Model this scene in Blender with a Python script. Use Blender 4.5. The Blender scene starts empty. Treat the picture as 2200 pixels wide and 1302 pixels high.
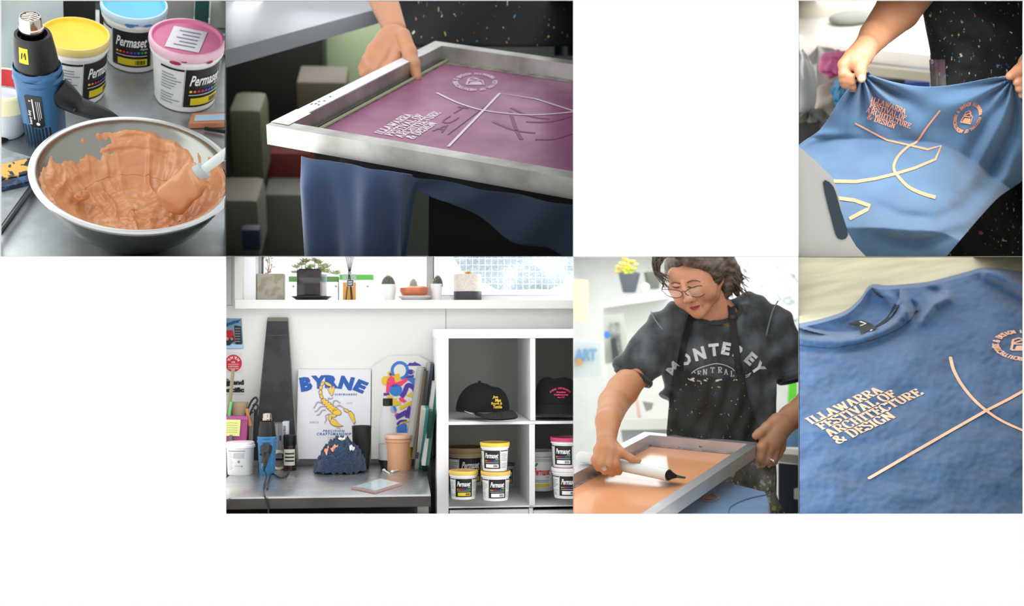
import bpy, bmesh, math, random
import numpy as np
from mathutils import Matrix, Vector, noise as mnoise
# ---------------------------------------------------------------- camera, world, exposure
SC = bpy.context.scene
ROOT = SC.collection
FPX, CX, CY, W, H = 2600.0, 1100.0, 651.0, 2200, 1302
CAM = Vector((0.0, 0.0, 1.5))
WALL_Y, FOCUS = 4.6, 5.2
cd = bpy.data.cameras.new('camera'); cam = bpy.data.objects.new('camera', cd); ROOT.objects.link(cam)
cam.location = CAM; cam.rotation_euler = (math.pi/2, 0, 0)
cd.sensor_width = 36.0; cd.lens = 36.0*FPX/W; cd.clip_start = .05; cd.clip_end = 200
cd.dof.use_dof = True; cd.dof.focus_distance = FOCUS
cd.dof.aperture_fstop = (cd.lens/1000)/(15.0*FOCUS/FPX)
SC.camera = cam
wd = bpy.data.worlds.new('world'); SC.world = wd; wd.use_nodes = True
wd.node_tree.nodes['Background'].inputs[0].default_value = (1, 1, 1, 1)
wd.node_tree.nodes['Background'].inputs[1].default_value = 1.14
vs = SC.view_settings
vs.view_transform = 'Standard'; vs.look = 'None'; vs.gamma = 1; vs.exposure = 0
try: vs.use_curve_mapping = False
except Exception: pass

def dirpx(px, py): return Vector(((px-CX)/FPX, 1.0, (CY-py)/FPX))

class Panel:
    """One display niche of the white wall: its own level ground plane z=0 and its own viewing tilt."""
    def __init__(s, rect, aim, pitch, d0, dist, roll=0.0):
        s.rect = rect
        u = dirpx(*aim).normalized()
        yaw = math.atan2(-u.x, u.y); el = math.asin(u.z)
        Rc = Matrix.Rotation(yaw, 4, 'Z') @ Matrix.Rotation(el, 4, 'X') @ Matrix.Rotation(math.radians(roll), 4, 'Y')
        t = math.radians(pitch)
        Rp = Matrix.Rotation(t, 4, 'X')
        s.scale = dist*dirpx(*aim).length/d0
        s.M = Matrix.Translation(CAM) @ Rc @ Rp @ Matrix.Scale(s.scale, 4) @ Matrix.Translation(Vector((0, d0*math.cos(t), -d0*math.sin(t))))
        s.Mi = s.M.inverted()
        s.eye = s.Mi @ CAM
        x0, y0, x1, y1 = rect
        A, B, C_, D = dirpx(x0, y0), dirpx(x1, y0), dirpx(x1, y1), dirpx(x0, y1)
        s.planes = [(CAM, -(A.cross(D))), (CAM, -(D.cross(C_))), (CAM, -(C_.cross(B))), (CAM, -(B.cross(A)))]
        mid = dirpx((x0+x1)/2, (y0+y1)/2)
        s.planes = [(c, (n if n.dot(mid) < 0 else -n).normalized()) for c, n in s.planes]
        s.planes.append((Vector((0, WALL_Y+.004, 0)), Vector((0, -1, 0))))
    def ray(s, px, py):
        d = s.Mi.to_3x3() @ dirpx(px, py)
        return d
    def z(s, px, py, z=0.0):
        d = s.ray(px, py); k = (z-s.eye.z)/d.z
        return s.eye+d*k
    def y(s, px, py, y=0.0):
        d = s.ray(px, py); k = (y-s.eye.y)/d.y
        return s.eye+d*k
    def d(s, px, py, depth):           # camera depth in scene metres
        return s.Mi @ (CAM+dirpx(px, py)*depth)
    def pl(s, px, py, co, no):
        d = s.ray(px, py); k = (co-s.eye).dot(no)/d.dot(no)
        return s.eye+d*k
    def depth(s, p): return (s.M @ p).y
    def px(s, p):
        w = s.M @ Vector(p)-CAM
        return CX+FPX*w.x/w.y, CY-FPX*w.z/w.y
    def ppm(s, p): return FPX*s.scale/(s.M @ Vector(p)).y      # pixels per local metre
P = None
def use(p):
    global P
    P = p; return p
PA = Panel((0, 0, 484.4, 551), (242, 275), 34, 1.87, 5.8)
PB = Panel((484.4, 0, 1231.6, 551), (858, 275), 18, 2.6, 5.4)
PC = Panel((1715.6, 0, 2200, 551), (1958, 200), 22, 3.3, 5.6)
PD = Panel((1231.6, 551, 1715.6, 1105), (1474, 990), 13.5, 3.8, 5.5)
PE = Panel((484.4, 551, 1231.6, 1105), (858, 690), 0.0001, 5.0, 5.22)
PF = Panel((1715.6, 551, 2200, 1105), (1958, 828), 35, 1.9, 5.7)

# ---------------------------------------------------------------- colours and materials
def lin(h):
    h = h.lstrip('#'); r = []
    for i in (0, 2, 4):
        c = int(h[i:i+2], 16)/255
        r.append(c/12.92 if c <= .04045 else ((c+.055)/1.055)**2.4)
    return (r[0], r[1], r[2], 1)
_mc = {}
def M(hexc, r=.5, m=0.0, var=.04, bump=0.0, bs=60.0, sheen=0, emit=0, alpha=1, trans=0, coat=0, sss=0, ior=1.45, aniso=0):
    key = (hexc, r, m, var, bump, bs, sheen, emit, alpha, trans, coat, sss, aniso)
    if key in _mc: return _mc[key]
    mt = bpy.data.materials.new('paint_%s' % hexc.lstrip('#')); mt.use_nodes = True
    nt = mt.node_tree; b = nt.nodes['Principled BSDF']
    c = lin(hexc)
    b.inputs['Base Color'].default_value = c
    b.inputs['Roughness'].default_value = r; b.inputs['Metallic'].default_value = m
    b.inputs['IOR'].default_value = ior
    if sheen: b.inputs['Sheen Weight'].default_value = sheen; b.inputs['Sheen Roughness'].default_value = .6
    if coat: b.inputs['Coat Weight'].default_value = coat
    if trans: b.inputs['Transmission Weight'].default_value = trans
    if alpha < 1: b.inputs['Alpha'].default_value = alpha
    if aniso: b.inputs['Anisotropic'].default_value = aniso
    if sss:
        b.inputs['Subsurface Weight'].default_value = sss; b.inputs['Subsurface Radius'].default_value = (.02, .008, .004)
        b.inputs['Subsurface Scale'].default_value = 1
    if emit:
        b.inputs['Emission Color'].default_value = c; b.inputs['Emission Strength'].default_value = emit
    if var or bump:
        tc = nt.nodes.new('ShaderNodeTexCoord'); nz = nt.nodes.new('ShaderNodeTexNoise')
        nz.inputs['Scale'].default_value = bs; nz.inputs['Detail'].default_value = 4
        nt.links.new(tc.outputs['Object'], nz.inputs['Vector'])
        if var:
            mx = nt.nodes.new('ShaderNodeMixRGB'); mx.blend_type = 'MIX'
            mx.inputs[1].default_value = tuple(min(1, x*(1+var*2)) for x in c[:3])+(1,)
            mx.inputs[2].default_value = tuple(x*(1-var*2) for x in c[:3])+(1,)
            nz2 = nt.nodes.new('ShaderNodeTexNoise'); nz2.inputs['Scale'].default_value = bs*.12
            nt.links.new(tc.outputs['Object'], nz2.inputs['Vector'])
            nt.links.new(nz2.outputs['Fac'], mx.inputs[0]); nt.links.new(mx.outputs[0], b.inputs['Base Color'])
        if bump:
            bp = nt.nodes.new('ShaderNodeBump'); bp.inputs['Strength'].default_value = bump; bp.inputs['Distance'].default_value = .01
            nt.links.new(nz.outputs['Fac'], bp.inputs['Height']); nt.links.new(bp.outputs['Normal'], b.inputs['Normal'])
    _mc[key] = mt
    return mt
def mat_mix(name, c1, c2, scale=20, lo=.45, hi=.55, r1=.5, r2=.5, m1=0, m2=0, detail=6, stretch=(1, 1, 1), bump=.0, dist=0.0, offs=(0, 0, 0), sheen=0):
    """two finishes mixed by a noise mask with its own shape (dried paint over metal, washed cloth ...)"""
    if name in _mc: return _mc[name]
    mt = bpy.data.materials.new(name); mt.use_nodes = True
    nt = mt.node_tree; b = nt.nodes['Principled BSDF']; N = nt.nodes.new; L = nt.links.new
    tc = N('ShaderNodeTexCoord'); mp = N('ShaderNodeMapping'); mp.inputs['Scale'].default_value = stretch; mp.inputs['Location'].default_value = offs
    L(tc.outputs['Object'], mp.inputs['Vector'])
    nz = N('ShaderNodeTexNoise'); nz.inputs['Scale'].default_value = scale; nz.inputs['Detail'].default_value = detail
    nz.inputs['Distortion'].default_value = dist
    L(mp.outputs[0], nz.inputs['Vector'])
    rp = N('ShaderNodeMapRange'); rp.inputs[1].default_value = lo; rp.inputs[2].default_value = hi
    L(nz.outputs['Fac'], rp.inputs[0])
    mx = N('ShaderNodeMixRGB'); mx.inputs[1].default_value = lin(c1); mx.inputs[2].default_value = lin(c2)
    L(rp.outputs[0], mx.inputs[0]); L(mx.outputs[0], b.inputs['Base Color'])
    for sock, a, bb in (('Roughness', r1, r2), ('Metallic', m1, m2)):
        q = N('ShaderNodeMapRange'); q.inputs[3].default_value = a; q.inputs[4].default_value = bb
        L(rp.outputs[0], q.inputs[0]); L(q.outputs[0], b.inputs[sock])
    if sheen: b.inputs['Sheen Weight'].default_value = sheen
    if bump:
        bp = N('ShaderNodeBump'); bp.inputs['Strength'].default_value = bump; bp.inputs['Distance'].default_value = .01
        L(nz.outputs['Fac'], bp.inputs['Height']); L(bp.outputs['Normal'], b.inputs['Normal'])
    _mc[name] = mt
    return mt
def mat_vcol(name, r=.5, sss=0.0, m=0.0, bump=0.0, bs=120, sheen=0, coat=0):
    if name in _mc: return _mc[name]
    mt = bpy.data.materials.new(name); mt.use_nodes = True
    nt = mt.node_tree; b = nt.nodes['Principled BSDF']; N = nt.nodes.new; L = nt.links.new
    at = N('ShaderNodeAttribute'); at.attribute_name = 'Col'
    L(at.outputs['Color'], b.inputs['Base Color'])
    b.inputs['Roughness'].default_value = r; b.inputs['Metallic'].default_value = m
    if sheen: b.inputs['Sheen Weight'].default_value = sheen
    if coat: b.inputs['Coat Weight'].default_value = coat
    if sss:
        b.inputs['Subsurface Weight'].default_value = sss; b.inputs['Subsurface Radius'].default_value = (.02, .008, .004)
        b.inputs['Subsurface Scale'].default_value = 1
    if bump:
        tc = N('ShaderNodeTexCoord'); nz = N('ShaderNodeTexNoise'); nz.inputs['Scale'].default_value = bs; nz.inputs['Detail'].default_value = 4
        L(tc.outputs['Object'], nz.inputs['Vector'])
        bp = N('ShaderNodeBump'); bp.inputs['Strength'].default_value = bump; bp.inputs['Distance'].default_value = .01
        L(nz.outputs['Fac'], bp.inputs['Height']); L(bp.outputs['Normal'], b.inputs['Normal'])
    _mc[name] = mt
    return mt
def mat_splatter(name, base, r=.8, scale=30, dens=.28, size=.25, base2=None):
    """cloth spattered with small dots and streaks of many paints"""
    if name in _mc: return _mc[name]
    mt = bpy.data.materials.new(name); mt.use_nodes = True
    nt = mt.node_tree; b = nt.nodes['Principled BSDF']; N = nt.nodes.new; L = nt.links.new
    b.inputs['Roughness'].default_value = r
    tc = N('ShaderNodeTexCoord')
    cur = None
    nzb = N('ShaderNodeTexNoise'); nzb.inputs['Scale'].default_value = 6; nzb.inputs['Detail'].default_value = 6
    L(tc.outputs['Object'], nzb.inputs['Vector'])
    mb = N('ShaderNodeMixRGB'); mb.inputs[1].default_value = lin(base); mb.inputs[2].default_value = lin(base2 or base)
    rb = N('ShaderNodeMapRange'); rb.inputs[1].default_value = .4; rb.inputs[2].default_value = .65
    L(nzb.outputs['Fac'], rb.inputs[0]); L(rb.outputs[0], mb.inputs[0]); cur = mb.outputs[0]
    for k, (sc, dn, sz, st) in enumerate(((scale, dens, size, (1, 1, 1)), (scale*2.3, dens*1.1, size, (1, 1, .45)), (scale*.55, dens*.6, size*.75, (.35, 1, 1.6)))):
        mp = N('ShaderNodeMapping'); mp.inputs['Scale'].default_value = st; mp.inputs['Rotation'].default_value = (0, .5*k, .3*k); mp.inputs['Location'].default_value = (k*3.1, k, k*2)
        L(tc.outputs['Object'], mp.inputs['Vector'])
        wn = N('ShaderNodeTexNoise'); wn.inputs['Scale'].default_value = sc*1.5
        L(mp.outputs[0], wn.inputs['Vector'])
        ad = N('ShaderNodeMixRGB'); ad.blend_type = 'ADD'; ad.inputs[0].default_value = .35/sc*4
        L(mp.outputs[0], ad.inputs[1]); L(wn.outputs['Color'], ad.inputs[2])
        vo = N('ShaderNodeTexVoronoi'); vo.inputs['Scale'].default_value = sc
        L(ad.outputs[0], vo.inputs['Vector'])
        sp = N('ShaderNodeSeparateColor'); L(vo.outputs['Color'], sp.inputs[0])
        szr = N('ShaderNodeMath'); szr.operation = 'MULTIPLY'; szr.inputs[1].default_value = sz
        L(sp.outputs[1], szr.inputs[0])
        lt = N('ShaderNodeMath'); lt.operation = 'LESS_THAN'; L(vo.outputs['Distance'], lt.inputs[0]); L(szr.outputs[0], lt.inputs[1])
        on = N('ShaderNodeMath'); on.operation = 'LESS_THAN'; L(sp.outputs[0], on.inputs[0]); on.inputs[1].default_value = dn
        ml = N('ShaderNodeMath'); ml.operation = 'MULTIPLY'; L(lt.outputs[0], ml.inputs[0]); L(on.outputs[0], ml.inputs[1])
        cr = N('ShaderNodeValToRGB'); cr.color_ramp.interpolation = 'CONSTANT'
        cols = ['#c9c8bd', '#8a8f8a', '#d9d6c4', '#4f8fb5', '#b9b7a0', '#c04a86', '#d8c46a', '#e0e0e0', '#d98a5a', '#5a6a9a']
        el = cr.color_ramp.elements
        el[0].color = lin(cols[0]); el[1].position = .1; el[1].color = lin(cols[1])
        for i in range(2, len(cols)):
            e = el.new(i/len(cols)); e.color = lin(cols[i])
        L(sp.outputs[2], cr.inputs[0])
        mx = N('ShaderNodeMixRGB'); L(ml.outputs[0], mx.inputs[0]); L(cur, mx.inputs[1]); L(cr.outputs[0], mx.inputs[2]); cur = mx.outputs[0]
    L(cur, b.inputs['Base Color'])
    _mc[name] = mt
    return mt
def mat_glass(name, tint='#ffffff', r=.02, ior=1.45):
    if name in _mc: return _mc[name]
    mt = bpy.data.materials.new(name); mt.use_nodes = True
    b = mt.node_tree.nodes['Principled BSDF']
    b.inputs['Base Color'].default_value = lin(tint); b.inputs['Roughness'].default_value = r
    b.inputs['Transmission Weight'].default_value = 1; b.inputs['IOR'].default_value = ior
    _mc[name] = mt
    return mt

# ---------------------------------------------------------------- mesh builder (local coordinates of the current niche)
def V3(*a): return Vector(a)
class MB:
    def __init__(s): s.v = []; s.f = []; s.mi = []; s.c = None
    def add(s, vs_, fs, mi=0, col=None):
        o = len(s.v); s.v.extend(tuple(v) for v in vs_)
        s.f.extend(tuple(i+o for i in f) for f in fs); s.mi.extend([mi]*len(fs))
        if col is not None:
            if s.c is None: s.c = [(1, 1, 1, 1)]*o
            s.c.extend(col if isinstance(col, list) else [col]*len(vs_))
        elif s.c is not None: s.c.extend([(1, 1, 1, 1)]*len(vs_))
        return s
    def box(s, c, d, R=None, mi=0, bev=0.0):
        c = Vector(c); hx, hy, hz = d[0]/2, d[1]/2, d[2]/2
        if bev:
            bm = bmesh.new(); bmesh.ops.create_cube(bm, size=1)
            for v in bm.verts: v.co = Vector((v.co.x*d[0], v.co.y*d[1], v.co.z*d[2]))
            bmesh.ops.bevel(bm, geom=bm.edges[:], offset=bev, segments=2, affect='EDGES', profile=.6)
            vs_ = [v.co.copy() for v in bm.verts]; bm.verts.index_update()
            fs = [[v.index for v in f.verts] for f in bm.faces]; bm.free()
        else:
            vs_ = [Vector((x*hx, y*hy, z*hz)) for x in (-1, 1) for y in (-1, 1) for z in (-1, 1)]
            fs = [(0, 1, 3, 2), (4, 6, 7, 5), (0, 4, 5, 1), (2, 3, 7, 6), (0, 2, 6, 4), (1, 5, 7, 3)]
        if R is not None: vs_ = [R @ v for v in vs_]
        return s.add([c+v for v in vs_], fs, mi)
    def hexa(s, p8, mi=0):   # bottom 4 (ccw) then top 4
        return s.add(p8, [(3, 2, 1, 0), (4, 5, 6, 7), (0, 1, 5, 4), (1, 2, 6, 5), (2, 3, 7, 6), (3, 0, 4, 7)], mi)
    def lathe(s, c, prof, n=40, R=None, mi=0, caps=True, closed=False):
        c = Vector(c); vs_ = []; fs = []
        m = len(prof)
        for r_, z_ in prof:
            for k in range(n):
                a = 2*math.pi*k/n; v = Vector((r_*math.cos(a), r_*math.sin(a), z_))
                vs_.append(c+((R @ v) if R is not None else v))
        for i in range(m-1 if not closed else m):
            for k in range(n):
                a, b = i*n+k, i*n+(k+1) % n; j = (i+1) % m
                fs.append((a, b, j*n+(k+1) % n, j*n+k))
        if caps and not closed:
            if prof[0][0] > 1e-6: fs.append(tuple(range(n-1, -1, -1)))
            if prof[-1][0] > 1e-6: fs.append(tuple((m-1)*n+k for k in range(n)))
        return s.add(vs_, fs, mi)
    def tube(s, pts, r, n=8, mi=0, caps=True, closed=False):
        pts = [Vector(p) for p in pts]; m = len(pts); rr = r if isinstance(r, (list, tuple)) else [r]*m
        vs_ = []; fs = []; up = None
        for i, p in enumerate(pts):
            a = pts[i-1] if (i or closed) else pts[0]; b = pts[(i+1) % m] if (i < m-1 or closed) else pts[-1]
            t = (b-a).normalized()
            if up is None:
                up = Vector((0, 0, 1)) if abs(t.z) < .9 else Vector((1, 0, 0))
            x = t.cross(up)
            if x.length < 1e-6: x = t.orthogonal()
            x.normalize(); y_ = x.cross(t); up = y_
            for k in range(n):
                q = 2*math.pi*k/n; vs_.append(p+x*math.cos(q)*rr[i]+y_*math.sin(q)*rr[i])
        for i in range(m if closed else m-1):
            j = (i+1) % m
            for k in range(n): fs.append((i*n+k, i*n+(k+1) % n, j*n+(k+1) % n, j*n+k))
        if caps and not closed: fs += [tuple(range(n-1, -1, -1)), tuple((m-1)*n+k for k in range(n))]
        return s.add(vs_, fs, mi)
    def ribbon(s, pts, wv, th=.001, mi=0):     # strap: points with a width vector each
        vs_ = []
        m = len(pts)
        for i, p in enumerate(pts):
            p = Vector(p); w_ = Vector(wv[i] if isinstance(wv, list) else wv)
            a = Vector(pts[max(0, i-1)]); b = Vector(pts[min(m-1, i+1)])
            nn = (b-a).cross(w_).normalized()*th
            vs_ += [p-w_-nn, p+w_-nn, p+w_+nn, p-w_+nn]
        fs = []
        for i in range(m-1):
            for k in range(4): fs.append((i*4+k, i*4+(k+1) % 4, i*4+4+(k+1) % 4, i*4+4+k))
        fs += [(3, 2, 1, 0), tuple((m-1)*4+k for k in range(4))]
        return s.add(vs_, fs, mi)
    def ball(s, c, r, n=16, R=None, mi=0, lo=-90):
        rx, ry, rz = (r, r, r) if not isinstance(r, (tuple, list)) else r
        c = Vector(c); m = max(6, n//2); vs_ = []; fs = []
        for i in range(m+1):
            a = math.radians(lo+(90-lo)*i/m)
            for k in range(n):
                q = 2*math.pi*k/n; v = Vector((rx*math.cos(a)*math.cos(q), ry*math.cos(a)*math.sin(q), rz*math.sin(a)))
                vs_.append(c+((R @ v) if R is not None else v))
        for i in range(m):
            for k in range(n): fs.append((i*n+k, i*n+(k+1) % n, (i+1)*n+(k+1) % n, (i+1)*n+k))
        return s.add(vs_, fs, mi)
    def grid(s, fn, nu, nv, mi=0, cu=False, col=None):
        vs_ = [fn(i/nu, j/nv) for j in range(nv+1) for i in range(nu+(0 if cu else 1))]
        w_ = nu+(0 if cu else 1); fs = []
        for j in range(nv):
            for i in range(nu):
                a = j*w_+i; b = j*w_+(i+1) % w_ if cu else a+1
                fs.append((a, b, b+w_, a+w_))
        return s.add(vs_, fs, mi, col)
    def extr(s, poly, vec, mi=0):       # prism: list of points, extruded by vec
        n = len(poly); a = [Vector(p) for p in poly]; b = [p+Vector(vec) for p in a]
        fs = [tuple(range(n-1, -1, -1)), tuple(range(n, 2*n))]+[(i, (i+1) % n, n+(i+1) % n, n+i) for i in range(n)]
        return s.add(a+b, fs, mi)
    def build(s, name, mats, parent=None, smooth=True, clip=True, label=None, solid=0.0, auto=35, disp=None, world=False):
        if not s.f: return None
        bm = bmesh.new()
        cl = bm.verts.layers.float_color.new('Col') if s.c is not None else None
        vv = [bm.verts.new(v) for v in s.v]; bm.verts.ensure_lookup_table()
        if cl is not None:
            for v, c in zip(vv, s.c): v[cl] = c
        for f, mi in zip(s.f, s.mi):
            try:
                fc = bm.faces.new([vv[i] for i in f]); fc.material_index = mi; fc.smooth = smooth
            except ValueError: pass
        if solid:
            bmesh.ops.recalc_face_normals(bm, faces=bm.faces[:])
            bmesh.ops.solidify(bm, geom=bm.verts[:]+bm.edges[:]+bm.faces[:], thickness=solid)
            for f in bm.faces: f.smooth = smooth
        else: bmesh.ops.recalc_face_normals(bm, faces=bm.faces[:])
        if P is not None and not world: bm.transform(P.M)
        if clip and P is not None and not world:
            for co, no in P.planes:
                if not bm.verts: break
                if any([(v.co-co).dot(no) > 1e-6 for v in bm.verts]):
                    bmesh.ops.bisect_plane(bm, geom=bm.verts[:]+bm.edges[:]+bm.faces[:], plane_co=co, plane_no=no, clear_outer=True)
        if not bm.faces:
            bm.free(); return None
        rl = Vector((0, 0, 0))
        if parent is not None:
            q = parent
            while q is not None: rl += Vector(q.location); q = q.parent
        org = None
        if parent is None:
            lo = Vector((min(v.co.x for v in bm.verts), min(v.co.y for v in bm.verts), min(v.co.z for v in bm.verts)))
            hi = Vector((max(v.co.x for v in bm.verts), max(v.co.y for v in bm.verts), max(v.co.z for v in bm.verts)))
            org = Vector(((lo.x+hi.x)/2, (lo.y+hi.y)/2, lo.z)); rl = org
        bmesh.ops.translate(bm, vec=-rl, verts=bm.verts[:])
        me = bpy.data.meshes.new(name); bm.to_mesh(me); bm.free()
        for m_ in (mats if isinstance(mats, (list, tuple)) else [mats]): me.materials.append(m_)
        o = bpy.data.objects.new(name, me); ROOT.objects.link(o)
        if parent is not None: o.parent = parent
        else: o.location = org
        if smooth and auto:
            try: me.set_sharp_from_angle(angle=math.radians(auto))
            except Exception: pass
        if label: o['label'] = label
        return o
def tag(o, label, cat, group=None, kind=None):
    if o is None: return None
    o['label'] = label; o['category'] = cat
    if group: o['group'] = group
    if kind: o['kind'] = kind
    return o
def struct(o):
    if o is not None: o['kind'] = 'structure'
    return o
def thing(name, label, cat, base, group=None):
    o = bpy.data.objects.new(name, None); ROOT.objects.link(o)
    o.location = P.M @ Vector(base); o.empty_display_size = .02
    return tag(o, label, cat, group)
def rotz(a): return Matrix.Rotation(a, 3, 'Z')
def rotx(a): return Matrix.Rotation(a, 3, 'X')
def roty(a): return Matrix.Rotation(a, 3, 'Y')
def align(zv, xv=None):     # matrix whose z axis is zv
    z_ = Vector(zv).normalized(); x = Vector(xv) if xv is not None else z_.orthogonal()
    x = (x-z_*x.dot(z_)).normalized(); y_ = z_.cross(x)
    return Matrix((x, y_, z_)).transposed()
def cr(pts, n=8, closed=False):     # Catmull-Rom through points (any dimension)
    pts = [Vector(p) for p in pts]; m = len(pts); out = []
    rng = range(m if closed else m-1)
    for i in rng:
        g = (lambda k: pts[k % m]) if closed else (lambda k: pts[max(0, min(m-1, k))])
        a, b, c, d = g(i-1), g(i), g(i+1), g(i+2)
        for k in range(n):
            t = k/n
            out.append(.5*((2*b)+(c-a)*t+(2*a-5*b+4*c-d)*t*t+(3*b-a-3*c+d)*t*t*t))
    if not closed: out.append(pts[-1])
    return out
def nz(x, y, z, s=1.0): return mnoise.noise(Vector((x*s, y*s, z*s)))

# ---------------------------------------------------------------- sculpting with distance fields
def _a(p): return np.array(tuple(p), dtype=np.float64)
def cap(a, b, ra, rb=None):
    a, b = _a(a), _a(b); rb = ra if rb is None else rb
    ba = b-a; L2 = max(1e-12, ba @ ba)
    def f(X):
        pa = X-a; t = np.clip((pa @ ba)/L2, 0, 1)
        return np.linalg.norm(pa-t[..., None]*ba, axis=-1)-(ra+(rb-ra)*t)
    return f
def ell(c, r, R=None):
    c = _a(c); r = np.array(r, dtype=np.float64); Rn = np.array(R).T if R is not None else None
    def f(X):
        q = X-c
        if Rn is not None: q = q @ Rn.T
        k0 = np.linalg.norm(q/r, axis=-1); k1 = np.linalg.norm(q/(r*r), axis=-1)
        return k0*(k0-1)/np.maximum(k1, 1e-9)
    return f
def half(co, no):     # positive outside (in direction no)
    co, no = _a(co), _a(Vector(no).normalized())
    return lambda X: (X-co) @ no
def smin(a, b, k):
    h = np.clip(.5+.5*(b-a)/k, 0, 1)
    return b*(1-h)+a*h-k*h*(1-h)
def U(fs, k=.01):
    def f(X):
        d = fs[0](X)
        for g in fs[1:]: d = smin(d, g(X), k)
        return d
    return f
def SUB(a, b, k=.004):
    return lambda X: -smin(-a(X), b(X), k)
def ISEC(a, b): return lambda X: np.maximum(a(X), b(X))
def CH(pts, rs): return [cap(pts[i], pts[i+1], rs[i], rs[i+1]) for i in range(len(pts)-1)]
def sculpt(f, lo, hi, h):
    lo = np.array(lo); hi = np.array(hi); n = np.maximum(3, np.ceil((hi-lo)/h).astype(int)+1)
    xs = [lo[i]+h*np.arange(n[i]) for i in range(3)]
    G = np.empty(tuple(n))
    YZ = np.stack(np.meshgrid(xs[1], xs[2], indexing='ij'), -1)
    for i, x in enumerate(xs[0]):
        X = np.concatenate([np.full(YZ.shape[:2]+(1,), x), YZ], -1); G[i] = f(X)
    S = G < 0
    nx, ny, nz_ = n-1
    acc = np.zeros((nx, ny, nz_, 3)); cnt = np.zeros((nx, ny, nz_))
    offs = [(0, 0, 0), (1, 0, 0), (0, 1, 0), (0, 0, 1), (1, 1, 0), (1, 0, 1), (0, 1, 1), (1, 1, 1)]
    def sl(o): return G[o[0]:o[0]+nx, o[1]:o[1]+ny, o[2]:o[2]+nz_]
    for a in offs:
        for ax in range(3):
            if a[ax] == 0:
                b = list(a); b[ax] = 1
                ga, gb = sl(a), sl(b); m = (ga < 0) != (gb < 0)
                t = np.where(m, ga/np.where(m, ga-gb, 1), 0)
                for c in range(3):
                    acc[..., c] += np.where(m, a[c]+(t if c == ax else 0), 0)
                cnt += m
    act = cnt > 0
    idx = -np.ones(act.shape, dtype=np.int64); idx[act] = np.arange(act.sum())
    ii = np.argwhere(act)
    vs_ = lo+(ii+acc[act]/cnt[act][:, None])*h
    fs = []
    for ax in range(3):
        u, v = (ax+1) % 3, (ax+2) % 3
        A = np.take(S, range(0, n[ax]-1), ax); B = np.take(S, range(1, n[ax]), ax)
        e = np.argwhere(A != B)
        e = e[(e[:, u] > 0) & (e[:, v] > 0) & (e[:, u] < n[u]-1) & (e[:, v] < n[v]-1)]
        if not len(e): continue
        def at(du, dv):
            q = e.copy(); q[:, u] -= du; q[:, v] -= dv
            return idx[q[:, 0], q[:, 1], q[:, 2]]
        quad = np.stack([at(1, 1), at(0, 1), at(0, 0), at(1, 0)], -1)
        flip = ~S[e[:, 0], e[:, 1], e[:, 2]]
        quad[flip] = quad[flip][:, ::-1]
        fs.append(quad[(quad >= 0).all(1)])
    fs = np.concatenate(fs)
    return vs_, fs
def sdf(name, mats, parent, f, lo, hi, h, paint=None, label=None, **kw):
    vs_, fs = sculpt(f, lo, hi, h)
    b = MB(); col = None
    if paint is not None:
        c = paint(vs_); col = [tuple(x)+(1.0,) for x in c.tolist()]
    b.add(vs_.tolist(), fs.tolist(), 0, col)
    return b.build(name, mats, parent, label=label, auto=0, **kw)

def sculpt_into(mb, f, lo, hi, h, paint):
    vs_, fs = sculpt(f, lo, hi, h)
    return mb.add(vs_.tolist(), fs.tolist(), 0, [tuple(x)+(1.0,) for x in paint(vs_).tolist()])

# ---------------------------------------------------------------- lettering
_tc = {}
def text2d(body, bold=0.0, shear=0.0, space=1.0):
    """sans lettering as 2D vertices (cap height ~ .73) and faces"""
    key = (body, bold, shear, space)
    if key in _tc: return _tc[key]
    cu = bpy.data.curves.new('letters', 'FONT'); cu.body = body; cu.resolution_u = 2; cu.offset = bold; cu.shear = shear; cu.space_character = space
    cu.align_x = 'CENTER'
    o = bpy.data.objects.new('letters', cu); ROOT.objects.link(o)
    dg = bpy.context.evaluated_depsgraph_get(); me = bpy.data.meshes.new_from_object(o.evaluated_get(dg))
    vs_ = [(v.co.x, v.co.y) for v in me.vertices]; fs = [tuple(p.vertices) for p in me.polygons]
    bpy.data.objects.remove(o); bpy.data.curves.remove(cu); bpy.data.meshes.remove(me)
    _tc[key] = (vs_, fs)
    return vs_, fs
def put_text(mb, body, fn, width=None, height=None, cx=0, cy=0, bold=0.0, shear=0.0, mi=0, space=1.0):
    """fn(x, y) -> 3D; lettering scaled to width/height around (cx, cy)"""
    vs_, fs = text2d(body, bold, shear, space)
    if not vs_: return
    x0 = min(v[0] for v in vs_); x1 = max(v[0] for v in vs_); y0 = min(v[1] for v in vs_); y1 = max(v[1] for v in vs_)
    sx = width/(x1-x0) if width else None; sy = height/(y1-y0) if height else None
    sx = sx or sy; sy = sy or sx
    mb.add([fn(cx+(x-(x0+x1)/2)*sx, cy+(y-(y0+y1)/2)*sy) for x, y in vs_], fs, mi)
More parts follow.
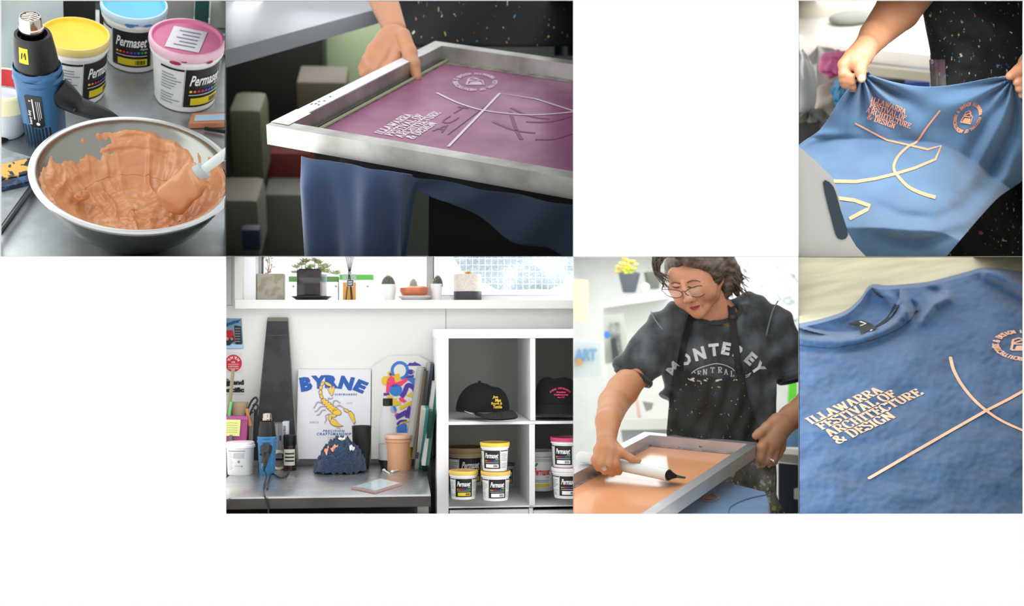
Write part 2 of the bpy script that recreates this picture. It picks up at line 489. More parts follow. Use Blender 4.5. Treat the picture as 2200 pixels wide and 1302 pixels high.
SERIF = {
 'I': (.42, [[(.21, 0), (.21, 1)], '.03,0,.39,0', '.03,1,.39,1']),
 'L': (.70, [[(.21, 0), (.21, 1)], '.03,0,.66,0', '.03,1,.39,1', [(.66, 0), (.66, .28)]]),
 'A': (.80, [[(.12, 0), (.38, 1)], [(.38, 1), (.66, 0)], '.2,.33,.56,.33', '0,0,.26,0', '.5,0,.8,0']),
 'W': (1.12, [[(.12, 1), (.36, 0)], [(.36, 0), (.56, .9)], [(.5, .9), (.76, 0)], [(.76, 0), (1.0, 1)], '0,1,.28,1', '.42,.95,.66,.95', '.88,1,1.12,1']),
 'R': (.80, [[(.2, 0), (.2, 1)], '.03,0,.38,0', [(.05, 1), (.42, 1), (.6, .93), (.66, .77), (.6, .6), (.42, .52), (.22, .5)], [(.4, .5), (.68, 0)], '.6,0,.8,0']),
 'F': (.66, [[(.2, 0), (.2, 1)], '.03,0,.38,0', '.03,1,.62,1', [(.62, 1), (.62, .74)], '.2,.52,.46,.52', [(.46, .64), (.46, .4)]]),
 'E': (.70, [[(.2, 0), (.2, 1)], '.03,0,.66,0', '.03,1,.62,1', [(.62, 1), (.62, .76)], '.2,.52,.46,.52', [(.46, .64), (.46, .4)], [(.66, 0), (.66, .26)]]),
 'S': (.62, [[(.53, .74), (.5, .92), (.32, 1), (.14, .93), (.1, .76), (.2, .6), (.42, .46), (.54, .3), (.5, .1), (.32, 0), (.12, .07), (.08, .27)]]),
 'T': (.72, [[(.36, 0), (.36, 1)], '.18,0,.54,0', '.05,1,.67,1', [(.05, 1), (.05, .74)], [(.67, 1), (.67, .74)]]),
 'V': (.78, [[(.12, 1), (.4, 0)], [(.4, 0), (.66, 1)], '0,1,.28,1', '.53,1,.78,1']),
 'O': (.82, [[(.41, 1), (.2, .9), (.11, .5), (.2, .1), (.41, 0), (.62, .1), (.71, .5), (.62, .9), (.41, 1)]]),
 'C': (.76, [[(.66, .72), (.6, .92), (.42, 1), (.2, .9), (.11, .5), (.2, .1), (.42, 0), (.6, .07), (.68, .28)]]),
 'G': (.80, [[(.66, .74), (.6, .92), (.42, 1), (.2, .9), (.11, .5), (.2, .1), (.42, 0), (.64, .08)], [(.64, 0), (.64, .45)], '.48,.45,.78,.45']),
 'H': (.86, [[(.2, 0), (.2, 1)], [(.64, 0), (.64, 1)], '.03,0,.37,0', '.03,1,.37,1', '.48,0,.82,0', '.48,1,.82,1', '.2,.52,.64,.52']),
 'U': (.82, [[(.2, 1), (.2, .25), (.28, .06), (.42, 0), (.58, .06), (.66, .25), (.66, 1)], '.03,1,.37,1', '.52,1,.8,1']),
 'D': (.80, [[(.2, 0), (.2, 1)], [(.05, 1), (.4, 1), (.62, .88), (.7, .5), (.62, .12), (.4, 0), (.05, 0)]]),
 'N': (.88, [[(.17, 0), (.17, 1)], [(.17, 1), (.68, 0)], [(.68, 0), (.68, 1)], '.02,0,.33,0', '.02,1,.2,1', '.54,1,.84,1']),
 'K': (.80, [[(.2, 0), (.2, 1)], '.03,0,.37,0', '.03,1,.37,1', [(.22, .42), (.62, 1)], [(.34, .55), (.66, 0)], '.56,0,.8,0', '.5,1,.76,1']),
 'Y': (.78, [[(.38, 0), (.38, .45)], [(.12, 1), (.38, .45)], [(.38, .45), (.64, 1)], '.2,0,.56,0', '0,1,.26,1', '.52,1,.78,1']),
 '&': (.90, [[(.84, .5), (.66, .16), (.44, 0), (.22, .02), (.1, .2), (.16, .42), (.42, .6), (.52, .8), (.42, .97), (.26, .94), (.22, .76), (.4, .42), (.82, 0)], '.7,.52,.92,.52']),
 ' ': (.34, []),
}
def stroke_quads(pl, thick, thin, nib=math.radians(105), n=3):
    out = []
    pts = [(p[0], p[1]) for p in cr([Vector((a, b, 0)) for a, b in pl], n)] if len(pl) > 2 else list(pl)
    prev = None
    L = []
    for i, p in enumerate(pts):
        a = pts[max(0, i-1)]; b = pts[min(len(pts)-1, i+1)]
        dx, dy = b[0]-a[0], b[1]-a[1]; l = math.hypot(dx, dy) or 1; dx /= l; dy /= l
        w_ = thin+(thick-thin)*abs(math.cos(math.atan2(dy, dx)-nib))**1.2
        L.append(((p[0]-dy*w_/2, p[1]+dx*w_/2), (p[0]+dy*w_/2, p[1]-dx*w_/2)))
    for i in range(len(L)-1): out.append((L[i][0], L[i][1], L[i+1][1], L[i+1][0]))
    return out
def serif_line(body, thick=.19, thin=.06, sp=.02):
    quads = []; x = 0
    for ch in body:
        w_, st = SERIF[ch]
        for s_ in st:
            if isinstance(s_, str):
                a = [float(t) for t in s_.split(',')]
                y = a[1]; y = y+.03 if y < .05 else (y-.03 if y > .95 else y)
                quads.append(((x+a[0], y-.035), (x+a[2], y-.035), (x+a[2], y+.035), (x+a[0], y+.035)))
            else:
                for q in stroke_quads(s_, thick, thin): quads.append(tuple((x+a, b) for a, b in q))
        x += w_+sp
    return quads, x
def put_quads(mb, quads, fn, mi=0, sub=1):
    for q in quads:
        if sub == 1: mb.add([fn(*p) for p in q], [(0, 1, 2, 3)], mi)
        else:
            a, b, c, d = [Vector((p[0], p[1], 0)) for p in q]
            g = MB().grid(lambda u, v: (a.lerp(b, u)).lerp(d.lerp(c, u), v), 1, sub)
            mb.add([fn(p[0], p[1]) for p in g.v], g.f, mi)
def pline(pts, w_, n=6, smooth=True):      # constant-width 2D line as quads
    pts = [(p[0], p[1]) for p in cr([Vector((a, b, 0)) for a, b in pts], n)] if smooth else list(pts)
    out = []; L = []
    for i, p in enumerate(pts):
        a = pts[max(0, i-1)]; b = pts[min(len(pts)-1, i+1)]
        dx, dy = b[0]-a[0], b[1]-a[1]; l = math.hypot(dx, dy) or 1
        ww = w_[0]+(w_[1]-w_[0])*i/(len(pts)-1) if isinstance(w_, tuple) else w_
        L.append(((p[0]-dy/l*ww/2, p[1]+dx/l*ww/2), (p[0]+dy/l*ww/2, p[1]-dx/l*ww/2)))
    for i in range(len(L)-1): out.append((L[i][0], L[i][1], L[i+1][1], L[i+1][0]))
    return out
def disc2(cx, cy, r, n=14, ry=None):
    ry = ry or r
    return [(cx, cy)]+[(cx+r*math.cos(2*math.pi*k/n), cy+ry*math.sin(2*math.pi*k/n)) for k in range(n)]
def put_disc(mb, cx, cy, r, fn, mi=0, n=16, ry=None):
    d = disc2(cx, cy, r, n, ry)
    mb.add([fn(*p) for p in d], [(0, 1+k, 1+(k+1) % n) for k in range(n)], mi)
def put_poly(mb, pts, fn, mi=0):
    from mathutils.geometry import tessellate_polygon
    vv = [Vector((p[0], p[1], 0)) for p in pts]
    mb.add([fn(*p) for p in pts], [tuple(t) for t in tessellate_polygon([vv])], mi)

# ---------------------------------------------------------------- lights
def area(name, loc, target, sx, sy, power, color=(1, 1, 1), world=False):
    ld = bpy.data.lights.new(name, 'AREA'); ld.shape = 'RECTANGLE'; ld.size = sx; ld.size_y = sy; ld.energy = power; ld.color = color
    o = bpy.data.objects.new(name, ld); ROOT.objects.link(o)
    l = Vector(loc) if world else P.M @ Vector(loc); t = Vector(target) if world else P.M @ Vector(target)
    o.location = l; o.rotation_euler = (t-l).to_track_quat('-Z', 'Y').to_euler()
    return o
def side_light(pan, side, power, y0=4.65, y1=6.5, color=(1, 1, 1), name='lining_fill_lamp', span=1.0, at=.5):
    """an added area lamp, unseen edge-on in the lining, facing inwards to light the niche"""
    x0, yy0, x1, yy1 = pan.rect
    def pt(px, py, y): return CAM+dirpx(px, py)*y
    if side == 'top': c0 = lambda t, y: pt(x0+(x1-x0)*t, yy0-.0, y)
    elif side == 'bottom': c0 = lambda t, y: pt(x0+(x1-x0)*t, yy1, y)
    elif side == 'left': c0 = lambda t, y: pt(x0, yy0+(yy1-yy0)*t, y)
    else: c0 = lambda t, y: pt(x1, yy0+(yy1-yy0)*t, y)
    ym = (y0+y1)/2
    c = c0(at, ym); e = (c0(at, y1)-c0(at, y0)); w_ = (c0(min(1, at+span/2), ym)-c0(max(0, at-span/2), ym))
    n = e.cross(w_).normalized()
    ctr = pt((x0+x1)/2, (yy0+yy1)/2, ym)
    if n.dot(ctr-c) < 0: n = -n
    ld = bpy.data.lights.new(name, 'AREA'); ld.shape = 'RECTANGLE'; ld.size = w_.length; ld.size_y = e.length; ld.energy = power; ld.color = color
    o = bpy.data.objects.new(name, ld); ROOT.objects.link(o)
    z_ = -n; x_ = w_.normalized(); x_ = (x_-z_*x_.dot(z_)).normalized(); y_ = z_.cross(x_)
    Rm = Matrix((x_, y_, z_)).transposed().to_4x4()
    o.matrix_world = Matrix.Translation(c+n*.004) @ Rm
    return o

# ---------------------------------------------------------------- the white wall with its openings, and the lining of each niche
def wall_and_linings():
    cols = [-1500, 0, 484.4, 1231.6, 1715.6, 2200, 3700]; rows = [-800, 0, 551, 1105, 2100]
    opens = {(1, 1), (2, 1), (4, 1), (2, 2), (3, 2), (4, 2)}
    mb = MB()
    def pt(px, py, y): return CAM+dirpx(px, py)*y
    T = .012
    for i in range(len(cols)-1):
        for j in range(len(rows)-1):
            if (i, j) in opens: continue
            a, b, c, d = (cols[i], rows[j]), (cols[i+1], rows[j]), (cols[i+1], rows[j+1]), (cols[i], rows[j+1])
            f = [pt(*q, WALL_Y) for q in (a, b, c, d)]; g = [p+Vector((0, T, 0)) for p in f]
            mb.hexa(g+f)
    o = mb.build('wall_front', M('#f2f2f2', r=.9, var=0), None, smooth=False, world=True); struct(o)
def lining(pan, back, color, name, cap=True):
    x0, y0, x1, y1 = pan.rect
    def pt(px, py, y): return CAM+dirpx(px, py)*y
    a = [pt(x0, y0, WALL_Y+.013), pt(x1, y0, WALL_Y+.013), pt(x1, y1, WALL_Y+.013), pt(x0, y1, WALL_Y+.013)]
    b = [pt(x0, y0, back), pt(x1, y0, back), pt(x1, y1, back), pt(x0, y1, back)]
    mb = MB(); mb.add(a+b, [(0, 1, 5, 4), (1, 2, 6, 5), (2, 3, 7, 6), (3, 0, 4, 7)]+([(4, 5, 6, 7)] if cap else []))
    o = mb.build(name, M(color, r=.9, var=0), None, smooth=False, world=True); struct(o)
wall_and_linings()
lining(PA, 9.0, '#9aa2a4', 'trim_1')
lining(PB, 13.0, '#5d625c', 'trim_2')
lining(PC, 13.0, '#c9c6bf', 'trim_3')
lining(PD, 14.0, '#e6e8e4', 'trim_4')
lining(PE, 6.6, '#f0f0f0', 'trim_5', False)
lining(PF, 7.6, '#b9b39f', 'trim_6')
# ---------------------------------------------------------------- kinds of things used in more than one niche
STEEL = M('#b9bcbc', r=.28, m=1, var=.03, bs=30)
WHITEP = M('#eceae6', r=.4, var=.01)
BLACKP = M('#141414', r=.45, var=.02)
def cylmap(base, rf, a0, eps=.0012, z0=0.0, R=None):
    base = Vector(base)
    def fn(x, y):
        r_ = rf(y+z0); a = a0+x/r_; q = Vector(((r_+eps)*math.cos(a), (r_+eps)*math.sin(a), y+z0))
        return base+(q if R is None else R @ q)
    return fn
def curved_rect(mb, fn, x0, x1, y0, y1, mi=0, n=10):
    mb.grid(lambda u, v: fn(x0+(x1-x0)*u, y0+(y1-y0)*v), n, 2, mi)
DOTS = ['#e8c21a', '#e07a1a', '#d22a2a', '#c02060', '#7a3aa0', '#2a50b8', '#2a90c8', '#2a9a4a', '#7ab83a']
def ink_bucket(label, base, R, h, lidc, rimc, a0, group=None, kind='black', code='#d6c21c', tubc='#e9e7e3', paper=True, smear=None, seed=1, top_label=False, title='Permaset', lidon=True):
    t = thing('ink_bucket', label, 'bucket', base, group)
    b = Vector(base); rf = lambda z: R*(.86+.12*min(1, z/h))
    tub = M(tubc, r=.38, var=.02)
    MB().lathe(b, [(R*.1, .002), (R*.84, 0), (R*.87, .004), (R*.86+.0, .01)]+[(rf(h*k/6), h*k/6) for k in range(1, 6)]+[(R*.965, h*.8), (R*1.03, h*.81), (R*1.03, h*.85), (R*.98, h*.86), (R*.98, h*.93), (R*.9, h*.93)], 48, caps=True).build('tub', tub, t)
    if lidon:
        l = MB(); l.lathe(b, [(R*.985, h*.875), (R*1.05, h*.88), (R*1.07, h*.92), (R*1.07, h*.965), (R*1.05, h*.995), (R*1.0, h)], 48, caps=False, mi=0)
        l.lathe(b, [(R*1.0, h), (R*.97, h*1.0), (R*.93, h*.955), (R*.91, h*.95), (0.0001, h*.952)], 48, caps=False, mi=1)
        l.build('lid', [M(rimc, r=.42, var=.05), M(lidc, r=.45, var=.08)], t)
        if top_label:
            q = MB(); f2 = lambda x, y: b+Vector((x, y, h*.958))
            Rr = rotz(-.25)
            f3 = lambda x, y: b+Rr @ Vector((x, y, 0))+Vector((0, 0, h*.958))
            put_poly(q, [(-R*.5, -R*.62), (R*.45, -R*.62), (R*.45, R*.6), (-R*.5, R*.6)], f3, 0)
            f4 = lambda x, y: f3(x, y)+Vector((0, 0, .0006))
            for k in range(5):
                put_poly(q, [(-R*(.3-.12*(k % 2)), R*(.42-.2*k)), (R*.3, R*(.42-.2*k)), (R*.3, R*(.37-.2*k)), (-R*(.3-.12*(k % 2)), R*(.37-.2*k))], f4, 1)
            q.build('lid_label', [M('#e9eaf0', r=.6), M('#7d828c', r=.6)], t, label='white printed label stuck on the lid')
    rnd = random.Random(seed)
    if smear:
        for k in range(3):
            a = a0+rnd.uniform(-1.1, .6); z_ = h*rnd.uniform(.83, .9)
            f = cylmap(b, lambda z: R*1.035, a, .0012); w_ = rnd.uniform(.07, .17)*R
            q = MB(); put_disc(q, 0, z_, w_, f, 0, 9, ry=w_*rnd.uniform(.25, .6)); q.build('ink_smear', M(smear, r=.3), t)
    q = MB(); f = cylmap(b, rf, a0, .0012); g = cylmap(b, rf, a0, .002); g2 = cylmap(b, rf, a0, .0024)
    w_ = R*.62; y0, y1 = h*.1, h*.74
    if kind == 'black':
        curved_rect(q, f, -w_, w_, y0, y1, 0)
        put_text(q, title, g, width=w_*1.6, height=(y1-y0)*.28, cy=y0+(y1-y0)*.72, bold=.02, shear=.35, mi=1)
        put_text(q, 'Aqua', g, width=w_*.4, cx=w_*.62, cy=y0+(y1-y0)*.53, shear=.35, mi=1)
        for k, c in enumerate(DOTS): put_disc(q, w_*(-.72+.18*k), y0+(y1-y0)*.43, w_*.07, g, 4+k, 8)
        curved_rect(q, g, -w_*.8, w_*.8, y0+(y1-y0)*.325, y0+(y1-y0)*.34, 1)
        curved_rect(q, g, -w_*.7 if code != '#ffffff' else -w_*.5, w_*.8, y0+(y1-y0)*.06, y0+(y1-y0)*.25, 2)
        for k in range(9): curved_rect(q, g2, w_*(.2+.055*k), w_*(.2+.055*k+.02+.012*(k % 3)), y0+(y1-y0)*.09, y0+(y1-y0)*.21, 0, 1)
    elif kind == 'white':
        curved_rect(q, f, -w_*1.15, w_*1.15, y0, y1, 3)
        put_text(q, title, g, width=w_*1.9, height=(y1-y0)*.3, cy=y0+(y1-y0)*.62, bold=.03, shear=.35, mi=6)
        put_text(q, 'Aqua', g, width=w_*.45, cx=w_*.6, cy=y0+(y1-y0)*.4, shear=.35, mi=0)
        put_poly(q, [(-w_*.9, y0+(y1-y0)*.84), (-w_*.62, y0+(y1-y0)*.98), (-w_*.4, y0+(y1-y0)*.93), (-w_*.7, y0+(y1-y0)*.8)], g, 11)
        for k in range(2): curved_rect(q, g, -w_*.8, w_*.8, y0+(y1-y0)*(.27-.06*k), y0+(y1-y0)*(.285-.06*k), 0)
        curved_rect(q, g, -w_*.9, w_*.9, y0+(y1-y0)*.02, y0+(y1-y0)*.14, 2)
    if paper and kind == 'black':
        for sgn in (-1, 1):
            x0, x1 = (-w_*2.2, -w_*1.06) if sgn < 0 else (w_*1.06, w_*2.2)
            curved_rect(q, f, x0, x1, y0, y1, 3)
            curved_rect(q, g, x0, x1, y1-(y1-y0)*.05, y1, 0)
            for k in range(11):
                if k == 4: continue
                curved_rect(q, g, x0+(x1-x0)*.08, x0+(x1-x0)*(.55+.4*rnd.random()), y0+(y1-y0)*(.05+.075*k), y0+(y1-y0)*(.075+.075*k), 13)
    q.build('label', [M('#111111', r=.4), M('#f2f2f2', r=.4), M(code, r=.45), M('#dcdedd', r=.5)]+[M(c, r=.4) for c in DOTS]+[M('#8a8d8c', r=.5)], t)
    return t

def heat_gun(label, base, s, Rm, cord=None, plate='text', bc='#2d6a96', group=None):
    """body axis z, handle along +x; s = overall scale (1 = 0.25 m tall)"""
    t = thing('heat_gun', label, 'heat gun', base, group)
    b = Vector(base); F = lambda x, y, z: b+Rm @ (Vector((x, y, z))*s)
    BLUE = M(bc, r=.42, var=.05, bs=90); DK = M('#0f1011', r=.45, var=.03); CH = M('#b9aea4', r=.12, m=1, var=0)
    def rf(z, a):     # body section
        w_ = .030+.0065*min(1, z/.15); e = 3.2
        if z < .012: w_ *= .9+.1*z/.012
        c, s_ = abs(math.cos(a)), abs(math.sin(a))
        return w_/((c**e+(s_*.98)**e)**(1/e))
    def body(u, v):
        z_ = .157*v; a = 2*math.pi*u; r_ = rf(z_, a)
        if v > .96: r_ *= 1-.12*(v-.96)/.04
        return F(r_*math.cos(a), r_*math.sin(a), z_)
    m = MB().grid(body, 48, 40, cu=True)
    m.add([F(rf(0, 2*math.pi*k/48)*math.cos(2*math.pi*k/48), rf(0, 2*math.pi*k/48)*math.sin(2*math.pi*k/48), 0) for k in range(48)], [tuple(range(48))])
    for zz, rr in ((.137, 1.07), (.151, 1.04)):
        m.lathe((0, 0, 0), [(.0365*rr, zz-.006), (.0385*rr, zz), (.0365*rr, zz+.006)], 40, caps=False); n_ = 120
        for k in range(len(m.v)-n_, len(m.v)): m.v[k] = tuple(F(*m.v[k]))
    m.build('body', BLUE, t)
    q = MB()
    for k in range(9):
        a = -2.35+.17*k
        z0, z1 = .008, .052+.003*math.sin(k)
        r_ = rf(.03, a)+.0008
        ca, sa = math.cos(a), math.sin(a); d = .0016
        q.add([F(r_*ca-sa*d, r_*sa+ca*d, z0), F(r_*ca+sa*d, r_*sa-ca*d, z0), F(r_*ca*1.03+sa*d, r_*sa*1.03-ca*d, z1), F(r_*ca*1.03-sa*d, r_*sa*1.03+ca*d, z1)], [(0, 1, 2, 3)])
    q.build('cooling_slots', M('#0a1014', r=.7), t)
    def LT(prof, mi=0):
        mm = MB().lathe((0, 0, 0), prof, 40, caps=True, mi=mi); mm.v = [tuple(F(*v)) for v in mm.v]; return mm
    LT([(.034, .15), (.0355, .16), (.0335, .185), (.030, .212), (.0285, .216), (.0235, .216), (.0225, .206), (.0, .206)]).build('nozzle_collar', DK, t)
    nz_ = LT([(.0185, .205), (.0185, .222), (.0195, .224), (.0195, .229), (.0178, .231), (.0175, .244), (.0165, .248), (.0150, .2485), (.0146, .244)])
    nz_.build('nozzle', CH, t, label='chrome nozzle')
    q = LT([(.0148, .2405), (.0001, .2405)]); q.build('nozzle_opening', M('#0a0a0a', r=.8), t)
    q = MB()
    for k in range(-2, 3):
        y = k*.0055; w_ = math.sqrt(max(0, .0146**2-y*y)); q.tube([F(-w_, y, .246), F(0, y+.0012, .2475), F(w_, y, .246)], .0011*s, 6)
    q.tube([F(0, -.014, .2462), F(.0015, 0, .248), F(0, .014, .2462)], .0011*s, 6)
    q.build('nozzle_grille', CH, t)
    # name plate on the side facing -y
    q = MB(); fy = -.0385
    if plate:
        def pf(x, z_): return F(x, -rf(z_, -math.pi/2)-.0012, z_)
        def pf2(x, z_): return F(x, -rf(z_, -math.pi/2)-.0018, z_)
        pts = [(-.0135, .118), (-.012, .058), (-.008, .052), (.008, .052), (.013, .058), (.0145, .118)]
        put_poly(q, pts, pf, 0)
        if plate == 'text':
            put_text(q, 'heavy duty', lambda x, y: pf2(-.0085-y, .074+x), width=.030, bold=.02, mi=1)
            curved_rect(q, pf2, -.0025, -.0005, .07, .112, 1); 
            for k in range(3): curved_rect(q, pf2, .004+.003*k, .0048+.003*k, .066+.004*k, .108, 1)
            put_disc(q, .003, .061, .0033, pf2, 1, 12); put_disc(q, -.006, .108, .0025, pf2, 1, 3)
        q.build('rating_plate', [M('#0d0e10', r=.35), M('#d8d8d8', r=.5)], t)
    q = MB(); rc = lambda z_: .0372-.0065*max(0, (z_-.16)/.05)
    def sf(x, y): a = -math.pi/2-.18+x/.033; return F(rc(y)*math.cos(a), rc(y)*math.sin(a), y)
    curved_rect(q, sf, -.009, .007, .178, .205, 0, 4)
    sf2 = lambda x, y: (lambda a: F((rc(y)+.0008)*math.cos(a), (rc(y)+.0008)*math.sin(a), y))(-math.pi/2-.18+x/.033)
    put_quads(q, pline([(-.004, .186), (-.003, .197), (-.0005, .19), (.002, .198), (.003, .186)], .0022, smooth=False), sf2, 1)
    q.build('warning_sticker', [M('#e3cb1e', r=.5), M('#181818', r=.5)], t, label='yellow sticker')
    # handle: curved grip along +x
    hp = [(.028, 0, .112), (.045, 0, .098), (.062, 0, .086), (.085, 0, .079), (.11, 0, .068), (.135, 0, .052), (.155, 0, .044)]
    hr = [.025, .0215, .0165, .0150, .0145, .012, .008]
    c = cr(hp, 5); rr = [p.x for p in cr([Vector((r_, 0, 0)) for r_ in hr], 5)]
    q = MB().tube([F(*p) for p in c], [r_*s for r_ in rr], 20)
    q.ball(F(.156, 0, .042), .009*s, 12)
    q.build('handle', M('#15181b', r=.4, var=.03), t, label='dark handle')
    q = MB().ball(F(.062, -.019, .089), .0042*s, 10); q.build('trigger_button', DK, t)
    q = MB(); hk = [(.148, 0, .045), (.158, 0, .060), (.170, 0, .063), (.176, 0, .052), (.172, 0, .040), (.160, 0, .033)]
    q.tube([F(*p) for p in cr(hk, 5)], .0038*s, 8); q.build('hanging_loop', BLUE, t)
    if cord:
        MB().tube(cr(cord, 8), .0032*s, 8).build('cord', M('#17181b', r=.5), t)
    return t

def steel_mat(name='brushed_steel', c1='#a9adae', c2='#8d9092', r=.3):
    return mat_mix(name, c1, c2, scale=5, lo=.35, hi=.65, r1=r, r2=r+.1, m1=.9, m2=.9, detail=8, stretch=(1, 1, 1))
# ================================================================ niche 1: mixing bowl of peach ink on a steel bench
use(PA)
side_light(PA, 'top', 20, 4.8, 8.4, name='lining_fill_lamp', span=.95)
side_light(PA, 'right', 5, 4.7, 6.6, name='lining_fill_lamp', span=.8)
side_light(PA, 'left', 12, 4.65, 6.0, name='lining_fill_lamp', span=.9)
def niche_bowl():
    zt = P.z
    # bench
    yb = zt(242, 22).y
    b = MB().box((0, (yb-.7)/2, -.0165), (2.4, yb+.7, .03)); 
    tag(b.build('steel_bench', steel_mat('bench_steel_pale', '#c2c7c9', '#a2a7a9', .36), smooth=False), 'smeared stainless steel bench under the mixing bowl and pails', 'bench')
    # back wall
    MB().box((0, yb+.5, 0), (3, .02, 2.4)).build('wall_back', M('#aab3b4', r=.8), None, smooth=False)['kind'] = 'structure'
    # ---- bowl
    c = zt(289, 373, .092); R = 208/P.ppm(c); c = Vector((c.x, c.y, 0)); K = R/.1505
    K2 = .84
    t = thing('mixing_bowl', 'wide stainless steel bowl smeared inside with peach ink', 'bowl', c)
    def inner(r_): q = min(1, r_/.142); return .012+.094*(q**2.6)*.75+.094*.25*q
    prof = [(.0001, .006), (.05, .006), (.058, .0), (.064, .004), (.085, .018), (.112, .044), (.132, .074), (.141, .098), (R, .103), (R+.002, .108), (R, .112), (R-.006, .112), (.142*K, .106)]
    prof = [(r_*K, z_*K2) if k < 8 else (r_, z_*K2) for k, (r_, z_) in enumerate(prof)]
    prof += [(r_*K, inner(r_)*K2) for r_ in (.138, .13, .12, .105, .085, .06, .03, .0001)]
    MB().lathe(c, [(R-.002, .1075*K2), (R, .1075*K2), (R+.0025, .109*K2), (R+.003, .112*K2), (R+.001, .1138*K2), (R-.0025, .1142*K2), (R-.0048, .113*K2), (R-.005, .111*K2)], 96, closed=True).build('rim', M('#d5d6d4', r=.3, m=.7, var=.01), t, label='rolled steel rim coloured bright as if catching light')  # paler colour than the bowl puts the caught light into the rim
    MB().lathe(c, prof, 96, caps=False).build('bowl_body', M('#8e9089', r=.24, m=.93, var=.02), t)
    # ink coat with swirls; dips below the steel where the metal shows
    rnd = random.Random(4)
    def coat(u, v):
        a = 2*math.pi*u; q = v**.8; r_ = .1395*q
        x, y = r_*math.cos(a), r_*math.sin(a)
        wx = x+.02*nz(x, y, 1, 14); wy = y+.02*nz(x, y, 7, 14)
        sp = a*1.0-q*9+2.4*nz(wx, wy, 3, 12)
        h = .0022+.0035*abs(nz(wx*1.0, wy*.35, 2.2, 42))+.0022*math.sin(sp*5+4*nz(wx, wy, 5, 20))*(.4+.6*nz(x, y, 9, 9))+.006*max(0, nz(wx, wy, .4, 16))
        h += .0016*nz(wx*.4+wy, wy*.3-wx, 4, 110)
        f1 = abs(nz(wx*1.2+.3*wy, wy*.25, 6, 30)); h += .0060*max(0, .22-f1)/.22*(.5+nz(x, y, 2, 10))
        f2 = math.sin(160*(wx*.9+.35*wy)+5*nz(wx, wy, 1, 15)); h += .0011*f2*max(0, nz(x, y, 15, 12)+.15)
        d1 = math.hypot(x-.035, y+.055); h += .0028*math.cos(d1*330)*math.exp(-(d1/.05)**2)*(.5+.5*math.sin(math.atan2(y+.055, x-.035)*1.0+1))
        pool = .034+.010*nz(wx, wy, 8, 18)+.006*max(0, -y/.14)
        z_ = max(inner(r_)+h, pool+h)
        bare = 0
        if q > .62:
            e = (q-.62)/.38; back = max(0, math.cos(a-1.75))**.8
            bare = .020*e*back*(.9*nz(a*1.1, q*9, 11)+.9*e*e-.30)+.012*max(0, nz(a*1.6+1, q*14, 5)-.24)*e*(.3+back)
        if q > .97: bare += (q-.97)*.12
        z_ -= bare
        n_in = Vector((-math.cos(a), -math.sin(a), 0))*min(1, q)*.35
        p = Vector((x, y, z_))+n_in*(z_-inner(r_))*(1 if z_ > inner(r_) else .3)*(q > .6)
        return c+Vector((p.x*K, p.y*K, p.z*K2))
    g = MB().grid(coat, 420, 190, cu=True)
    g.build('peach_ink', mat_mix('peach_ink', '#d39a70', '#c58455', scale=9, lo=.3, hi=.7, r1=.15, r2=.24, detail=3, bump=.0), t, auto=0)
    # lumps of ink
    q = MB()
    for px, py, z_, s_, sq in ((176, 425, .05, .007, 1.3),):
        w_ = zt(px, py, z_)
        R_ = rotz(px*.7)
        q.grid(lambda u, v: w_+R_ @ Vector((s_*1.7*math.cos(2*math.pi*u)*math.sin(math.pi*v/2)*(1+.25*nz(u*6, v*3, px)), s_*math.sin(2*math.pi*u)*math.sin(math.pi*v/2), s_*sq*math.cos(math.pi*v/2)*(1+.4*nz(u*9, v*4, py)))), 28, 12, cu=True)
    q.build('ink_blob', _mc['peach_ink'], t, auto=0)
    # ---- spatula
    a = zt(356, 440, .058); m_ = zt(400, 402, .085); e = zt(433, 369, .108); h = zt(500, 318, .140)
    t = thing('spatula', 'white handled spatula loaded with peach ink resting in the bowl', 'spatula', a)
    ax = (e-a).normalized(); side = ax.cross(Vector((0, -.5, 1))).normalized(); nn = side.cross(ax)
    def head(u, v):
        q_ = 2*math.pi*u; w_ = .0235*(1-.12*v)*(1 if v < .96 else .8); th = .007*(1.6-v)
        if v < .16: w_ *= .62+.38*math.sin(v/.16*math.pi/2)
        cc, ss = math.cos(q_), math.sin(q_)
        p = a+(e-a)*v+side*w_*math.copysign(abs(cc)**.6, cc)+nn*th*math.copysign(abs(ss)**.8, ss)
        return p+nn*.004*nz(p.x, p.y, p.z, 60)+side*.002*nz(p.x, p.y, p.z, 90)
    mb = MB().grid(head, 40, 30, cu=True); n0 = len(mb.v)
    mb.add([a+(e-a)*1.0]+[mb.v[n0-40+k] for k in range(40)], [(0, 1+k, 1+(k+1) % 40) for k in range(40)])
    mb.add([a]+[mb.v[k] for k in range(40)], [(0, 1+k, 1+(k+1) % 40) for k in range(40)])
    mb.build('spatula_head', _mc['peach_ink'], t, label='spatula head coated in peach ink')
    MB().tube([e-ax*.006, e+ax*.004, h], [.0075, .0062, .0062], 14).build('handle', M('#d9e2e0', r=.35), t)
    MB().tube([e-ax*.004, e+ax*.005], [.0125, .011], 16).build('ferrule', M('#b3bfc0', r=.4), t)
    # ---- heat gun
    base = zt(102, 304, 0)
    heat_gun('blue and black heat gun standing on its tail behind the mixing bowl', base, .80, rotx(.02) @ roty(-.075) @ rotz(-.28), plate='text', bc='#2b5880')
    # ---- pails
    def at(px, py): return zt(px, py, 0)
    ink_bucket('white ink pail with a yellow lid half hidden behind the heat gun', at(164, 196), .0455, .098, '#e6c633', '#dcc878', -math.pi/2+.95, 'ink pails on the steel bench', seed=3)
    ink_bucket('white ink pail with a light blue lid, farthest back', at(287, 127), .0465, .098, '#5fb2ee', '#bfd8ea', -math.pi/2-.1, 'ink pails on the steel bench', smear='#3a78b8', seed=5)
